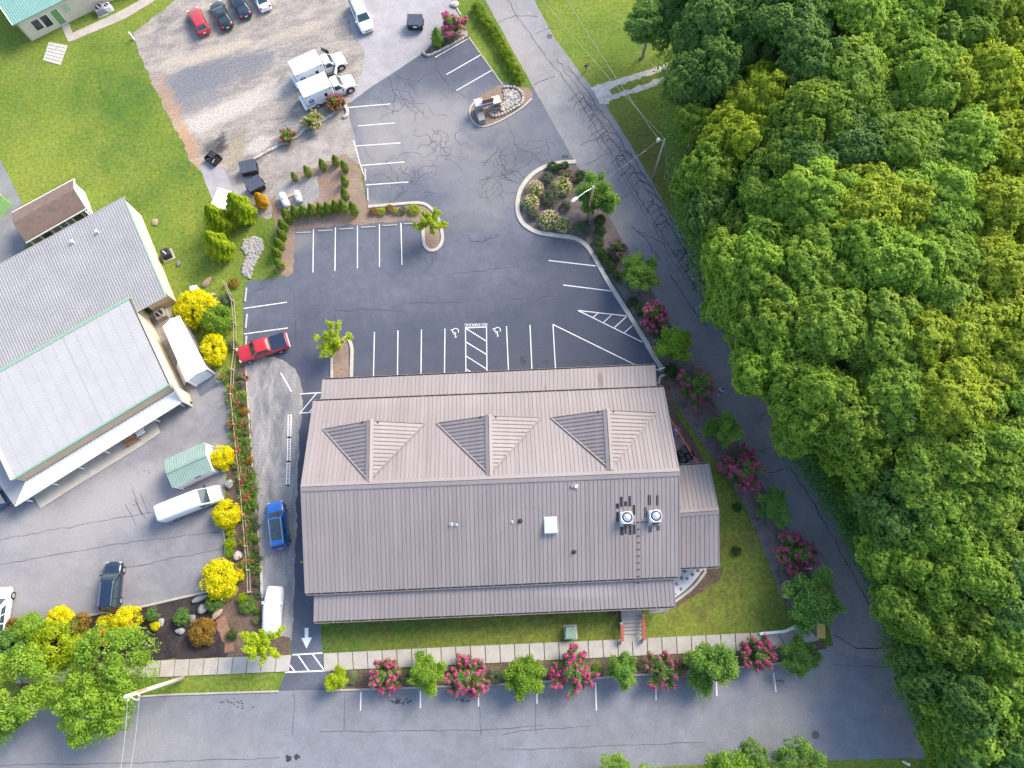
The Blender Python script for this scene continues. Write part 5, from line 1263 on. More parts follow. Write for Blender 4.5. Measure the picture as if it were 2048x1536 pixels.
# blue suv on the gravel strip, dark suv in the neighbour's lot --------
t = sedan('parked_suv', 'bright blue suv with roof rails on the grey gravel strip', 5.2, 2.0, 1.76, 'car_blue', 'suv', wr=.37, rails='chrome', sunroof=True); place(t, 555, 1050, .85, heading((560, 1096), (549, 1006)), .023)
t = sedan('parked_suv', 'black minivan-like suv in the neighbouring asphalt lot by the yellow shrubs', 5.05, 1.98, 1.76, 'car_navy', 'suv', wr=.36, rails='chrome'); place(t, 222, 1172, .85, heading((218, 1215), (227, 1128)), .009)
t = sedan('parked_suv', 'white suv cut by the picture edge beside the green hedge', 4.9, 1.95, 1.75, 'car_white', 'suv', wr=.37); place(t, -2, 1222, .85, heading((-8, 1268), (6, 1172)), .009)
t = sedan('parked_car', 'deep blue car under the warehouse canopy corner', 4.7, 1.85, 1.5, 'car_deep_blue', 'hatch'); place(t, -12, 1006, .75, heading((-52, 1030), (24, 988)), .009)
# white van ----------------------------------------------------------
def van(label):
    t = thing('cargo_van', label, 'van'); L, W, H = 6.7, 2.0, 2.65; hw = W / 2; f, r = L / 2, -L / 2
    st = [(r, .92, .5, 2.45), (r + .1, .97, .32, 2.58), (r + .5, 1, .3, 2.64), (.8, 1, .3, 2.66), (f - 2.1, .985, .3, 2.62), (f - 1.9, .98, .3, 2.50), (f - 1.05, .97, .3, 1.52), (f - .35, .94, .32, 1.22), (f - .08, .86, .38, 1.02), (f, .72, .45, .85)]
    m = MB(); rings = []
    for x, k, zb, zt in st:
        w = hw * k; h = zt - zb; half = [(w * .95, zb), (w, zb + h * .3), (w * .985, zb + h * .6), (w * .93, zb + h * .9), (w * .82, zt), (w * .35, zt + .03)]
        rings.append([(x, y, z) for y, z in half] + [(x, -y, z) for y, z in reversed(half)])
    m.loft(rings); m.build('body', 'car_white', t, True)
    q = [V(f - 1.12, -.80, 1.60), V(f - 1.12, .80, 1.60), V(f - 1.86, .78, 2.46), V(f - 1.86, -.78, 2.46)]
    n = (q[1] - q[0]).cross(q[3] - q[0]).normalized(); pane(t, 'windshield', [p + n * .035 for p in q], 'glass_car', .01)
    for s in (-1, 1):
        q = [V(f - 1.25, s * 1.0, 1.30), V(f - 2.25, s * 1.0, 1.30), V(f - 2.25, s * .965, 1.98), V(f - 1.75, s * .965, 1.98)]
        if s < 0: q = list(reversed(q))
        n = (q[1] - q[0]).cross(q[3] - q[0]).normalized(); n = n if n.y * s > 0 else -n
        pane(t, 'side_window', [p + n * .012 for p in q], 'glass_car', .01)
        lamp(t, 'headlight', f - .22, s * .70, .92, .34, .3, .24, 'lamp_clear'); lamp(t, 'tail_light', r + .02, s * .90, 1.2, .08, .12, .5, 'tail_red'); lamp(t, 'mirror', f - 1.35, s * 1.14, 1.45, .14, .26, .36, 'black_plastic')
        m = MB(); m.box(r + .9, f - 1.7, s * 1.0 - .008, s * 1.0 + .008, .50, .58); m.build('side_moulding', 'black_plastic', t)
        lamp(t, 'hood_vent', f - .62, s * .48, 1.345, .12, .34, .05, 'black_plastic')
    lamp(t, 'grille', f - .05, 0, .78, .16, 1.1, .14, 'black_plastic'); lamp(t, 'rear_bumper', r - .02, 0, .46, .14, 1.7, .16, 'black_plastic')
    arches(t, (f - 1.05, r + 1.35), hw * .99, .36)
    for x in (f - 1.05, r + 1.35):
        for s in (-1, 1): wheel(t, x, s * (hw - .12), .36, s, .24, 'wire_grey')
    return t
t = van('long white cargo van parked beside the green-roofed garden shed'); place(t, 380, 1006, 1.3, heading((316, 1032), (444, 982)), .009)
# covered car ---------------------------------------------------------
cc = thing('covered_car', 'car under a white fitted cover on the gravel strip', 'covered car')
rg = random.Random(5); rings = []
for x, w, zt, s in [(-2.45, .55, .62, .6), (-2.35, .78, .95, .7), (-1.9, .90, 1.15, .72), (-1.25, .93, 1.32, .66), (-.7, .92, 1.52, .62), (.2, .92, 1.55, .62), (.75, .94, 1.40, .64), (1.2, .96, 1.12, .72), (1.9, .93, 1.02, .75), (2.3, .82, .85, .75), (2.45, .6, .6, .7)]:
    half = [(w * 1.02, .08), (w * 1.04, .35), (w * 1.0, .62), (w * .9, max(.7, zt * .8)), (w * s, zt), (w * .3, zt + .03)]
    rings.append([(x, y + rg.uniform(-.03, .03), z + rg.uniform(-.02, .02)) for y, z in half] + [(x, -y + rg.uniform(-.03, .03), z + rg.uniform(-.02, .02)) for y, z in reversed(half)])
m = MB(); m.loft(rings); m.build('cover', 'cloth_white', cc, True)
for s in (-1, 1):
    m = MB(); m.bevbox(.55, .85, s * .98 - .14, s * .98 + .14, .85, 1.05, .05); m.build('mirror_bulge', 'cloth_white', cc)
m = MB(); m.bevbox(-2.42, -2.0, -.72, .72, .1, .40, .05); m.build('rear_panel', 'cloth_grey', cc)
for x in (-1.45, 1.45):
    for s in (-1, 1): wheel(cc, x, s * .78, .33, s)
place(cc, 544, 1220, .8, heading((541, 1258), (549, 1180)), .023)
# ambulances ----------------------------------------------------------
def star_of_life(par, x, z, r, yside):
    m = MB(); y = yside
    for k in range(3):
        a = k * math.pi / 3; dx, dz = math.sin(a), math.cos(a); wx, wz = dz * r * .26, -dx * r * .26
        q = [V(x + dx * r - wx, y + .001 * k * (1 if y > 0 else -1), z + dz * r - wz), V(x + dx * r + wx, y + .001 * k * (1 if y > 0 else -1), z + dz * r + wz), V(x - dx * r + wx, y + .001 * k * (1 if y > 0 else -1), z - dz * r + wz), V(x - dx * r - wx, y + .001 * k * (1 if y > 0 else -1), z - dz * r - wz)]
        n = (q[1] - q[0]).cross(q[3] - q[0])
        if n.y * y < 0: q.reverse()
        m.slab(q, .004)
    st = m.build('star_emblem', 'ems_blue', par)
    m = MB(); s = 1 if y > 0 else -1
    q = [V(x - .03, y + .006 * s, z - r * .75), V(x + .03, y + .006 * s, z - r * .75), V(x + .03, y + .006 * s, z + r * .75), V(x - .03, y + .006 * s, z + r * .75)]
    if (q[1] - q[0]).cross(q[3] - q[0]).y * y < 0: q.reverse()
    m.slab(q, .003); m.build('emblem_staff', 'white_paint', st)
def ambulance(label, door_open=False):
    t = thing('ambulance', label, 'ambulance', group='ambulances on the gravel'); f, r = 3.55, -3.6
    # cab
    hull(t, [(.55, 1.0, .5, 1.35), (1.2, 1.0, .45, 1.36), (1.9, 1.0, .45, 1.36), (2.5, .98, .48, 1.32), (3.2, .95, .5, 1.24), (3.45, .88, .55, 1.12), (f, .74, .62, 1.0)], 'car_white', 'cab_body')
    cabin(t, (2.15, .58, 1.55, .66, .95, .78, 1.32, 2.05), 'car_white', [(.22, .86)], crown=.06, rear=False)
    # box
    bw, z0, z1 = 1.22, .62, 2.95
    m = MB(); m.bevbox(r + .25, .50, -bw, bw, z0, z1, .06); m.build('module_box', 'car_white', t)
    m = MB(); m.box(.50, .56, -1.02, 1.02, .75, 2.2); m.build('cab_gap', 'black_plastic', t)
    m = MB(); m.bevbox(r - .15, r + .24, -1.15, 1.15, .45, .60, .03); m.build('rear_step', 'steel_bright', t)
    for s in (-1, 1):
        y = s * (bw + .002)
        star_of_life(t, -2.55, 1.75, .42, y + s * .004)
        def strip(x0, x1, za, zb, mat, name, d=.006):
            m = MB(); m.box(x0, x1, min(y, y + s * d), max(y, y + s * d), za, zb); m.build(name, mat, t)
        strip(-3.3, .48, 1.22, 1.32, 'decal_grey', 'side_stripe'); strip(-3.3, -2.2, 1.08, 1.18, 'ems_blue', 'side_stripe', .004)
        strip(-.75, -.35, 1.55, 2.15, 'glass_dark', 'side_window', .02); strip(-3.2, -2.95, 2.68, 2.80, 'tail_red', 'marker_light', .04); strip(.05, .30, 2.68, 2.80, 'tail_red', 'marker_light', .04)
        strip(-.35 - .1, -.2, 2.62, 2.74, 'decal_grey', 'scene_light', .03); strip(-2.75, -2.45, 2.62, 2.74, 'decal_grey', 'scene_light', .03)
        tx = text_mesh('ems_lettering', 'EMS', .46, 'decal_grey', t, extrude=.002); tx.location = (-1.45, y + s * .004, 1.75); tx.rotation_euler = (R(90), 0, R(180) if s > 0 else 0)
        lamp(t, 'headlight', f - .1, s * .70, 1.02, .18, .3, .2, 'lamp_clear')
        lamp(t, 'mirror', 1.72, s * 1.24, 1.42, .14, .2, .34, 'black_plastic')
        wheel(t, 2.62, s * .90, .44, s, .28); wheel(t, -2.05, s * 1.05, .44, s, .40)
        m = MB(); m.lathe([(.58, -.02), (.58, .05), (.47, .055), (.47, -.02)], 20, 'Y', (2.62, s * .985, .48)); m.build('wheel_arch', 'black_plastic', t)
        m = MB(); m.box(.6, 2.05, s * 1.0 - .1, s * 1.0 + .1, .38, .46); m.build('running_board', 'chrome', t)
        lamp(t, 'tail_light', r + .24, s * 1.05, 1.1, .04, .18, .3, 'tail_red')
    lamp(t, 'grille', f - .02, 0, .84, .08, 1.0, .24, 'chrome'); lamp(t, 'front_bumper', f + .06, 0, .58, .2, 1.75, .22, 'chrome')
    lamp(t, 'air_horn', .68, -.3, 2.16, .3, .12, .1, 'chrome')
    if door_open:
        for s in (-1, 1):
            m = MB(); mt = Matrix.Translation((2.05, s * 1.0, 0)) @ Matrix.Rotation(R(125 * s), 4, 'Z')
            m.box(0, 1.15, -.04, .04, .55, 1.35, mt); d = m.build('door', 'car_white', t)
            m = MB()
            for (x0, x1, za, zb) in ((.02, .09, 1.35, 1.95), (1.06, 1.13, 1.35, 1.95), (.02, 1.13, 1.95, 2.0)): m.box(x0, x1, -.03, .03, za, zb, mt)
            m.build('window_frame', 'black_plastic', d)
            m = MB(); m.box(.09, 1.06, -.012, .012, 1.35, 1.95, mt); m.build('window', 'glass_car', d)
            m = MB(); m.box(.95, 1.9, s * .80 - .02, s * .80 + .10, .75, 1.34); m.build('door_opening', 'black_plastic', t)
    return t
amb = ambulance('white ambulance with closed doors beside the rose bush and stone edging')
place(amb, 655, 178, 1.2, heading((622, 208), (706, 172)), .008)
amb2 = ambulance('white ambulance with its cab doors swung open', True)
place(amb2, 637, 134, 1.2, heading((604, 160), (684, 124)), .008)
# ================================================================== VEGETATION
def leaf_mesh(name, C, Nrm, size, v, rng, aspect=.55, droop=.18):
    """one small folded diamond per leaf; face attribute v varies the colour leaf by leaf"""
    n = len(C); C = np.asarray(C, float); Nrm = np.asarray(Nrm, float)
    Nrm /= (np.linalg.norm(Nrm, axis=1, keepdims=True) + 1e-9)
    t = np.cross(Nrm, rng.normal(size=(n, 3))); t /= (np.linalg.norm(t, axis=1, keepdims=True) + 1e-9); b = np.cross(Nrm, t)
    s = (np.asarray(size) * rng.uniform(.7, 1.3, n))[:, None] if np.ndim(size) == 0 else np.asarray(size)[:, None]
    V4 = np.empty((n, 4, 3)); V4[:, 0] = C - t * s * .5 - Nrm * s * droop * .6; V4[:, 1] = C + b * s * aspect * .5 + Nrm * s * .04
    V4[:, 2] = C + t * s * .5 - Nrm * s * droop; V4[:, 3] = C - b * s * aspect * .5 + Nrm * s * .04
    me = bpy.data.meshes.new(name); me.vertices.add(4 * n); me.vertices.foreach_set('co', V4.reshape(-1))
    me.loops.add(4 * n); me.loops.foreach_set('vertex_index', np.arange(4 * n, dtype=np.int32))
    me.polygons.add(n); me.polygons.foreach_set('loop_start', np.arange(0, 4 * n, 4, dtype=np.int32)); me.polygons.foreach_set('loop_total', np.full(n, 4, dtype=np.int32))
    a = me.attributes.new('v', 'FLOAT', 'FACE'); a.data.foreach_set('value', np.clip(v, 0, 1).astype(np.float32))
    me.update(calc_edges=True); return me
def sph(rng, n, zmin=-1.0):
    z = rng.uniform(zmin, 1, n); a = rng.uniform(0, 2 * np.pi, n); r = np.sqrt(1 - z * z); return np.stack([r * np.cos(a), r * np.sin(a), z], 1)
def lobed(seed, R_, H_, zc, nl, lr, per, leaf, zmin=-.35, fill=.5, tilt=.55):
    """crown of leaf clumps spread through an ellipsoid (R_ wide, H_ half height, centre zc)"""
    rng = np.random.default_rng(seed); d = sph(rng, nl, zmin); rf = rng.uniform(fill, 1, nl) ** .7
    c = d * rf[:, None] * np.array([R_, R_, H_]); c[:, 2] += zc; Cs, Ns, Vs = [], [], []
    lv = rng.uniform(0, 1, nl)
    for i in range(nl):
        k = int(per * rng.uniform(.7, 1.3)); r = lr * rng.uniform(.65, 1.35); e = sph(rng, k, -.5)
        sh = np.array([1, 1, .75]); rad = r * rng.uniform(.62, 1.08, k)[:, None] * (1 + .18 * np.sin(e[:, :1] * 7 + i) * np.cos(e[:, 1:2] * 6 + i * 2))
        Cs.append(c[i] + e * rad * sh); Ns.append(e + rng.normal(size=(k, 3)) * tilt + np.array([0, 0, .35])); Vs.append(.5 * lv[i] + .5 * rng.uniform(0, 1, k))
    return leaf_mesh('crown', np.concatenate(Cs), np.concatenate(Ns), leaf, np.concatenate(Vs), rng), c
def spray(seed, n_limb, length, h0, rise, per, leaf, spread=.28, sub=4, taper=.5, up=.35, hmin=.0):
    """crown of leaves strung along radiating limbs; returns leaf mesh and limb paths"""
    rng = np.random.default_rng(seed); Cs, Ns, Vs, paths = [], [], [], []
    for i in range(n_limb):
        a = 2 * np.pi * (i + rng.uniform(-.35, .35)) / n_limb * (1.0 if n_limb < 9 else 2.618); el = rng.uniform(*rise); L = length * rng.uniform(.65, 1.12)
        d = np.array([np.cos(a) * np.cos(el), np.sin(a) * np.cos(el), np.sin(el)]); p0 = np.array([0, 0, h0 + rng.uniform(0, hmin)]); pts = [p0]
        for k in range(1, 5):
            bend = np.array([0, 0, -.06 * k * L / 4]) + rng.normal(size=3) * .05 * L; pts.append(p0 + d * L * k / 4 + bend * .5)
        paths.append(pts); pts = np.array(pts)
        subs = [pts]
        for s in range(sub):
            t = rng.uniform(.25, .9); b = p0 + d * L * t; d2 = d + rng.normal(size=3) * .55; d2[2] += .15; d2 /= np.linalg.norm(d2); l2 = L * rng.uniform(.22, .45) * (1.15 - t * taper)
            q = np.array([b, b + d2 * l2 * .5, b + d2 * l2]); subs.append(q); paths.append(list(q))
        lv = rng.uniform(0, 1)
        for q in subs:
            k = int(per * rng.uniform(.8, 1.2) / (1 if q is pts else 2.2)); t = rng.uniform(.18 if q is pts else .05, 1.02, k) * (len(q) - 1); j = np.clip(t.astype(int), 0, len(q) - 2); f = np.clip(t - j, 0, 1.05)[:, None]
            c = q[j] * (1 - f) + q[j + 1] * f; off = sph(rng, k) * rng.uniform(0, 1, k)[:, None] ** .5 * spread * np.array([1, 1, .7])
            Cs.append(c + off); Ns.append(off / spread * .7 + rng.normal(size=(k, 3)) * .6 + np.array([0, 0, up * 2])); Vs.append(.4 * lv + .6 * rng.uniform(0, 1, k))
    return leaf_mesh('crown', np.concatenate(Cs), np.concatenate(Ns), leaf, np.concatenate(Vs), rng), paths
def cone_mesh(seed, R_, H_, n, leaf, pw=.8, bumps=.12, base=.05):
    """dense upright evergreen: leaves on a spindle surface"""
    rng = np.random.default_rng(seed); z = rng.uniform(0, 1, n) ** .85; a = rng.uniform(0, 2 * np.pi, n)
    prof = np.where(z < .28, .72 + z, 1.0) * (1 - np.clip((z - .18) / .82, 0, 1) ** 1.5) ** pw
    r = R_ * prof * rng.uniform(.78, 1.05, n) * (1 + bumps * np.sin(5 * a + 9 * z) + bumps * .7 * np.sin(11 * a - 23 * z + seed))
    C = np.stack([r * np.cos(a), r * np.sin(a), base + z * H_], 1); Nr = np.stack([np.cos(a), np.sin(a), np.full(n, .55)], 1) + rng.normal(size=(n, 3)) * .45
    return leaf_mesh('foliage', C, Nr, leaf, rng.uniform(0, 1, n) * .75 + .25 * (np.sin(7 * a + 13 * z) * .5 + .5), rng, .5)
def trunk_mesh(h, r, paths=(), r_limb=.03, root=True):
    mb = MB(); mb.path([(0, 0, -.02), (r * .15, 0, h * .35), (-r * .1, r * .1, h * .7), (0, 0, h)], [r * 1.25, r, r * .8, r * .45], 8)
    for p in paths:
        k = len(p); mb.path([tuple(q) for q in p], [r_limb * (1 - .75 * i / (k - 1)) for i in range(k)], 5)
    me = bpy.data.meshes.new('trunk'); me.from_pydata(mb.v, [], mb.f); me.update(); return me
def setmat(o, m):
    """give one object its own material without touching the shared mesh"""
    if not o.data.materials: o.data.materials.append(M(m))
    o.material_slots[0].link = 'OBJECT'; o.material_slots[0].material = M(m)
def plant(name, label, cat, parts, loc, sc=1.0, rz=0.0, group=None):
    """parts: (part name, mesh, material[, parent index])"""
    t = thing(name, label, cat, loc, rz, group); t.scale = sc if isinstance(sc, tuple) else (sc, sc, sc)
    for pn, me, mt in parts:
        o = bpy.data.objects.new(pn, me); COL.objects.link(o); o.parent = t; setmat(o, mt)
    return t
RG = random.Random(77)
def spot(px, py, h): p = at(px, py, h); return Vector((p.x, p.y, 0))
# ------------------------------------------------ the wood
def bough_crown(seed, R_, H_, nb, br, per, leaf, shape=1.0):
    """broadleaf crown: a few big billowing boughs, each a bumpy shell of leaf sprays"""
    rng = np.random.default_rng(seed); Cs, Ns, Vs = [], [], []
    d = sph(rng, nb * 5, -.25); keep_ = [0]
    for i in range(1, len(d)):
        if len(keep_) >= nb: break
        if min(np.linalg.norm(d[i] - d[j]) for j in keep_) > .46 * shape: keep_.append(i)
    d = d[keep_]
    for i in range(len(d)):
        r = br * rng.uniform(.62, 1.3); c = d[i] * rng.uniform(.68, 1.0) * np.array([R_, R_, H_]); k = int(per * (r / br) ** 2); e = sph(rng, k, -.55)
        ph = rng.uniform(0, 6, 6); fr = rng.uniform(3.0, 5.2, 3)
        bumpv = .5 + .5 * np.sin(e[:, 0] * fr[0] * 1.4 + ph[0]) * np.sin(e[:, 1] * fr[1] * 1.4 + ph[1]) * .8 + .35 * np.sin(e[:, 2] * fr[2] * 2 + e[:, 0] * 5 + ph[2])
        fine = np.sin(e[:, 0] * 13 + ph[3]) * np.sin(e[:, 1] * 12 + ph[4]) * np.sin(e[:, 2] * 12 + ph[5])
        rad = r * (.66 + .30 * bumpv + .12 * fine) * (1 - np.abs(rng.normal(0, .07, k)))
        m = (rng.random(k) < .55 + .55 * np.clip(bumpv + fine * .5, 0, 1)); e, rad = e[m], rad[m]; k = len(e)
        Cs.append(c + e * rad[:, None] * np.array([1, 1, .85])); Ns.append(e + rng.normal(size=(k, 3)) * .42 + np.array([0, 0, .2])); Vs.append(np.clip(.35 * rng.random() + .4 * rng.random(k) + .25 * np.clip(fine[m] + .4, 0, 1), 0, 1))
    return leaf_mesh('crown', np.concatenate(Cs), np.concatenate(Ns), leaf, np.concatenate(Vs), rng, .6)
FV = []
for k in range(5):
    FV.append(bough_crown(100 + k, 3.5, 2.4, 14 + k, 2.15, 3000, .31))
FT = []
for k in range(3):
    rng = np.random.default_rng(900 + k); paths = []
    for i in range(11):
        a = i * 2.4; L = rng.uniform(2.6, 4.4); z = rng.uniform(7.5, 10.5); paths.append([(0, 0, z - 1.5), (math.cos(a) * L * .45, math.sin(a) * L * .45, z), (math.cos(a + .15) * L * .8, math.sin(a + .15) * L * .8, z + rng.uniform(.2, 1.6)), (math.cos(a + .2) * L * 1.02, math.sin(a + .2) * L * 1.02, z + rng.uniform(.8, 2.6))])
    FT.append(trunk_mesh(11.0, .28, paths, .11))
FOREST = [(1302, 48, 58, 9, 'd'), (1345, 30, 50, 10, 'd'), (1425, 60, 88, 14, 'd'), (1412, 165, 74, 13, 'd'), (1500, 110, 70, 14, 'd'), (1395, 250, 50, 11, 'n'), (1468, 300, 80, 13, 'y'), (1520, 215, 72, 15, 'y'), (1425, 350, 75, 12, 'n'), (1430, 430, 70, 11, 'd'), (1460, 480, 60, 11, 'n'),
 (1560, 430, 78, 15, 'n'), (1500, 540, 92, 15, 'n'), (1480, 610, 60, 12, 'n'), (1560, 640, 92, 16, 'n'), (1535, 735, 66, 15, 'n'), (1600, 790, 80, 16, 'n'), (1590, 870, 50, 14, 'n'), (1690, 820, 90, 16, 'n'), (1740, 920, 78, 13, 'n'), (1790, 1010, 80, 14, 'd'),
 (1800, 1110, 80, 13, 'n'), (1850, 1200, 84, 13, 'n'), (1855, 1300, 62, 11, 'd'), (1930, 1250, 90, 14, 'n'), (1905, 1385, 78, 12, 'd'), (1965, 1430, 86, 12, 'n'), (1975, 1520, 80, 11, 'd'), (1930, 1490, 60, 11, 'n'),
 (1580, 40, 92, 17, 'd'), (1690, 40, 100, 17, 'n'), (1800, 50, 95, 18, 'n'), (1910, 40, 100, 18, 'n'), (2020, 50, 100, 18, 'y'), (1630, 130, 80, 17, 'd'), (1700, 190, 100, 18, 'n'), (1830, 170, 95, 18, 'n'), (1950, 180, 100, 18, 'y'), (2050, 180, 80, 18, 'n'),
 (1620, 250, 78, 17, 'n'), (1700, 300, 92, 17, 'd'), (1800, 300, 92, 18, 'n'), (1910, 300, 95, 18, 'n'), (2020, 310, 95, 18, 'y'), (1640, 400, 85, 17, 'n'), (1745, 420, 95, 18, 'y'), (1860, 420, 95, 18, 'n'), (1980, 430, 95, 18, 'y'), (2070, 440, 70, 18, 'n'),
 (1640, 530, 88, 17, 'n'), (1750, 540, 95, 18, 'n'), (1870, 550, 95, 18, 'n'), (1985, 560, 95, 19, 'y'), (1670, 660, 92, 17, 'n'), (1780, 670, 95, 18, 'n'), (1900, 680, 95, 18, 'y'), (2020, 690, 95, 18, 'y'), (1790, 790, 92, 17, 'n'), (1900, 800, 95, 18, 'y'), (2010, 820, 95, 18, 'n'),
 (1850, 910, 92, 16, 'n'), (1960, 930, 95, 17, 'n'), (2055, 940, 80, 17, 'n'), (1890, 1030, 88, 15, 'n'), (1990, 1050, 95, 16, 'n'), (1930, 1140, 88, 15, 'n'), (2030, 1170, 90, 15, 'd'), (2030, 1280, 88, 14, 'n'), (2045, 1390, 84, 13, 'n'), (2055, 1500, 80, 12, 'd'),
 (1552, 330, 66, 15, 'n'), (1600, 330, 70, 16, 'd'), (1540, 395, 60, 14, 'n'), (1600, -40, 90, 17, 'n'), (1720, -50, 90, 17, 'd'), (1850, -50, 90, 18, 'n'), (1980, -50, 95, 18, 'n'), (1450, -30, 80, 14, 'd'), (2120, 300, 90, 18, 'n'), (2120, 600, 90, 18, 'n'), (2120, 800, 90, 17, 'n'), (2130, 1050, 90, 16, 'n'), (2120, 120, 90, 18, 'n')]
FM = {'n': 'leaf_forest', 'y': 'leaf_forest_yellow', 'd': 'leaf_forest_dark'}
FL = {'n': 'leafy green broadleaf tree deep inside the dense wood, hemmed in by other crowns', 'y': 'yellow-green sunlit tree deep inside the dense wood', 'd': 'dark green tree deep inside the dense wood'}
FLE = {'n': 'leafy green broadleaf tree on the outer edge of the wood beside road or verge', 'y': 'yellow-green tree on the outer edge of the wood behind the transformer pole', 'd': 'dark green tree on the outer edge of the wood beside road or verge'}
for i, (px, py, rp, h, kd) in enumerate(FOREST):
    edge = i < 29; zc = h * (.66 if edge else .80); c = at(px, py, zc); rm = rp * (CAM_H - zc) / FPX * RG.uniform(1.08, 1.30); s = rm / 5.0
    t = thing('forest_tree', (FLE if edge else FL)[kd], 'tree', (c.x, c.y, .004), RG.uniform(0, 6.28), ('trees along the wood edge' if edge else 'trees inside the wood') + {'n': '', 'y': ', sunlit', 'd': ', dark'}[kd])
    o = bpy.data.objects.new('trunk', FT[i % 3]); COL.objects.link(o); o.parent = t; setmat(o, 'bark_pale'); k = zc / 10.5; o.scale = (s, s, k)
    o = bpy.data.objects.new('crown', FV[i % 5]); COL.objects.link(o); o.parent = t; setmat(o, FM[kd]); o.location = (0, 0, zc); o.scale = (s, s, s * RG.uniform(.85, 1.3) * (1.35 if edge else 1)); o.rotation_euler = (RG.uniform(-.12, .12), RG.uniform(-.12, .12), 0)
# a bare dead tree among the crowns
def dead_tree(px, py, h, seed, label):
    rng = np.random.default_rng(seed); c = at(px, py, h * .95); t = thing('dead_tree', label, 'tree', (c.x, c.y, .004)); mb = MB()
    mb.path([(0, 0, 0), (.2, .1, h * .4), (.1, .3, h * .75)], [.28, .22, .16], 8); mb.build('trunk', 'bark_pale', t)
    for i in range(6):
        a = rng.uniform(0, 6.28); L = rng.uniform(2.2, 4.6); p0 = np.array([.1, .3, h * rng.uniform(.66, .76)]); d = np.array([math.cos(a), math.sin(a), rng.uniform(.35, .8)]); p1 = p0 + d * L * .5 + rng.normal(size=3) * .2; p2 = p0 + d * L + rng.normal(size=3) * .35; mb = MB()
        mb.path([p0, p1, p2], [.13, .08, .035], 6)
        for k in range(4):
            b = p1 + (p2 - p1) * rng.uniform(0, .8); e = b + (d + rng.normal(size=3) * .8) * rng.uniform(.5, 1.3); mb.path([b, (b + e) / 2 + rng.normal(size=3) * .08, e], [.045, .03, .012], 5)
        mb.build('bare_limb', 'bark_pale', t)
dead_tree(1862, 588, 19.0, 1, 'bare pale dead tree poking through the canopy of the wood')
dead_tree(1925, 775, 18.6, 4, 'smaller bare dead tree among yellow-green crowns of the wood')
# vine-covered bank at the wood edge
def band_leaves(name, pix_pts, hfun, n, leaf, seed):
    rng = np.random.default_rng(seed); P = [at(x, y) for x, y in pix_pts]; C, Nn = [], []
    seg = list(zip(P, P[1:]))
    L = np.array([(b - a).length for a, b in seg]); L = L / L.sum()
    for _ in range(n):
        i = rng.choice(len(seg), p=L); a, b = seg[i]; p = a.lerp(b, rng.random()); w = abs(rng.normal()) * 1.3 if rng.random() < .5 else rng.uniform(0, 4.0)
        d = (b - a).normalized(); q = p + V(-d.y, d.x, 0) * (w - .3) + V(rng.normal() * .3, rng.normal() * .3, 0); z = hfun(w) * rng.uniform(.75, 1.1) + .25 * math.sin(q.x * 1.7) * math.cos(q.y * 1.3); C.append((q.x, q.y, max(.05, z))); Nn.append((-.5 + rng.normal() * .5, -.3 + rng.normal() * .5, .8))
    return leaf_mesh(name, C, Nn, leaf, rng.uniform(0, 1, n), rng)
me = band_leaves('vine_bank', [(1800, 1200), (1735, 1075), (1655, 940), (1612, 880)], lambda w: .3 + 1.1 * min(w, 2.6), 16000, .26, 5)
o = link('vine_bank', me, 'leaf_vine'); tag(o, kind='stuff'); tag(o, 'bright green vines tumbling down the bank beside the road', 'vines')
me = band_leaves('forest_edge_scrub', [(1925, 1545), (1890, 1470), (1860, 1390), (1812, 1330), (1806, 1270), (1800, 1200)], lambda w: .3 + 1.2 * min(w, 2.5), 15000, .27, 6)
o = link('forest_edge_scrub', me, 'leaf_forest_dark'); tag(o, kind='stuff'); tag(o, 'dark scrub at the foot of the wood by the corner', 'scrub')
me = band_leaves('forest_edge_scrub', [(1470, 640), (1405, 480), (1385, 380), (1370, 250), (1358, 120)], lambda w: .2 + 1.3 * min(w, 2.2), 12000, .28, 7)
o = link('forest_edge_scrub', me, 'leaf_forest_dark'); tag(o, kind='stuff'); tag(o, 'shady undergrowth along the mown verge of the wood', 'scrub')
# ------------------------------------------------ street trees (leafy, spiky outline)
ST_ = []
for k in range(4):
    cm, pth = spray(200 + k, 26, 2.0, 1.0, (.1, 1.5), 330, .16, .46, 6, .5, .35, .8); ST_.append((cm, trunk_mesh(2.2, .075, pth, .028)))
def street_tree(px, py, rp, h, mat, label, k, zs=1.0, group=None, name='street_tree'):
    rm = rp / scale_at(py, h * .6); s = rm / 1.95; p = spot(px, py, h * .55)
    cm, tm = ST_[k % 4]
    return plant(name, label, 'tree', [('trunk', tm, 'bark'), ('crown', cm, mat)], (p.x, p.y, .02), (s, s, h / 3.6), RG.uniform(0, 6.28), group)
street_tree(855, 1345, 40, 3.8, 'leaf_light', 'light green young tree between the first two pink trees on the kerb', 0)
street_tree(1047, 1348, 44, 4.0, 'leaf_light', 'bright green young tree between the second and third pink trees on the kerb', 1)
street_tree(1240, 1342, 36, 3.4, 'leaf_green', 'green young tree on the kerb facing the stair foot', 2)
street_tree(1424, 1330, 60, 4.6, 'leaf_green', 'large fresh green tree spreading over sidewalk and street kerb', 3)
street_tree(1600, 1316, 40, 3.4, 'leaf_deep', 'dark green round tree at the end of the kerb row by the corner', 1)
street_tree(1622, 1198, 62, 5.0, 'leaf_deep', 'broad dark green tree overhanging the side road near the corner', 0)
street_tree(1543, 1018, 40, 3.8, 'leaf_deep', 'mid green tree between two crape myrtles in the road bed', 2)
street_tree(1450, 862, 40, 4.2, 'leaf_green', 'grey-green tree with a bare twig in the road bed', 3)
street_tree(1348, 690, 40, 4.2, 'leaf_light', 'pale open tree in the road bed by the roof corner', 0)
street_tree(1275, 547, 42, 4.6, 'leaf_green', 'full green tree in the road bed beside the slanted stalls', 1)
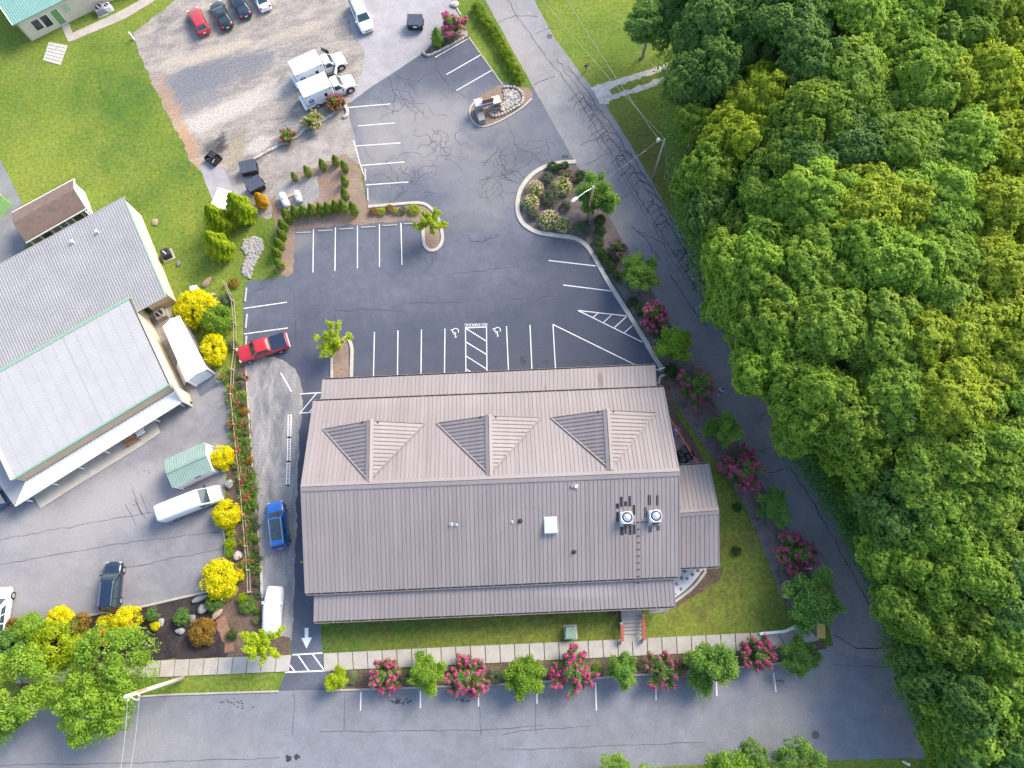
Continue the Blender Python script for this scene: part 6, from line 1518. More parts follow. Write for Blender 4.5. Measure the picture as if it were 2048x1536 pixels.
street_tree(1192, 398, 46, 6.4, 'leaf_green', 'tall bright green tree behind the lamp pole in the corner bed', 2, 1.2)
# lime saplings
SP = []
for k in range(3):
    cm, pth = spray(240 + k, 12, 2.0, 1.5, (.05, 1.2), 190, .16, .26, 4, .5, .5, .6); SP.append((cm, trunk_mesh(2.6, .06, pth, .025)))
def sapling(px, py, rp, h, label, k, mat='leaf_lime'):
    rm = rp / scale_at(py, h * .7); s = rm / 2.0; p = spot(px, py, h * .6); cm, tm = SP[k]
    plant('lime_sapling', label, 'sapling', [('trunk', tm, 'bark_pale'), ('crown', cm, mat)], (p.x, p.y, .03), (s, s, h / 3.0), RG.uniform(0, 6), None)
sapling(670, 687, 40, 3.6, 'lime sapling with spidery limbs in the kerbed bed by the roof', 0)
sapling(860, 448, 34, 3.8, 'lime sapling in the looped kerb island', 1)
sapling(526, 1290, 48, 4.0, 'lime sapling overhanging the sidewalk beside the covered car', 2)
street_tree(672, 1360, 26, 2.6, 'leaf_lime', 'small round lime tree beside the painted crossing', 3, name='lime_sapling')
# ------------------------------------------------ crape myrtles: stems, leaves, blossom
CR = []
for k in range(4):
    cm, pth = spray(300 + k, [26, 22, 30, 19][k], 1.95, .5, (.2, 1.5), 210, .14, .30, [6, 5, 6, 4][k], .4, .3)
    rng = np.random.default_rng(340 + k); C, Nn = [], []
    for p in pth:
        e = np.array(p[-1])
        if np.hypot(e[0], e[1]) < .75 and rng.random() < .6: continue
        m = int(rng.uniform(18, 80) * [1.0, .75, 1.1, .6][k]); d = sph(rng, m); C.append(e + d * rng.uniform(.3, 1, m)[:, None] * np.array([.19, .19, .26]) + np.array([0, 0, .08])); Nn.append(d + np.array([0, 0, .4]))
    C, Nn = np.concatenate(C), np.concatenate(Nn); fm = leaf_mesh('blossom', C, Nn, .11, rng.uniform(0, 1, len(C)), rng, .85)
    CR.append((cm, fm, trunk_mesh(.6, .07, pth, .02)))
def crape(px, py, rp, h, label, k, fl='petal_pink', lf='leaf_deep'):
    rm = rp / scale_at(py, h * .6) * RG.uniform(.97, 1.08); s = rm / 1.85; p = spot(px, py, h * .55); cm, fm, tm = CR[k % 4]
    plant('crape_myrtle', label, 'flowering tree', [('stems', tm, 'bark'), ('crown', cm, lf), ('blossom', fm, fl)], (p.x, p.y, .02), (s, s, h / 2.6), RG.uniform(0, 6.28), None)
crape(768, 1350, 40, 2.9, 'pink crape myrtle on the kerb next to the small lime tree', 0)
crape(938, 1351, 46, 3.0, 'wide pink crape myrtle between two light green kerb trees', 1)
crape(1146, 1345, 50, 3.2, 'dense magenta crape myrtle on the kerb below the utility box', 2)
crape(1324, 1340, 44, 3.1, 'magenta crape myrtle on the kerb right of the stair', 3)
crape(1514, 1310, 40, 2.9, 'thin-flowered pink crape myrtle near the corner retaining wall', 0)
crape(1588, 1106, 42, 3.0, 'sparse pink crape myrtle in the road bed above the broad dark tree', 1)
crape(1487, 938, 46, 3.2, 'bright magenta crape myrtle in the road bed beside the annex', 2)
crape(1394, 772, 44, 3.2, 'magenta crape myrtle in the road bed by the walking person', 3)
crape(1307, 630, 34, 3.0, 'slim magenta crape myrtle by the hatched no-parking triangle', 0)
crape(1236, 497, 22, 2.2, 'small purplish crape myrtle in the road bed below the lamp pole', 1, 'petal_mauve')
crape(908, 50, 30, 2.6, 'pink crape myrtle in the stone-edged bed by the dumpster', 2)
crape(575, 273, 20, 1.8, 'small red-pink crape myrtle on the stone edging of the gravel yard', 3, 'petal_red')
crape(671, 208, 22, 2.0, 'reddish rose bush in front of the ambulance', 0, 'petal_red', 'leaf_green')
crape(1133, 352, 18, 1.5, 'mauve flowering shrub at the tip of the corner bed', 1, 'petal_mauve')
crape(626, 240, 22, 2.0, 'green bush dotted with white blossom on the stone edging', 2, 'petal_cream', 'leaf_light')
# ------------------------------------------------ arborvitae
AV = [cone_mesh(400 + k, .52, 2.3, 1700, .13, .85) for k in range(4)]
stem = trunk_mesh(.35, .05)
AVP = [(588, 353, .8, 'a'), (614, 342, .95, 'a'), (644, 327, 1.0, 'a'), (670, 319, .98, 'a'), (688, 332, 1.0, 'b'), (688, 360, 1.0, 'b'), (689, 387, 1.05, 'b')] + [(x, y, s, 'c') for x, y, s in [(573, 430, 1.25), (590, 422, 1.2), (607, 421, 1.15), (624, 419, 1.15), (641, 418, 1.1), (655, 415, 1.15), (671, 412, 1.12), (686, 412, 1.12), (706, 416, 1.2)]] + [(x, y, 1.15, 'd') for x, y in [(564, 449), (561, 467), (557, 487), (551, 503), (557, 526)]]
AVL = {'a': 'small arborvitae in the spaced row above the gas tanks', 'b': 'arborvitae in the short row along the straw bank', 'c': 'arborvitae in the tight row between gas tanks and stalls', 'd': 'arborvitae leaning in the row beside the first stall'}
AVG = {'a': 'arborvitae above the tanks', 'b': 'arborvitae on the straw bank', 'c': 'arborvitae hedge row', 'd': 'arborvitae beside the stalls'}
for i, (x, y, s, g) in enumerate(AVP):
    p = spot(x, y, 1.15 * s); plant('arborvitae', AVL[g], 'arborvitae', [('foliage', AV[i % 4], 'leaf_arbor'), ('stem', stem, 'bark')], (p.x, p.y, .02), (s, s, s * RG.uniform(.92, 1.08)), RG.uniform(0, 6), AVG[g])
# bright conifers by the white box trailer
CY = [cone_mesh(430 + k, 1.45, 5.8, 9000, .22, .8, .16) for k in range(2)]
tr = trunk_mesh(1.0, .12)
for i, (x, y, s, lb) in enumerate([(437, 440, 1.0, 'tall bright green conifer beside the white box trailer, nearest the lawn'), (482, 418, 1.02, 'tall bright green conifer between trailer and dumpsters'), (437, 492, 1.0, 'tall bright green conifer above the river-stone drain')]):
    p = spot(x, y, 2.2); plant('conifer_tree', lb, 'conifer', [('foliage', CY[i % 2], 'leaf_cypress'), ('trunk', tr, 'bark')], (p.x, p.y, 0), s, RG.uniform(0, 6))
am = cone_mesh(450, .8, 2.9, 2600, .2, .8, .16)
p = spot(521, 400, 1.3); plant('amber_tree', 'amber-orange small conifer beside the dumpsters', 'conifer', [('foliage', am, 'leaf_amber'), ('trunk', stem, 'bark')], (p.x, p.y, 0))
cy3 = cone_mesh(452, .75, 3.0, 2600, .19, .8, .2)
p = spot(874, 75, 1.3); plant('conifer_tree', 'light green columnar conifer in the stone-edged bed by the dumpster', 'conifer', [('foliage', cy3, 'leaf_light'), ('trunk', stem, 'bark')], (p.x, p.y, .03))
# ------------------------------------------------ domes: golden shrubs, box, hedge, beds
def dome(seed, R_, H_, nl, lr, per, leaf): return lobed(seed, R_ - lr * .6, H_ - lr * .5, H_ * .52, nl, lr, per, leaf, -.25, .75, .5)[0]
DB = [dome(500 + k, 1.0, .85, 34, .34, 85, .115) for k in range(4)]      # fine shrubs
DG = [dome(520 + k, 1.6, 1.25, 60, .42, 150, .16) for k in range(3)]    # golden mounds
def shrub(px, py, rp, h, mat, label, k=None, name='shrub', cat='shrub', group=None, lib=None, base=1.0, extra=None, stretch=1.0, zb=.02):
    lib = lib or DB; base = 1.6 if lib is DG else 1.0
    rm = rp / scale_at(py, h * .5); s = rm / base; p = spot(px, py, h * .5); i = RG.randrange(len(lib)) if k is None else k % len(lib)
    hh = (1.25 + .45 if lib is DG else .85 + .3)
    pr = [('foliage', lib[i], mat), ('stem', stem, 'bark')]
    if extra: pr.append(extra)
    return plant(name, label, cat, pr, (p.x, p.y, zb), (s, s * stretch, h / hh), RG.uniform(0, 6) if stretch == 1 else 0, group)
def golden(px, py, rp, h, label, st=1.0): shrub(px, py, rp, h, 'leaf_golden', label, name='golden_shrub', lib=DG, stretch=st)
golden(392, 617, 40, 2.8, 'largest golden-yellow shrub behind the white storage shed')
golden(428, 698, 27, 2.3, 'golden-yellow shrub at the front corner of the white storage shed', 1.3)
golden(445, 915, 25, 1.9, 'golden-yellow shrub beside the garden shed gable')
golden(453, 1028, 28, 1.9, 'golden-yellow shrub at the nose of the white van')
golden(441, 1158, 40, 2.2, 'big golden-yellow shrub at the corner of the asphalt lot')
golden(255, 1242, 29, 2.0, 'golden-yellow shrub behind the black suv')
shrub(432, 640, 32, 2.6, 'leaf_light', 'mid green shrub wedged between two golden shrubs', lib=DG)
# hedge along the side road
for i, (x, y) in enumerate([(956, 18), (965, 37), (976, 50), (985, 62), (992, 75), (1000, 88), (1007, 102), (1014, 113), (1021, 127), (1030, 142), (1038, 156)]):
    shrub(x, y, 13 if i else 15, 1.2, 'leaf_arbor', 'clipped round shrub in the hedge along the side road', group='round hedge along the side road', name='hedge_shrub', zb=0)
# corner bed
def flowered(px, py, rp, h, leafm, flm, label, n=250, seed=1):
    rng = np.random.default_rng(seed); d = sph(rng, n, -.1); C = d * np.array([1.12, 1.12, .98]) * rng.uniform(.9, 1.06, n)[:, None]; C[:, 2] += .44
    fm = leaf_mesh('blossom', C, d + np.array([0, 0, .5]), .14, rng.uniform(0, 1, n), rng, .95)
    shrub(px, py, rp, h, leafm, label, extra=('blossom', fm, flm), name='flower_shrub')
flowered(1070, 377, 16, 1.2, 'leaf_green', 'petal_cream', 'cream hydrangea on the outer curve of the corner bed', seed=1)
flowered(1061, 405, 16, 1.2, 'leaf_green', 'petal_cream', 'cream hydrangea low on the outer curve above a small shrub', seed=2)
flowered(1124, 372, 19, 1.3, 'leaf_green', 'petal_cream', 'cream hydrangea between dark shrub and tall tree in the corner bed', seed=3)
flowered(1098, 440, 20, 1.2, 'leaf_green', 'petal_cream', 'cream hydrangea at the kerb bend, left of a twin', seed=4)
flowered(1126, 449, 16, 1.1, 'leaf_green', 'petal_cream', 'smaller cream hydrangea right of its twin at the kerb bend', seed=5)
for x, y, r, h, m, lb in [(1106, 334, 12, 1.0, 'leaf_box', 'dark clipped shrub first behind the kerb tip'), (1118, 335, 8, .9, 'leaf_box', 'dark clipped shrub second behind the kerb tip'), (1129, 331, 9, .9, 'leaf_box', 'dark clipped ball beside the side road at the bed tip'), (1092, 358, 15, 1.1, 'leaf_grey', 'grey-green shrub between the upper hydrangeas'), (1100, 396, 19, 1.1, 'leaf_grey', 'large grey-green shrub in the middle of the corner bed'), (1066, 430, 12, .9, 'leaf_grey', 'small grey-green shrub below the outer hydrangeas'), (1132, 410, 11, .9, 'leaf_sage', 'pale sage shrub beside the lamp pole tree'), (1162, 460, 20, 1.1, 'leaf_grey', 'grey-green shrub at the foot of the lamp pole'), (1160, 352, 13, 1.1, 'leaf_box', 'dark shrub on the road side of the corner bed')]:
    shrub(x, y, r, h, m, lb)
for i, (x, y) in enumerate([(1200, 440), (1201, 462), (1197, 485), (1200, 505), (1212, 518), (1222, 534), (1233, 552), (1265, 605), (1277, 622)]):
    shrub(x, y, 12, .9, 'leaf_box', 'low dark box shrub in the row between kerb and road bed', group='box row behind the kerb', name='box_shrub')
shrub(1318, 668, 12, .9, 'leaf_box', 'dark box shrub under the pale open tree'); shrub(1342, 743, 15, 1.1, 'leaf_box', 'dark round shrub beside the end of the long kerb')
shrub(1475, 1014, 10, .8, 'leaf_box', 'dark little evergreen alone on the lawn by the annex', zb=0); shrub(1473, 1102, 10, .8, 'leaf_box', 'dark little evergreen alone on the lawn below the first', zb=0)
shrub(1228, 1228, 9, .7, 'leaf_dead', 'dry straw-coloured bush at the head of the stair', zb=0)
# island bed low plants
for x, y, r, m, lb in [(747, 422, 9, 'leaf_rust', 'rust-coloured low plant at the end of the island bed'), (764, 423, 9, 'leaf_lime', 'lime mound in the island bed'), (779, 417, 9, 'leaf_rust', 'reddish low plant beside the lime mound'), (792, 422, 6, 'leaf_lime', 'small lime mound beside the grey shrub'), (806, 420, 9, 'leaf_sage', 'grey low shrub in the island bed'), (828, 419, 12, 'leaf_cypress', 'bright green shrub beside the island sapling')]:
    shrub(x, y, r, .7, m, lb)
# kerb strip filler plants
for x, y, r, m, lb in [(705, 1355, 14, 'leaf_sage', 'wilted pale plants beside the small lime tree'), (812, 1352, 14, 'leaf_sage', 'pale grasses right of the first pink tree'), (990, 1352, 16, 'leaf_sage', 'grey-green leafy clump right of the wide pink tree'), (1195, 1335, 10, 'leaf_light', 'yellow-green clump right of the magenta tree'), (1280, 1330, 9, 'leaf_sage', 'small clump left of the stair-side crape myrtle'), (1365, 1335, 11, 'leaf_sage', 'low clump left of the large fresh green tree')]:
    shrub(x, y, r, .5, m, lb)
# fence bed: tall lilies / cannas with red spikes, and low sage mounds by the timber edging
CN = []
for k in range(3):
    rng = np.random.default_rng(600 + k); n = 150; a = rng.uniform(0, 6.28, n); el = rng.uniform(.3, 1.3, n); L = rng.uniform(.35, 1.0, n)
    d = np.stack([np.cos(a) * np.cos(el), np.sin(a) * np.cos(el), np.sin(el)], 1); b = rng.normal(size=(n, 3)) * np.array([.25, .25, .0])
    C = b + d * L[:, None] * .8; nn = np.cross(d, np.cross(d, np.array([0, 0, 1.0]))) * -1
    lm = leaf_mesh('foliage', C, nn, L * .9, rng.uniform(0, 1, n), rng, .2)
    C = []
    for j in range(5):
        e = np.array([rng.normal() * .38, rng.normal() * .38, rng.uniform(.8, 1.25)]); C.append(e + rng.normal(size=(26, 3)) * np.array([.06, .06, .12]))
    C = np.concatenate(C); CN.append((lm, leaf_mesh('flower_spike', C, rng.normal(size=C.shape) + np.array([0, 0, .6]), .12, rng.uniform(0, 1, len(C)), rng, .7)))
FB = [(455, 752), (463, 780), (462, 800), (468, 822), (466, 845), (472, 870), (473, 895), (478, 925), (486, 955), (488, 975), (492, 1000), (488, 1030), (497, 1062), (492, 1082), (501, 1122), (487, 1140), (478, 800), (481, 850), (484, 905), (498, 955), (503, 985)]
for i, (x, y) in enumerate(FB):
    p = spot(x, y, .5); s = RG.uniform(.75, 1.1); lm, fm = CN[i % 3]
    plant('canna_plant', 'strappy green plant with red and coral flower spikes along the rail fence', 'flower plant', [('foliage', lm, 'leaf_green'), ('flower_spikes', fm, 'petal_red')], (p.x, p.y, .024), s, RG.uniform(0, 6), 'red-flowering plants along the rail fence')
for i, (x, y) in enumerate([(480, 752), (482, 768), (485, 790), (486, 806), (488, 822), (490, 845), (492, 862), (495, 882), (496, 900), (498, 920), (499, 940), (503, 970), (505, 990), (508, 1010), (509, 1035), (512, 1052), (514, 1078), (514, 1098), (515, 1118), (516, 1140), (514, 1165), (515, 1190), (514, 1222), (512, 1240)]):
    shrub(x, y, RG.uniform(7, 10), .55, ['leaf_sage', 'leaf_sage', 'leaf_green', 'leaf_sage', 'leaf_rust'][i % 5] if i < 13 else ['leaf_grey', 'leaf_green', 'leaf_sage'][i % 3], 'low soft mound plant along the gravel timber edging', name='mound_plant', cat='mound plant', group='mound plants along the timber edging')
for x, y, r, h, m, lb in [(462, 1066, 10, .8, 'leaf_cypress', 'yellow-green low shrub below the van-side golden shrub'), (460, 1088, 13, .9, 'leaf_cypress', 'yellow-green low shrub above the pale boulder'), (459, 1106, 10, .8, 'leaf_light', 'light green low shrub beside the pale boulder'), (486, 1196, 11, 1.0, 'leaf_cypress', 'bright little shrub at the end of the rail fence'), (496, 1210, 18, .9, 'leaf_green', 'green ground shrub left of the covered car'), (428, 1205, 18, 1.0, 'leaf_deep', 'dark green shrub below the big corner golden shrub'), (463, 1268, 12, .8, 'leaf_box', 'dark green ball shrub on the bare brown bed'), (404, 1264, 28, 1.5, 'leaf_rust', 'rust-orange round shrub in the black mulch'), (364, 1234, 17, 1.2, 'leaf_deep', 'dark green oval shrub in the black mulch'), (307, 1228, 15, 1.2, 'leaf_deep', 'dark green shrub by the kerb right of a golden shrub'), (310, 1252, 10, .7, 'leaf_golden', 'small yellow mound in the black mulch'), (213, 1247, 20, 1.1, 'leaf_golden', 'speckled yellow shrub left of the golden shrub'), (208, 1272, 18, 1.0, 'leaf_amber', 'amber low shrub near the sidewalk tree'), (275, 1278, 16, 1.0, 'leaf_deep', 'dark bluish shrub behind the large sidewalk tree'), (163, 1246, 20, 1.6, 'leaf_rust', 'red-orange shrub at the end of the hedge'), (165, 1278, 14, 1.0, 'leaf_golden', 'bright yellow shrub at the end of the hedge'), (110, 1290, 52, 2.2, 'leaf_cypress', 'large bright green feathery shrub in the hedge bed'), (60, 1262, 34, 1.9, 'leaf_light', 'yellow-green hedge shrub beside the white suv'), (118, 1243, 30, 1.2, 'leaf_golden', 'yellow-topped low hedge along the lot kerb'), (28, 1248, 14, 1.3, 'leaf_rust', 'small orange shrub by the white suv wheel'), (20, 1290, 36, 1.9, 'leaf_deep', 'deep green shrub at the end of the hedge bed'), (62, 1318, 32, 1.7, 'leaf_green', 'green shrub behind the sidewalk end'), (150, 1262, 24, 1.5, 'leaf_green', 'mid green shrub inside the hedge bed')]:
    shrub(x, y, r, h, m, lb, lib=DG if r > 24 else DB)
# sidewalk trees lower left
LT = [lobed(700 + k, 2.75, 2.0, 0, 62, .58, 190, .19, -.3, .35, .6)[0] for k in range(2)]
LTK = [trunk_mesh(3.4, .13, [[(0, 0, 2.4), (math.cos(a) * .8, math.sin(a) * .8, 3.3), (math.cos(a) * 1.9, math.sin(a) * 1.9, 4.0)] for a in (0, 1.2, 2.5, 3.7, 5.0)], .05)]
def leafy(px, py, rp, h, mat, label, k):
    zc = h * .62; c = at(px, py, zc); s = rp * (CAM_H - zc) / FPX / 3.1
    t = thing('leafy_tree', label, 'tree', (c.x, c.y, .01), RG.uniform(0, 6))
    o = bpy.data.objects.new('trunk', LTK[0]); COL.objects.link(o); o.parent = t; setmat(o, 'bark'); o.scale = (s, s, zc / 3.6)
    o = bpy.data.objects.new('crown', LT[k % 2]); COL.objects.link(o); o.parent = t; setmat(o, mat); o.location = (0, 0, zc); o.scale = (s, s, s)
leafy(225, 1330, 86, 6.5, 'leaf_light', 'large light green tree over the sidewalk, rear of two', 0)
leafy(190, 1405, 84, 6.5, 'leaf_light', 'large light green tree over the street kerb beside the utility pole', 1)
leafy(30, 1375, 78, 6.2, 'leaf_light', 'light green tree cut by the picture edge above the street', 0)
leafy(0, 1440, 50, 5.5, 'leaf_green', 'low green tree at the street edge beside the cut tree', 1)
leafy(1232, 1560, 45, 5.0, 'leaf_light', 'light green treetop south of the street, left of three', 0)
leafy(1290, 1575, 45, 4.8, 'leaf_light', 'light green treetop south of the street, beside a taller one', 1)
leafy(1470, 1560, 62, 5.4, 'leaf_light', 'yellow-green treetop south of the street below the crape myrtle', 0)
leafy(1505, 1510, 32, 6.0, 'leaf_green', 'grey-green treetop poking up south of the street', 1)
leafy(1600, 1540, 56, 5.6, 'leaf_green', 'dark grey-green treetop south of the street near the manhole', 0)
# grassy patch plants by the rail fence
for x, y, r, m, lb in [(468, 566, 11, 'leaf_rust', 'brownish low bush at the top of the rail fence'), (466, 690, 12, 'leaf_sage', 'scrubby bush beside the red pickup'), (452, 600, 16, 'leaf_grey', 'grey-green grass clump left of the rail fence'), (1178, 640, 1, 'leaf_grey', '')]:
    if lb: shrub(x, y, r, .7, m, lb, zb=0)
# ================================================================== SMALLER THINGS
def rock_mesh(seed, n=1):
    """a handful of unit boulder meshes"""
    rng = np.random.default_rng(seed); bm = bmesh.new(); bmesh.ops.create_icosphere(bm, subdivisions=2, radius=1)
    for v in bm.verts:
        c = v.co.copy(); k = 1 + .16 * math.sin(c.x * 3.1 + seed) + .14 * math.cos(c.y * 2.7 + seed * 2) + .10 * math.sin(c.z * 4 + seed * 3) + rng.normal() * .035; v.co = c * k
    me = bpy.data.meshes.new('rock'); bm.to_mesh(me); bm.free(); me.polygons.foreach_set('use_smooth', [False] * len(me.polygons)); return me
ROCK = [rock_mesh(s) for s in range(6)]
def low_rock(seed):
    rng = np.random.default_rng(seed); bm = bmesh.new(); bmesh.ops.create_icosphere(bm, subdivisions=1, radius=1)
    for v in bm.verts: v.co = v.co * rng.uniform(.8, 1.2)
    me = bpy.data.meshes.new('stone'); bm.to_mesh(me); bm.free(); return me
STONE = [low_rock(40 + s) for s in range(6)]
def boulder(px, py, rx, ry, rz_, mat, label, h=None, zg=0.0, ang=0):
    s = scale_at(py); p = at(px, py, .2); a, b = rx / s, ry / s; c = h or min(a, b) * .8
    o = bpy.data.objects.new('boulder', ROCK[RG.randrange(6)]); COL.objects.link(o); setmat(o, mat); o.location = (p.x, p.y, zg + c * .45); o.scale = (a, b, c); o.rotation_euler = (0, 0, R(ang)); tag(o, label, 'boulder')
for a in [(309, 444, 6, 7, 0, 'stone_brown', 'brown boulder on the lawn above the warehouse air conditioner'), (357, 527, 5, 5, 0, 'stone_grey', 'small pinkish boulder on the lawn below the air conditioner'), (426, 588, 5, 4, 0, 'stone_brown', 'small dark boulder beside the white utility pedestal'), (431, 600, 4, 4, 0, 'stone_brown', 'smaller boulder above the largest golden shrub'),
          (477, 1110, 8, 10, 0, 'stone_pale', 'pale rounded boulder between low shrubs in the fence bed'), (406, 1217, 8, 10, 0, 'stone_grey', 'grey pointed boulder below the big corner golden shrub'), (384, 1238, 6, 8, 0, 'stone_grey', 'grey boulder beside the rust shrub'), (360, 1262, 9, 7, 0, 'stone_grey', 'grey boulder below the dark oval shrub'), (321, 1245, 6, 8, 0, 'stone_grey', 'grey boulder beside the small yellow mound'), (211, 1263, 6, 7, 0, 'stone_grey', 'grey boulder among the speckled yellow shrubs'), (458, 968, 8, 10, 0, 'stone_grey', 'blue-grey boulder beside the van nose'), (1030, 8, 1, 1, 0, 'stone_grey', '')]:
    if a[-1]: boulder(*a, zg=.03 if a[1] > 700 else 0)
boulder(413, 563, 7, 12, 0, 'stone_brown', 'long brown boulder on the lawn near the rail fence', ang=-35)
boulder(434, 1227, 6, 15, 0, 'stone_brown', 'long flat tan boulder on the bare brown bed', h=.3, zg=.03, ang=-42)
boulder(401, 1196, 16, 6, 0, 'stone_grey', 'low dark boulder under the corner golden shrub', h=.3, zg=.02, ang=20)
boulder(909, 8, 8, 8, 0, 'stone_pale', 'round tan boulder at the head of the hedge lawn', h=.3)
boulder(430, 516, 9, 4, 0, 'stone_brown', 'low brown boulder left of the river-stone drain', h=.3, ang=20)
# ---- river stones and filled beds (countless little stones)
def stone_field(name, pix, n, r0, r1, mats, seed, label, z=.02, h=0):
    rng = random.Random(seed); poly = [at(x, y) for x, y in pix]; xs = [p.x for p in poly]; ys = [p.y for p in poly]
    def inside(x, y):
        c = False; j = len(poly) - 1
        for i in range(len(poly)):
            a, b = poly[i], poly[j]
            if (a.y > y) != (b.y > y) and x < (b.x - a.x) * (y - a.y) / (b.y - a.y) + a.x: c = not c
            j = i
        return c
    for mi, mt in enumerate(mats):
        mb = MB(); k = 0
        while k < n // len(mats):
            x, y = rng.uniform(min(xs), max(xs)), rng.uniform(min(ys), max(ys))
            if not inside(x, y): continue
            k += 1; src = STONE[rng.randrange(6)]; r = rng.uniform(r0, r1); rot = Matrix.Rotation(rng.uniform(0, 6), 4, 'Z'); e = rng.uniform(.6, 1.6)
            mb.add([rot @ Vector((v.co.x * r * e, v.co.y * r, v.co.z * r * .7)) + V(x, y, z + r * .25 + rng.uniform(0, h)) for v in src.vertices], [tuple(p.vertices) for p in src.polygons])
        o = mb.build(name, mt); tag(o, label[mi], 'stones', kind='stuff')
stone_field('river_stones', [(488, 482), (505, 474), (522, 478), (528, 496), (516, 515), (508, 535), (500, 556), (488, 552), (486, 530), (496, 512), (484, 496)], 520, .09, .24, ['stone_pale', 'stone_grey'], 1, ['pale river stones in the drain beside the conifers', 'grey river stones in the drain beside the conifers'])
# ---- sign island
sheet('island_bed', [(939, 225), (946, 241), (957, 250), (969, 251), (988, 245), (1006, 236), (1028, 223), (1048, 209), (1066, 193), (1060, 178), (1046, 175), (1005, 170), (990, 176), (965, 190), (945, 208)], 'pine_straw', .10, 0, 41, 2, thick=.1)
kerb([(1064, 196), (1048, 211), (1028, 225), (1006, 238), (988, 246), (970, 252), (956, 250.5), (945, 241), (939, 227), (942, 212), (952, 201)], .22, .15, 'tan kerb round the tip of the sign island', 3)
sg = thing('entrance_sign', 'entrance sign with stone pillars, slatted panel and brown name board', 'sign', at(980, 225, 0), heading((955, 236), (1010, 222)))
for x0 in (-1.35, 1.0):
    mb = MB(); mb.bevbox(x0 - .45, x0 + .45, -.05, .95, .1, 1.95 if x0 < 0 else 1.6, .03); pil = mb.build('pillar', 'stone_grey', sg)
    mb = MB(); mb.bevbox(x0 - .52, x0 + .52, -.12, 1.02, 1.952 if x0 < 0 else 1.602, 2.05 if x0 < 0 else 1.7, .03); mb.build('pillar_cap', 'pad_concrete', pil)
mb = MB(); mb.bevbox(-1.85, -1.0, -1.5, -.06, .1, 1.0, .04); mb.build('side_wall', 'stone_grey', sg)
for k, (mt) in enumerate(['wood_brown', 'sign_red', 'wood_brown', 'white_paint', 'wood_brown', 'lamp_clear']):
    mb = MB(); mb.box(-.9, .55, .12 + k * .001, .2 + k * .001, 2.35 - k * .24, 2.55 - k * .24) ; mb.build('sign_slat', mt, sg)
for x0 in (-.9, .5):
    mb = MB(); mb.box(x0, x0 + .1, .21, .31, .1, 2.6); mb.build('sign_post', 'white_paint', sg)
mb = MB(); mb.bevbox(-1.3, 1.45, -.25, -.15, .75, 1.15, .03); nb = mb.build('name_board', 'wood_brown', sg)
rgs = random.Random(3); x = -1.1
while x < 1.2:      # raised carved strokes, too small to read
    wd = rgs.uniform(.05, .12); hh = rgs.uniform(.12, .22); mb = MB(); mb.box(x, x + wd, -.275, -.252, .95 - hh / 2, .95 + hh / 2); mb.build('carved_stroke', 'gold_letter', nb); x += wd + rgs.uniform(.03, .09)
stone_field('sign_bed_stones', [(1006, 182), (1026, 180), (1040, 187), (1042, 198), (1036, 208), (1018, 218), (1002, 224), (998, 215), (1010, 205)], 420, .07, .17, ['stone_grey', 'stone_pale'], 2, ['dark pebbles filling the sign bed', 'pale pebbles filling the sign bed'], .14)
stone_field('sign_planting', [(972, 212), (990, 208), (994, 222), (988, 232), (978, 228)], 90, .06, .15, ['stone_brown', 'stone_pale'], 3, ['brown pebbles and litter below the name board', 'pale pebbles below the name board'], .12)
def stone_ring(name, label, pix, n, sx, sy, sz, mats, zg, closed=False, seed=5):
    root = thing(name, label, 'stone edging', at(*pix[len(pix) // 2])); rg_ = random.Random(seed)
    P = [at(x, y) for x, y in pix]; P = smooth_closed(P, 4) if closed else smooth_open(P, 4); L = [0]
    for a, b in zip(P, P[1:]): L.append(L[-1] + (b - a).length)
    for i in range(n):
        d = (i + .5) / n * L[-1]; j = max(k for k in range(len(L)) if L[k] <= d); j = min(j, len(P) - 2); p = P[j].lerp(P[j + 1], (d - L[j]) / max(1e-6, L[j + 1] - L[j])); t = P[j + 1] - P[j]
        mb = MB(); f = rg_.uniform(.8, 1.15); mb.bevbox(-sx * f, sx * f, -sy, sy, 0, sz * rg_.uniform(.85, 1.2), .05)
        me = bpy.data.meshes.new('edge_stone'); me.from_pydata(mb.v, [], mb.f); me.update(); me.materials.append(M(mats[i % len(mats)]))
        o = bpy.data.objects.new('edge_stone', me); COL.objects.link(o)
        o.location = (p.x, p.y, zg); o.rotation_euler = (0, 0, math.atan2(t.y, t.x) + rg_.uniform(-.12, .12)); keep(o, root)
    return root
stone_ring('stone_border', 'ring of pale stones round the pebble bed of the sign', [(1006, 177), (1018, 176), (1032, 178), (1043, 187), (1046, 199), (1041, 211), (1022, 222), (1004, 231), (988, 235), (979, 228)], 22, .17, .15, .3, ['stone_pale', 'kerb_concrete'], .1)
stone_ring('stone_border', 'row of white stones edging the dumpster flower bed', [(846, 104), (852, 112), (862, 111), (880, 103), (900, 93), (920, 82), (934, 72)], 24, .13, .14, .28, ['stone_pale', 'pad_concrete'], .03)
stone_ring('stone_border', 'line of pale stone blocks along the edge of the gravel yard', [(508, 320), (530, 308), (560, 292), (585, 280), (600, 270), (612, 258), (632, 250), (650, 240), (672, 224), (690, 213)], 20, .40, .15, .28, ['stone_pale', 'pad_concrete', 'stone_pale'], .012)
stone_ring('stone_border', 'short heap of white stones at the head of the access path', [(690, 213), (695, 222), (694, 232), (687, 236)], 6, .2, .2, .3, ['pad_concrete', 'stone_pale'], .02, seed=9)
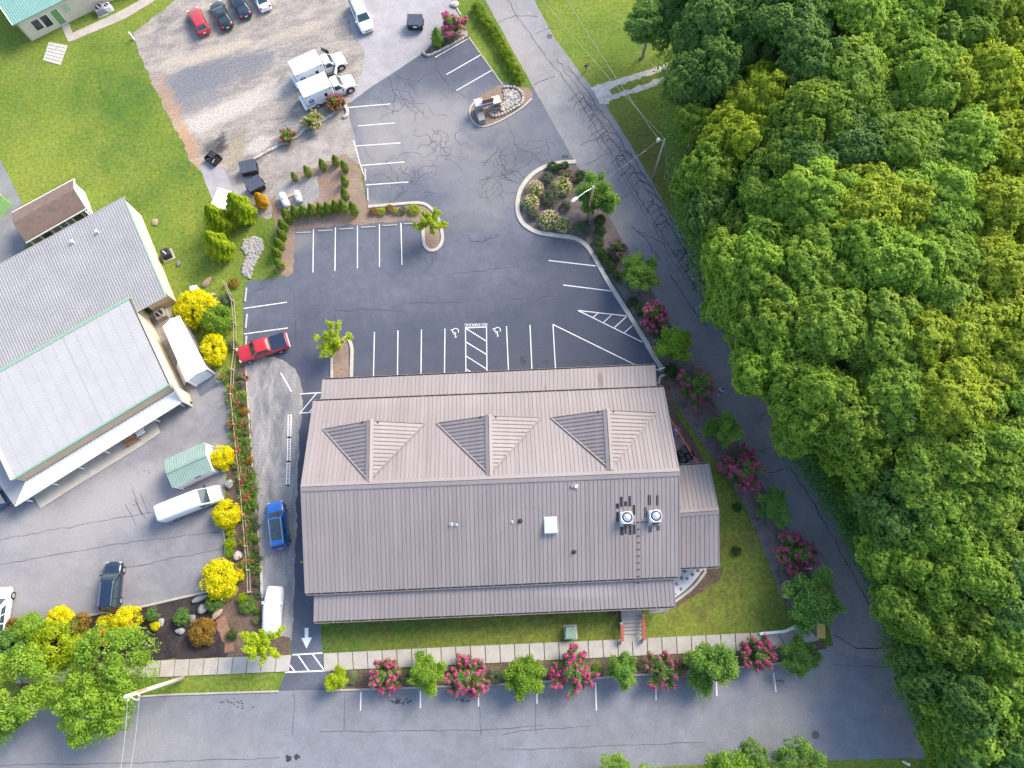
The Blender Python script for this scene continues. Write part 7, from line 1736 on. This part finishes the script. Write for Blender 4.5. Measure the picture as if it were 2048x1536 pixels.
# ---- dumpsters
def dumpster(name, label, px, py, hd, mat, lid, emblem=False):
    t = thing(name, label, 'dumpster'); w, d, h = 1.0, .72, 1.25
    mb = MB(); mb.loft([[(-w * .96, -d * .8, .12), (w * .96, -d * .8, .12), (w * .96, d, .12), (-w * .96, d, .12)], [(-w, -d, h * .55), (w, -d, h * .55), (w, d, h * .55), (-w, d, h * .55)], [(-w, -d, h), (w, -d, h), (w, d, h + .25), (-w, d, h + .25)]]); mb.build('bin', mat, t)
    for s in (-1, 1):
        mb = MB(); x0, x1 = (-w - .02, -.015) if s < 0 else (.015, w + .02)
        mb.slab([V(x0, -d - .05, h + .03), V(x1, -d - .05, h + .03), V(x1, d + .02, h + .29), V(x0, d + .02, h + .29)], .03); lo = mb.build('lid', lid, t)
        mb = MB()
        for k in range(7):
            x = x0 + (k + .5) * (x1 - x0) / 7
            mb.add([V(x - .035, -d, h + .033), V(x + .035, -d, h + .033), V(x + .035, d, h + .293), V(x - .035, d, h + .293), V(x - .02, -d, h + .07), V(x + .02, -d, h + .07), V(x + .02, d, h + .33), V(x - .02, d, h + .33)], [(4, 5, 6, 7), (0, 1, 5, 4), (1, 2, 6, 5), (2, 3, 7, 6), (3, 0, 4, 7)])
        tag(mb.build('lid_ribs', lid, lo), kind='stuff')
        mb = MB(); mb.bevbox(s * (w + .08) - .07, s * (w + .08) + .07, -.35, .5, .75, .95, .02); mb.build('fork_pocket', mat, t)
        for y in (-.45, .5): mb = MB(); mb.lathe([(.1, -.04), (.1, .04)], 10, 'X', (s * w * .8, y, .1)); mb.build('caster', 'tyre', t)
    mb = MB(); mb.box(-w, w, -d - .03, -d - .001, .62, .68); mb.build('rib', mat, t)
    if emblem:
        mb = MB(); mb.slab([V(x, -d - .012, z) for x, z in ((-.18, .74), (.18, .74), (.34, .98), (.18, .95), (.0, 1.02), (-.18, .95), (-.34, .98))], .004); mb.build('emblem', 'white_paint', t)
        mb = MB(); mb.box(.52, .72, -d - .012, -d - .003, 1.02, 1.14); mb.build('sticker', 'white_paint', t)
    p = at(px, py, .7); t.location = (p.x, p.y, .012); t.rotation_euler = (0, 0, hd); return t
dumpster('dumpster', 'black dumpster with white emblem standing on the pale drive', 831, 47, R(-1), 'black_plastic', 'bin_lid', True)
dumpster('dumpster', 'dark dumpster with ribbed blue-black lid beside the stone edging', 499, 338, R(14), 'black_plastic', 'bin_lid')
dumpster('dumpster', 'dark dumpster skewed beside the amber conifer', 512, 372, R(30), 'black_plastic', 'bin_lid')
# ---- white box trailer
tl = thing('box_trailer', 'white box trailer half hidden by bright conifers', 'trailer'); p = at(445, 402, 1.6); tl.location = (p.x, p.y, .012); tl.rotation_euler = (0, 0, heading((426, 410), (441, 377)))
mb = MB(); mb.bevbox(-1.35, 1.35, -.95, .95, .45, 2.1, .06); mb.build('box', 'white_metal', tl)
for k in range(3): mb = MB(); mb.box(-1.36, -1.352, -.8 + k * .55, -.5 + k * .55, .8, 1.7); mb.build('vent_louvre', 'black_plastic', tl)
for s in (-1, 1): wheel(tl, 0, s * .98, .32, s, .2)
mb = MB(); mb.tube((1.3, 0, .5), (2.1, 0, .45), .05); mb.build('tow_bar', 'black_metal', tl)
# ---- burnt bin
bn = thing('burnt_bin', 'charred open bin standing in ash on the gravel', 'burnt bin'); p = at(426, 316, .4); bn.location = (p.x, p.y, .013); bn.rotation_euler = (0, 0, R(-35))
for nm, b_ in (('side_board', (-.85, .85, -.72, -.64, .05, .65)), ('side_board', (-.85, .85, .64, .72, .05, .5)), ('end_board', (-.85, -.77, -.64, .64, .05, .6)), ('end_board', (.77, .85, -.64, .64, .05, .55))):
    mb = MB(); mb.bevbox(*b_, .015); mb.build(nm, 'rubber_patch', bn)
mb = MB(); mb.box(-.77, .77, -.64, .64, .02, .08); mb.build('floor', 'stain', bn)
rb = random.Random(4)
for k in range(9): mb = MB(); mb.bevbox(-.3, .3, -.06, .06, 0, .1, .02, Matrix.Translation((rb.uniform(-.5, .5), rb.uniform(-.4, .4), .1 + k * .04)) @ Matrix.Rotation(rb.uniform(0, 3), 4, 'Z')); mb.build('charred_plank', 'rubber_patch' if k % 4 else 'stone_brown', bn)
mb = MB(); mb.bevbox(-.75, .1, -.2, .6, .45, .62, .05); mb.build('charred_lid', 'rubber_patch', bn)
# ---- gas tanks
def gas_tank(p0, p1, r, label):
    a, b = at(*p0, .75), at(*p1, .75); t = thing('gas_tank', label, 'gas tank', V(*(a.lerp(b, .5)).to_tuple()[:2], .03), math.atan2((b - a).y, (b - a).x), 'gas tanks'); L = (b - a).length / 2
    mb = MB(); prof = [(.02, -L), (r * .55, -L + r * .12), (r * .87, -L + r * .4), (r, -L + r * .85), (r, L - r * .85), (r * .87, L - r * .4), (r * .55, L - r * .12), (.02, L)]
    mb.lathe(prof, 20, 'X', (0, 0, .3 + r)); mb.build('tank', 'propane_white', t, True)
    mb = MB(); mb.lathe([(.16, .3 + 2 * r - .03), (.16, .3 + 2 * r + .08), (.1, .3 + 2 * r + .14), (0, .3 + 2 * r + .15)], 14); mb.build('valve_dome', 'propane_white', t, True)
    for x in (-L * .55, L * .55): mb = MB(); mb.box(x - .12, x + .12, -r * .7, r * .7, 0, .42); mb.build('saddle', 'pad_concrete', t)
gas_tank((562, 386), (575, 414), .45, 'larger white gas tank on the gravel patch')
gas_tank((592, 381), (600, 404), .40, 'smaller white gas tank on the gravel patch')
mb = MB(); mb.bevbox(-.5, .5, -.2, .2, 0, .16, .02); o = mb.build('timber_block', 'wood_pale'); p = at(581, 391, .1); o.location = (p.x, p.y, .03); o.rotation_euler = (0, 0, R(25)); tag(o, 'pale timber block between the two gas tanks', 'timber')
# ---- utility poles and wires
def pole(name, label, base, top, h, r, mat):
    a = at(*base); b = at(*top, h); t = thing(name, label, 'utility pole', a); mb = MB(); d = b - a
    mb.path([V(0, 0, -.05), d * .5, d], [r * 1.15, r, r * .8], 12); mb.build('pole', mat, t, True)
    return t, d
t1, d1_ = pole('utility_pole', 'orange-brown wooden pole with a white lamp arm in the corner bed', (1173, 446), (1187, 373), 7.6, .16, 'wood_pole')
lh = at(1154, 396, 7.5) - t1.location
mb = MB(); mb.path([d1_ - V(0, 0, .25), d1_.lerp(lh, .5) + V(0, 0, .12), lh], .045, 7); mb.build('lamp_arm', 'white_paint', t1)
mb = MB(); dv_ = (lh - d1_).normalized(); q = Matrix.Translation(lh) @ Matrix.Rotation(math.atan2(dv_.y, dv_.x), 4, 'Z'); mb.loft([[(-.15, -.07, -.05), (-.15, .07, -.05), (-.15, .07, .07), (-.15, -.07, .07)], [(.1, -.22, -.07), (.1, .22, -.07), (.1, .2, .1), (.1, -.2, .1)], [(.55, -.22, -.07), (.55, .22, -.07), (.55, .2, .08), (.55, -.2, .08)], [(.75, -.12, -.03), (.75, .12, -.03), (.75, .1, .05), (.75, -.1, .05)]], mtx=q); lhd = mb.build('lamp_head', 'pad_concrete', t1)
mb = MB(); mb.box(.15, .35, -.08, .08, .101, .16, q); mb.build('photocell', 'white_paint', lhd)
mb = MB(); mb.path([d1_ * .93, d1_ * 1.0], .17, 12); mb.build('pole_cap', 'pad_concrete', t1)
t2, d2_ = pole('utility_pole', 'grey leaning wooden pole with a transformer on the verge of the wood', (1306, 356), (1329, 279), 7.2, .14, 'wood_grey_pole')
tp2 = at(1316, 281, 7.0) - t2.location
mb = MB(); mb.path([d2_ - V(0, 0, .15), tp2], .05, 6); mb.build('crossarm', 'wire_grey', t2)
mb = MB(); mb.lathe([(.02, -.25), (.2, -.22), (.22, .25), (.1, .32), (0, .33)], 14, 'Z', tp2); mb.build('transformer', 'pad_concrete', t2, True)
mb = MB(); mb.lathe([(.05, 0), (.06, .12), (.03, .2), (0, .2)], 8, 'Z', d2_); mb.build('insulator', 'pad_concrete', t2)
t3, d3_ = pole('utility_pole', 'pale weathered utility pole leaning over the street kerb and leafy tree', (366, 1356), (249, 1394), 11.8, .20, 'wood_pale_pole')
mb = MB(); mb.path([d3_ * .68 + V(.1, .1, 0), d3_ * .84 + V(.13, .1, 0)], .09, 6); mb.build('conduit', 'wood_pole', t3)
for k, (x, y, z) in enumerate(((257, 1400, 11.4), (279, 1391, 10.3))):
    e = at(x, y, z) - t3.location; mb = MB(); mb.lathe([(.05, -.1), (.09, -.05), (.07, .05), (.1, .1), (.04, .2), (0, .2)], 8, 'Z', e); mb.build('insulator', 'pad_concrete', t3)
    mb = MB(); mb.path([d3_ * (.96 if k == 0 else .86), e], .05, 6); mb.build('bracket', 'wire_grey', t3)
mb = MB(); e1, e2_ = at(266, 1394, 10.8) - t3.location, at(277, 1400, 10.2) - t3.location; mb.path([d3_ * .93, at(270, 1399, 10.5) - t3.location, e2_, at(279, 1392, 10.2) - t3.location], .045, 6); mb.build('jumper_wire', 'white_paint', t3)
def wire(label, a, b, sag, r=.014, mat='wire_grey'):
    mb = MB(); pts = [a.lerp(b, k / 14) - V(0, 0, sag * 4 * (k / 14) * (1 - k / 14)) for k in range(15)]; mb.path(pts, r, 5); return tag(mb.build('overhead_wire', mat), label, 'wire')
wire('overhead wire from the transformer pole crossing the gravel track, lower strand', t2.location + tp2 + V(0, 0, .3), at(1128, -12, 7.5), .5, .016)
wire('overhead wire from the transformer pole top crossing the gravel track, upper strand', t2.location + d2_ + V(0, 0, .2), at(1078, -12, 7.8), .5, .013)
wire('service wire from the transformer pole to the lamp pole', t2.location + tp2, t1.location + d1_, .3, .009)
wire('guy wire running down from the transformer pole to the verge', t2.location + d2_ * .97, at(1345, 417), 0, .012)
wire('overhead wire crossing the street from the pale pole tip', t3.location + at(257, 1400, 11.4) - t3.location + V(0, 0, .2), at(222, 1640, 11.0), .5, .016, 'pad_concrete')
wire('overhead wire crossing the street from the pale pole bracket', at(279, 1391, 10.5), at(240, 1640, 10.0), .5, .016, 'pad_concrete')
# ---- mailbox, yard sign, markers
p = at(1173, 133, .9); mbx = thing('mailbox', 'black mailbox on a pale post beside the side road', 'mailbox', V(p.x, p.y, 0), R(35))
mb = MB(); mb.box(-.06, .06, -.06, .06, 0, 1.0); mb.build('post', 'wood_pale', mbx)
mb = MB(); mb.loft([[(x, -.12, 1.0), (x, .12, 1.0), (x, .12, 1.18), (x, .07, 1.27), (x, -.07, 1.27), (x, -.12, 1.18)] for x in (.3, -.3)]); mb.build('box', 'black_metal', mbx)
mb = MB(); mb.box(.0, .14, -.14, -.125, 1.1, 1.3); mb.build('flag', 'white_paint', mbx)
p = at(1288, 306, .5); ys = thing('yard_sign', 'small white and pink yard sign on the grass verge', 'sign', V(p.x, p.y, 0), R(28))
mb = MB(); mb.bevbox(-.28, .28, -.02, .02, .35, .85, .01); mb.build('panel', 'white_paint', ys); mb = MB(); mb.box(-.25, .25, -.03, -.021, .38, .68); mb.build('print', 'sign_red', ys)
for s in (-.2, .2): mb = MB(); mb.tube((s, .03, 0), (s, .03, .4), .015); mb.build('stake', 'wire_grey', ys)
def marker(px, py, h, label, mat='white_paint', w=.07):
    p = at(px, py, h / 2); t = thing('marker_post', label, 'post', V(p.x, p.y, 0)); mb = MB(); mb.bevbox(-w, w, -w, w, 0, h, .02); mb.build('post', mat, t); mb = MB(); mb.bevbox(-w * 1.3, w * 1.3, -w * 1.3, w * 1.3, h, h + .05, .02); mb.build('cap', mat, t)
marker(263, 72, 1.2, 'white post at the corner of lawn and gravel yard', w=.09)
marker(1617, 1137, 1.6, 'white post standing in the road bed above the broad dark tree')
marker(1812, 1526, 1.1, 'white post on the grass south of the street corner', w=.1)
marker(253, 398, .8, 'short wooden stake behind the warehouse', 'wood_pale', .06)
p = at(389, 578, .5); ub = thing('utility_pedestal', 'white utility pedestal behind the largest golden shrub', 'utility box', V(p.x, p.y, 0), R(10))
mb = MB(); mb.bevbox(-.4, .4, -.3, .3, 0, .75, .05); mb.build('cabinet', 'white_paint', ub); mb = MB(); mb.bevbox(-.44, .44, -.34, .34, .751, .82, .03); mb.build('lid', 'white_paint', ub)
# ---- transformer cabinet on the south lawn
p = at(1142, 1265, .5); tc = thing('transformer_cabinet', 'green electrical cabinet on the south lawn', 'utility box', V(p.x, p.y, 0), R(2))
mb = MB(); mb.bevbox(-.75, .7, -.75, .75, 0, .1, .02); mb.build('pad', 'kerb_concrete', tc)
mb = MB(); mb.bevbox(-.6, .45, -.55, .6, .101, .95, .05); mb.build('cabinet', 'green_box', tc); mb = MB(); mb.bevbox(-.64, .49, -.6, .2, .951, 1.02, .03); mb.build('lid', 'green_box', tc)
# ---- stair with red rails
p = at(1262, 1252, 0); stt = thing('entry_stair', 'grey entry stair from the sidewalk to the porch with red rails', 'stair', V(p.x, p.y, 0), R(2.2))
top_y, bot_y = at(1262, 1216).y - p.y, at(1262, 1268).y - p.y; ns = 7
for k in range(ns):
    y1 = top_y + (bot_y - top_y) * k / ns; y0 = top_y + (bot_y - top_y) * (k + 1) / ns; z1 = .12 + (ns - k) * .125
    mb = MB(); mb.bevbox(-1.05, 1.05, y0 + .005, y1, 0, z1, .02); mb.build('step', 'concrete_old', stt)
mb = MB(); mb.box(-1.05, 1.05, at(1262, 1282).y - p.y, bot_y - .02, 0, .13); mb.build('landing', 'concrete', stt)
for s, ya, yb in ((-1, at(1245, 1245).y - p.y, at(1245, 1282).y - p.y), (1, at(1285, 1230).y - p.y, at(1285, 1281).y - p.y)):
    x = s * 1.16; zf = lambda y: .12 + max(0, (y - bot_y) / (top_y - bot_y)) * .9
    for y in (ya, yb): mb = MB(); mb.bevbox(x - .12, x + .12, y - .12, y + .12, 0, zf(y) + .75, .02); mb.build('newel_post', 'kerb_concrete', stt)
    mb = MB(); mb.add([V(x + dx, y, zf(y) + z) for y in (ya - .05, yb + .05) for dx, z in ((-.16, .66), (.16, .66), (.16, .78), (-.16, .78))], [(0, 1, 2, 3), (7, 6, 5, 4), (0, 4, 5, 1), (1, 5, 6, 2), (2, 6, 7, 3), (3, 7, 4, 0)]); mb.build('handrail', 'rail_red', stt)
    for k in range(6):
        y = ya + (yb - ya) * (k + .5) / 6; mb = MB(); mb.box(x - .04, x + .04, y - .04, y + .04, zf(y) - .1, zf(y) + .66); mb.build('baluster', 'rail_red', stt)
# ---- south-east flagstone terrace
tr_ = sheet('terrace', [(1340, 1120), (1420, 1118), (1412, 1140), (1400, 1156), (1380, 1177), (1352, 1200), (1338, 1205)], 'stucco_white', .09, 0, 51, thick=.08)
for i, (x, y, r) in enumerate([(1369, 1142, 3.6), (1396, 1141, 3.6), (1385, 1149, 3.4), (1363, 1156, 3.4), (1374, 1157, 3.0), (1353, 1168, 3.4), (1362, 1178, 3.2), (1352, 1188, 1.8), (1408, 1131, 3.0)]):
    p = at(x, y, .1); rr = r / scale_at(y); mb = MB(); rg_ = random.Random(i); a0 = rg_.uniform(0, 1.5); mb.loft([[(p.x + math.cos(a0 + k * 1.571 + rg_.uniform(-.2, .2)) * rr * 1.3, p.y + math.sin(a0 + k * 1.571) * rr * 1.3, z) for k in range(4)] for z in (.085, .102)]); o = mb.build('flagstone', 'flagstone'); keep(o, tr_)
tw = thing('terrace_wall', 'curved low stone wall round the flagstone terrace', 'wall', at(1385, 1175))
pts = smooth_open([at(x, y, .3) for x, y in [(1350, 1203), (1368, 1190), (1386, 1175), (1400, 1159), (1412, 1142)]], 4)
mb = MB(); ribbon(mb, pts, .3, 0, .3); part(mb, 'coping', 'kerb_concrete', tw); mb = MB(); ribbon(mb, [q + V(-.22, .12, 0) for q in pts], .08, .05, .2); part(mb, 'dark_edge', 'gutter_dark', tw)
# ---- east patio: paving, red rail, black furniture, furled parasol, flag
sheet('side_patio', [(1325, 820), (1340, 836), (1362, 868), (1395, 922), (1395, 932), (1330, 935)], 'flagstone', .035, 0, 52)
rl = thing('patio_rail', 'red timber rail along the small side patio', 'railing', at(1368, 880))
A, B = at(1338, 834, .9), at(1396, 926, .9); dd_ = B - A
mb = MB(); n_ = V(-dd_.y, dd_.x, 0).normalized() * .12; vs = [A - n_, A + n_, B + n_, B - n_]; mb.add(vs + [v - V(0, 0, .1) for v in vs], [(0, 1, 2, 3), (7, 6, 5, 4), (0, 4, 5, 1), (1, 5, 6, 2), (2, 6, 7, 3), (3, 7, 4, 0)]); part(mb, 'top_rail', 'rail_red', rl)
for k in range(6): q = A.lerp(B, k / 5); mb = MB(); mb.box(q.x - .07, q.x + .07, q.y - .07, q.y + .07, .03, .79); part(mb, 'rail_post', 'rail_red', rl)
def chair(px, py, rz, label):
    p = at(px, py, .5); t = thing('patio_chair', label, 'chair', V(p.x, p.y, .036), rz, 'black patio chairs')
    mb = MB(); mb.bevbox(-.38, .38, -.38, .38, .28, .44, .06); mb.build('seat', 'black_plastic', t); mb = MB(); mb.bevbox(-.38, .38, .26, .42, .441, .95, .06); mb.build('backrest', 'black_plastic', t)
    for s in (-1, 1):
        mb = MB(); mb.bevbox(s * .42 - .05, s * .42 + .05, -.36, .34, .5, .62, .03); mb.build('armrest', 'black_plastic', t)
        for y in (-.32, .32): mb = MB(); mb.tube((s * .36, y, 0), (s * .36, y, .3), .03); mb.build('leg', 'black_metal', t)
chair(1361, 908, R(120), 'black patio chair against the hall wall'); chair(1367, 920, R(200), 'black patio chair below the round table'); chair(1379, 912, R(-60), 'black patio chair against the red rail')
p = at(1369, 899, .7); tb = thing('patio_table', 'round black table among the patio chairs', 'table', V(p.x, p.y, .036)); mb = MB(); mb.lathe([(.42, .62), (.44, .66), (.40, .68), (0, .68)], 18); mb.build('table_top', 'black_metal', tb); mb = MB(); mb.lathe([(.25, 0), (.22, .04), (.05, .08), (.05, .62)], 12); mb.build('pedestal', 'black_metal', tb)
p = at(1351, 862, 2.0); pa = thing('furled_parasol', 'furled blue parasol with lavender ribs on the side patio', 'parasol', V(p.x, p.y, .036))
mb = MB(); mb.lathe([(.28, 0), (.28, .08), (.05, .1), (.05, .12)], 14); mb.build('base', 'black_metal', pa); mb = MB(); mb.tube((0, 0, .1), (0, 0, 2.3), .025); mb.build('pole', 'lavender', pa)
mb = MB(); mb.lathe([(.38, .75), (.34, 1.1), (.2, 1.7), (.06, 2.2), (0, 2.25)], 10); mb.build('canopy', 'flag_blue', pa)
for k in range(6):
    a = k * 1.047 + .3; mb = MB(); mb.tube((math.cos(a) * .05, math.sin(a) * .05, 2.22), (math.cos(a) * .62, math.sin(a) * .62, 2.02), .03, .02, 6); mb.build('rib', 'lavender', pa)
p0, p1 = at(1309, 741, 2.9), at(1330, 735, 3.3); fl = thing('porch_flag', 'red, white and blue flag on a slanted white pole at the porch corner', 'flag', p0)
mb = MB(); mb.tube((0, 0, 0), p1 - p0, .03); mb.build('flagpole', 'white_paint', fl)
for k, mt in enumerate(('flag_red', 'white_paint', 'flag_red', 'flag_blue')):
    mb = MB(); a = (p1 - p0) * (.35 + .16 * k); b = (p1 - p0) * (.35 + .16 * (k + 1)); mb.slab([a, a - V(.05, 0, 1.0), b - V(-.05, .06, 1.0), b], .01); mb.build('flag_stripe', mt, fl)
kerb([(1318, 768), (1319, 758), (1324, 751), (1334, 748)], .3, .3, 'low tan stone edging at the porch corner', 2, 'stone_pale', cat='edging', name='stone_edging')
# ---- rail fence
fe = thing('rail_fence', 'weathered split-rail fence through the flowering bed', 'fence', at(470, 800))
FP = [(450, 567), (466, 602), (470, 648), (471, 700), (466, 740), (464, 790), (470, 850), (476, 905), (482, 960), (488, 1030), (493, 1092), (497, 1140), (499, 1184)]
G = [at(x, y, .5) for x, y in FP]
for i, q in enumerate(G): mb = MB(); mb.bevbox(q.x - .09, q.x + .09, q.y - .09, q.y + .09, 0, 1.1, .02); part(mb, 'fence_post', 'wood_pale', fe)
for a, b in zip(G, G[1:]):
    for z, o_ in ((.45, .07), (.9, -.05)): mb = MB(); mb.path([V(a.x + o_, a.y, z), V((a.x + b.x) / 2 + o_, (a.y + b.y) / 2, z - .03), V(b.x + o_, b.y, z)], .038, 6); part(mb, 'fence_rail', 'wood_pale', fe)
# ---- timber edging beside the gravel strip
te = thing('timber_edging', 'line of pale timbers edging the gravel strip', 'edging', at(505, 950)); TP = [(491, 742), (494, 790), (497, 840), (501, 890), (505, 940), (509, 990), (513, 1040), (518, 1090), (522, 1132), (523, 1165), (524, 1196)]
for i, (a, b) in enumerate(zip(TP, TP[1:])):
    q, r_ = at(*a, .15), at(*b, .15); q = q.lerp(r_, .01); mb = MB(); ribbon(mb, [q, r_], .15 if i < 8 else .28, .0, .18 if i < 8 else .24); part(mb, 'timber', 'wood_pale' if i < 8 else 'pad_concrete', te)
pp_ = at(494, 756, .2); pt = thing('flower_pot', 'terracotta pot at the head of the timber edging', 'pot', V(pp_.x, pp_.y, .02)); mb = MB(); mb.lathe([(.16, 0), (.22, .3), (.26, .3), (.26, .36), (.2, .36), (.18, .28), (0, .28)], 14); mb.build('pot', 'sign_red', pt); mb = MB(); mb.lathe([(.17, .281), (.17, .29), (0, .29)], 12); mb.build('soil', 'mulch_black', pt)
# ---- ladders lying on the gravel
for i, (a, b, lb) in enumerate([((579.7, 829), (579, 874), 'white ladder lying on gravel, nearest the painted hatching'), ((578.6, 877), (577.9, 922), 'white ladder lying on gravel between two others'), ((577.6, 925), (576, 970), 'white ladder lying on gravel, nearest the blue suv')]):
    q, r_ = at(*a), at(*b); L = (r_ - q).length; ld = thing('ladder', lb, 'ladder', V(q.x, q.y, .03), math.atan2((r_ - q).y, (r_ - q).x), 'ladders on the gravel')
    for s in (-1, 1): mb = MB(); mb.bevbox(0, L, s * .17 - .035, s * .17 + .035, 0, .1, .01); mb.build('stile', 'white_paint', ld)
    for k in range(10): x = .15 + k * (L - .3) / 9; mb = MB(); mb.box(x - .03, x + .03, -.135, .135, .02, .08); mb.build('rung', 'white_paint', ld)
    mb = MB(); mb.box(L - .04, L + .06, -.22, .22, 0, .09); mb.build('end_foot', 'black_plastic', ld)
# ---- yellow bollards
for x, y, lb in ((615, 886, 'yellow bollard beside the hall wall, nearer the painted hatching'), (604, 1124, 'yellow bollard beside the hall wall, nearer the painted arrow')):
    p = at(x, y, .8); bo = thing('bollard', lb, 'bollard', V(p.x, p.y, .017)); mb = MB(); mb.lathe([(.13, 0), (.13, .85), (.1, .93), (0, .96)], 14); mb.build('post', 'yellow_paint', bo, True); mb = MB(); mb.lathe([(.134, .6), (.134, .7)], 14); mb.build('band', 'black_plastic', bo)
# ---- person walking on the road edge
def skin_mesh(verts, edges, radii, root=0):
    me = bpy.data.meshes.new('sk'); me.from_pydata([tuple(v) for v in verts], edges, []); o = bpy.data.objects.new('sk', me); COL.objects.link(o)
    md = o.modifiers.new('s', 'SKIN'); 
    for i, r in enumerate(radii): me.skin_vertices[0].data[i].radius = (r, r) if not hasattr(r, '__len__') else r
    me.skin_vertices[0].data[root].use_root = True
    ss = o.modifiers.new('u', 'SUBSURF'); ss.levels = 1; ss.render_levels = 1
    dg = bpy.context.evaluated_depsgraph_get(); out = bpy.data.meshes.new_from_object(o.evaluated_get(dg)); bpy.data.objects.remove(o); return out
pv = at(1437, 786, .05); pe = thing('person', 'person in a pale blue shirt and dark shorts walking along the road edge', 'person', V(pv.x, pv.y, .014), R(60))
J = {'pel': (0, 0, .92), 'ch': (.03, 0, 1.25), 'nk': (.04, 0, 1.45), 'hd': (.07, 0, 1.58), 'ht': (.07, 0, 1.70), 'ls': (.03, .19, 1.40), 'le': (.10, .26, 1.14), 'lw': (.26, .22, .98), 'lf': (.34, .20, .94), 'rs': (.03, -.19, 1.40), 're': (-.06, -.25, 1.14), 'rw': (-.02, -.24, .90), 'rf': (.02, -.23, .82), 'lh': (0, .10, .88), 'lk': (.20, .10, .50), 'la': (.26, .10, .09), 'lt': (.42, .10, .04), 'rh': (0, -.10, .88), 'rk': (-.06, -.10, .48), 'ra': (-.28, -.10, .12), 'rt': (-.14, -.10, .03)}
K = list(J); E = [('pel', 'ch'), ('ch', 'nk'), ('nk', 'hd'), ('hd', 'ht'), ('ch', 'ls'), ('ls', 'le'), ('le', 'lw'), ('lw', 'lf'), ('ch', 'rs'), ('rs', 're'), ('re', 'rw'), ('rw', 'rf'), ('pel', 'lh'), ('lh', 'lk'), ('lk', 'la'), ('la', 'lt'), ('pel', 'rh'), ('rh', 'rk'), ('rk', 'ra'), ('ra', 'rt')]
RD = {'pel': .13, 'ch': .14, 'nk': .055, 'hd': .095, 'ht': .075, 'ls': .06, 'le': .042, 'lw': .03, 'lf': .035, 'rs': .06, 're': .042, 'rw': .03, 'rf': .035, 'lh': .09, 'lk': .06, 'la': .04, 'lt': .035, 'rh': .09, 'rk': .06, 'ra': .04, 'rt': .035}
bm_ = skin_mesh([J[k] for k in K], [(K.index(a), K.index(b)) for a, b in E], [RD[k] for k in K]); link('body', bm_, 'skin', pe, True)
ks = ['pel', 'ch', 'nk', 'ls', 'le', 'rs', 're']; es = [('pel', 'ch'), ('ch', 'nk'), ('ch', 'ls'), ('ls', 'le'), ('ch', 'rs'), ('rs', 're')]
link('shirt', skin_mesh([J[k] for k in ks], [(ks.index(a), ks.index(b)) for a, b in es], [RD[k] + .022 for k in ks]), 'shirt_blue', pe, True)
ks = ['pel', 'lh', 'lk', 'rh', 'rk']; es = [('pel', 'lh'), ('lh', 'lk'), ('pel', 'rh'), ('rh', 'rk')]
link('shorts', skin_mesh([J[k] if k[1] != 'k' else tuple(np.array(J[k]) * .8 + np.array(J[k[0] + 'h']) * .2) for k in ks], [(ks.index(a), ks.index(b)) for a, b in es], [RD[k] + .026 for k in ks]), 'trousers_dark', pe, True)
mb = MB(); mb.lathe([(.05, 1.5), (.115, 1.56), (.125, 1.66), (.09, 1.75), (0, 1.78)], 12, 'Z', (.05, 0, 0)); mb.build('hair', 'hair_brown', pe, True)
for s, nm in ((1, 'la'), (-1, 'ra')):
    x, y, z = J[nm]; mb = MB(); mb.bevbox(x - .08, x + .2, y - .06, y + .06, 0 if s > 0 else .02, .11, .03); mb.build('shoe', 'white_paint', pe)
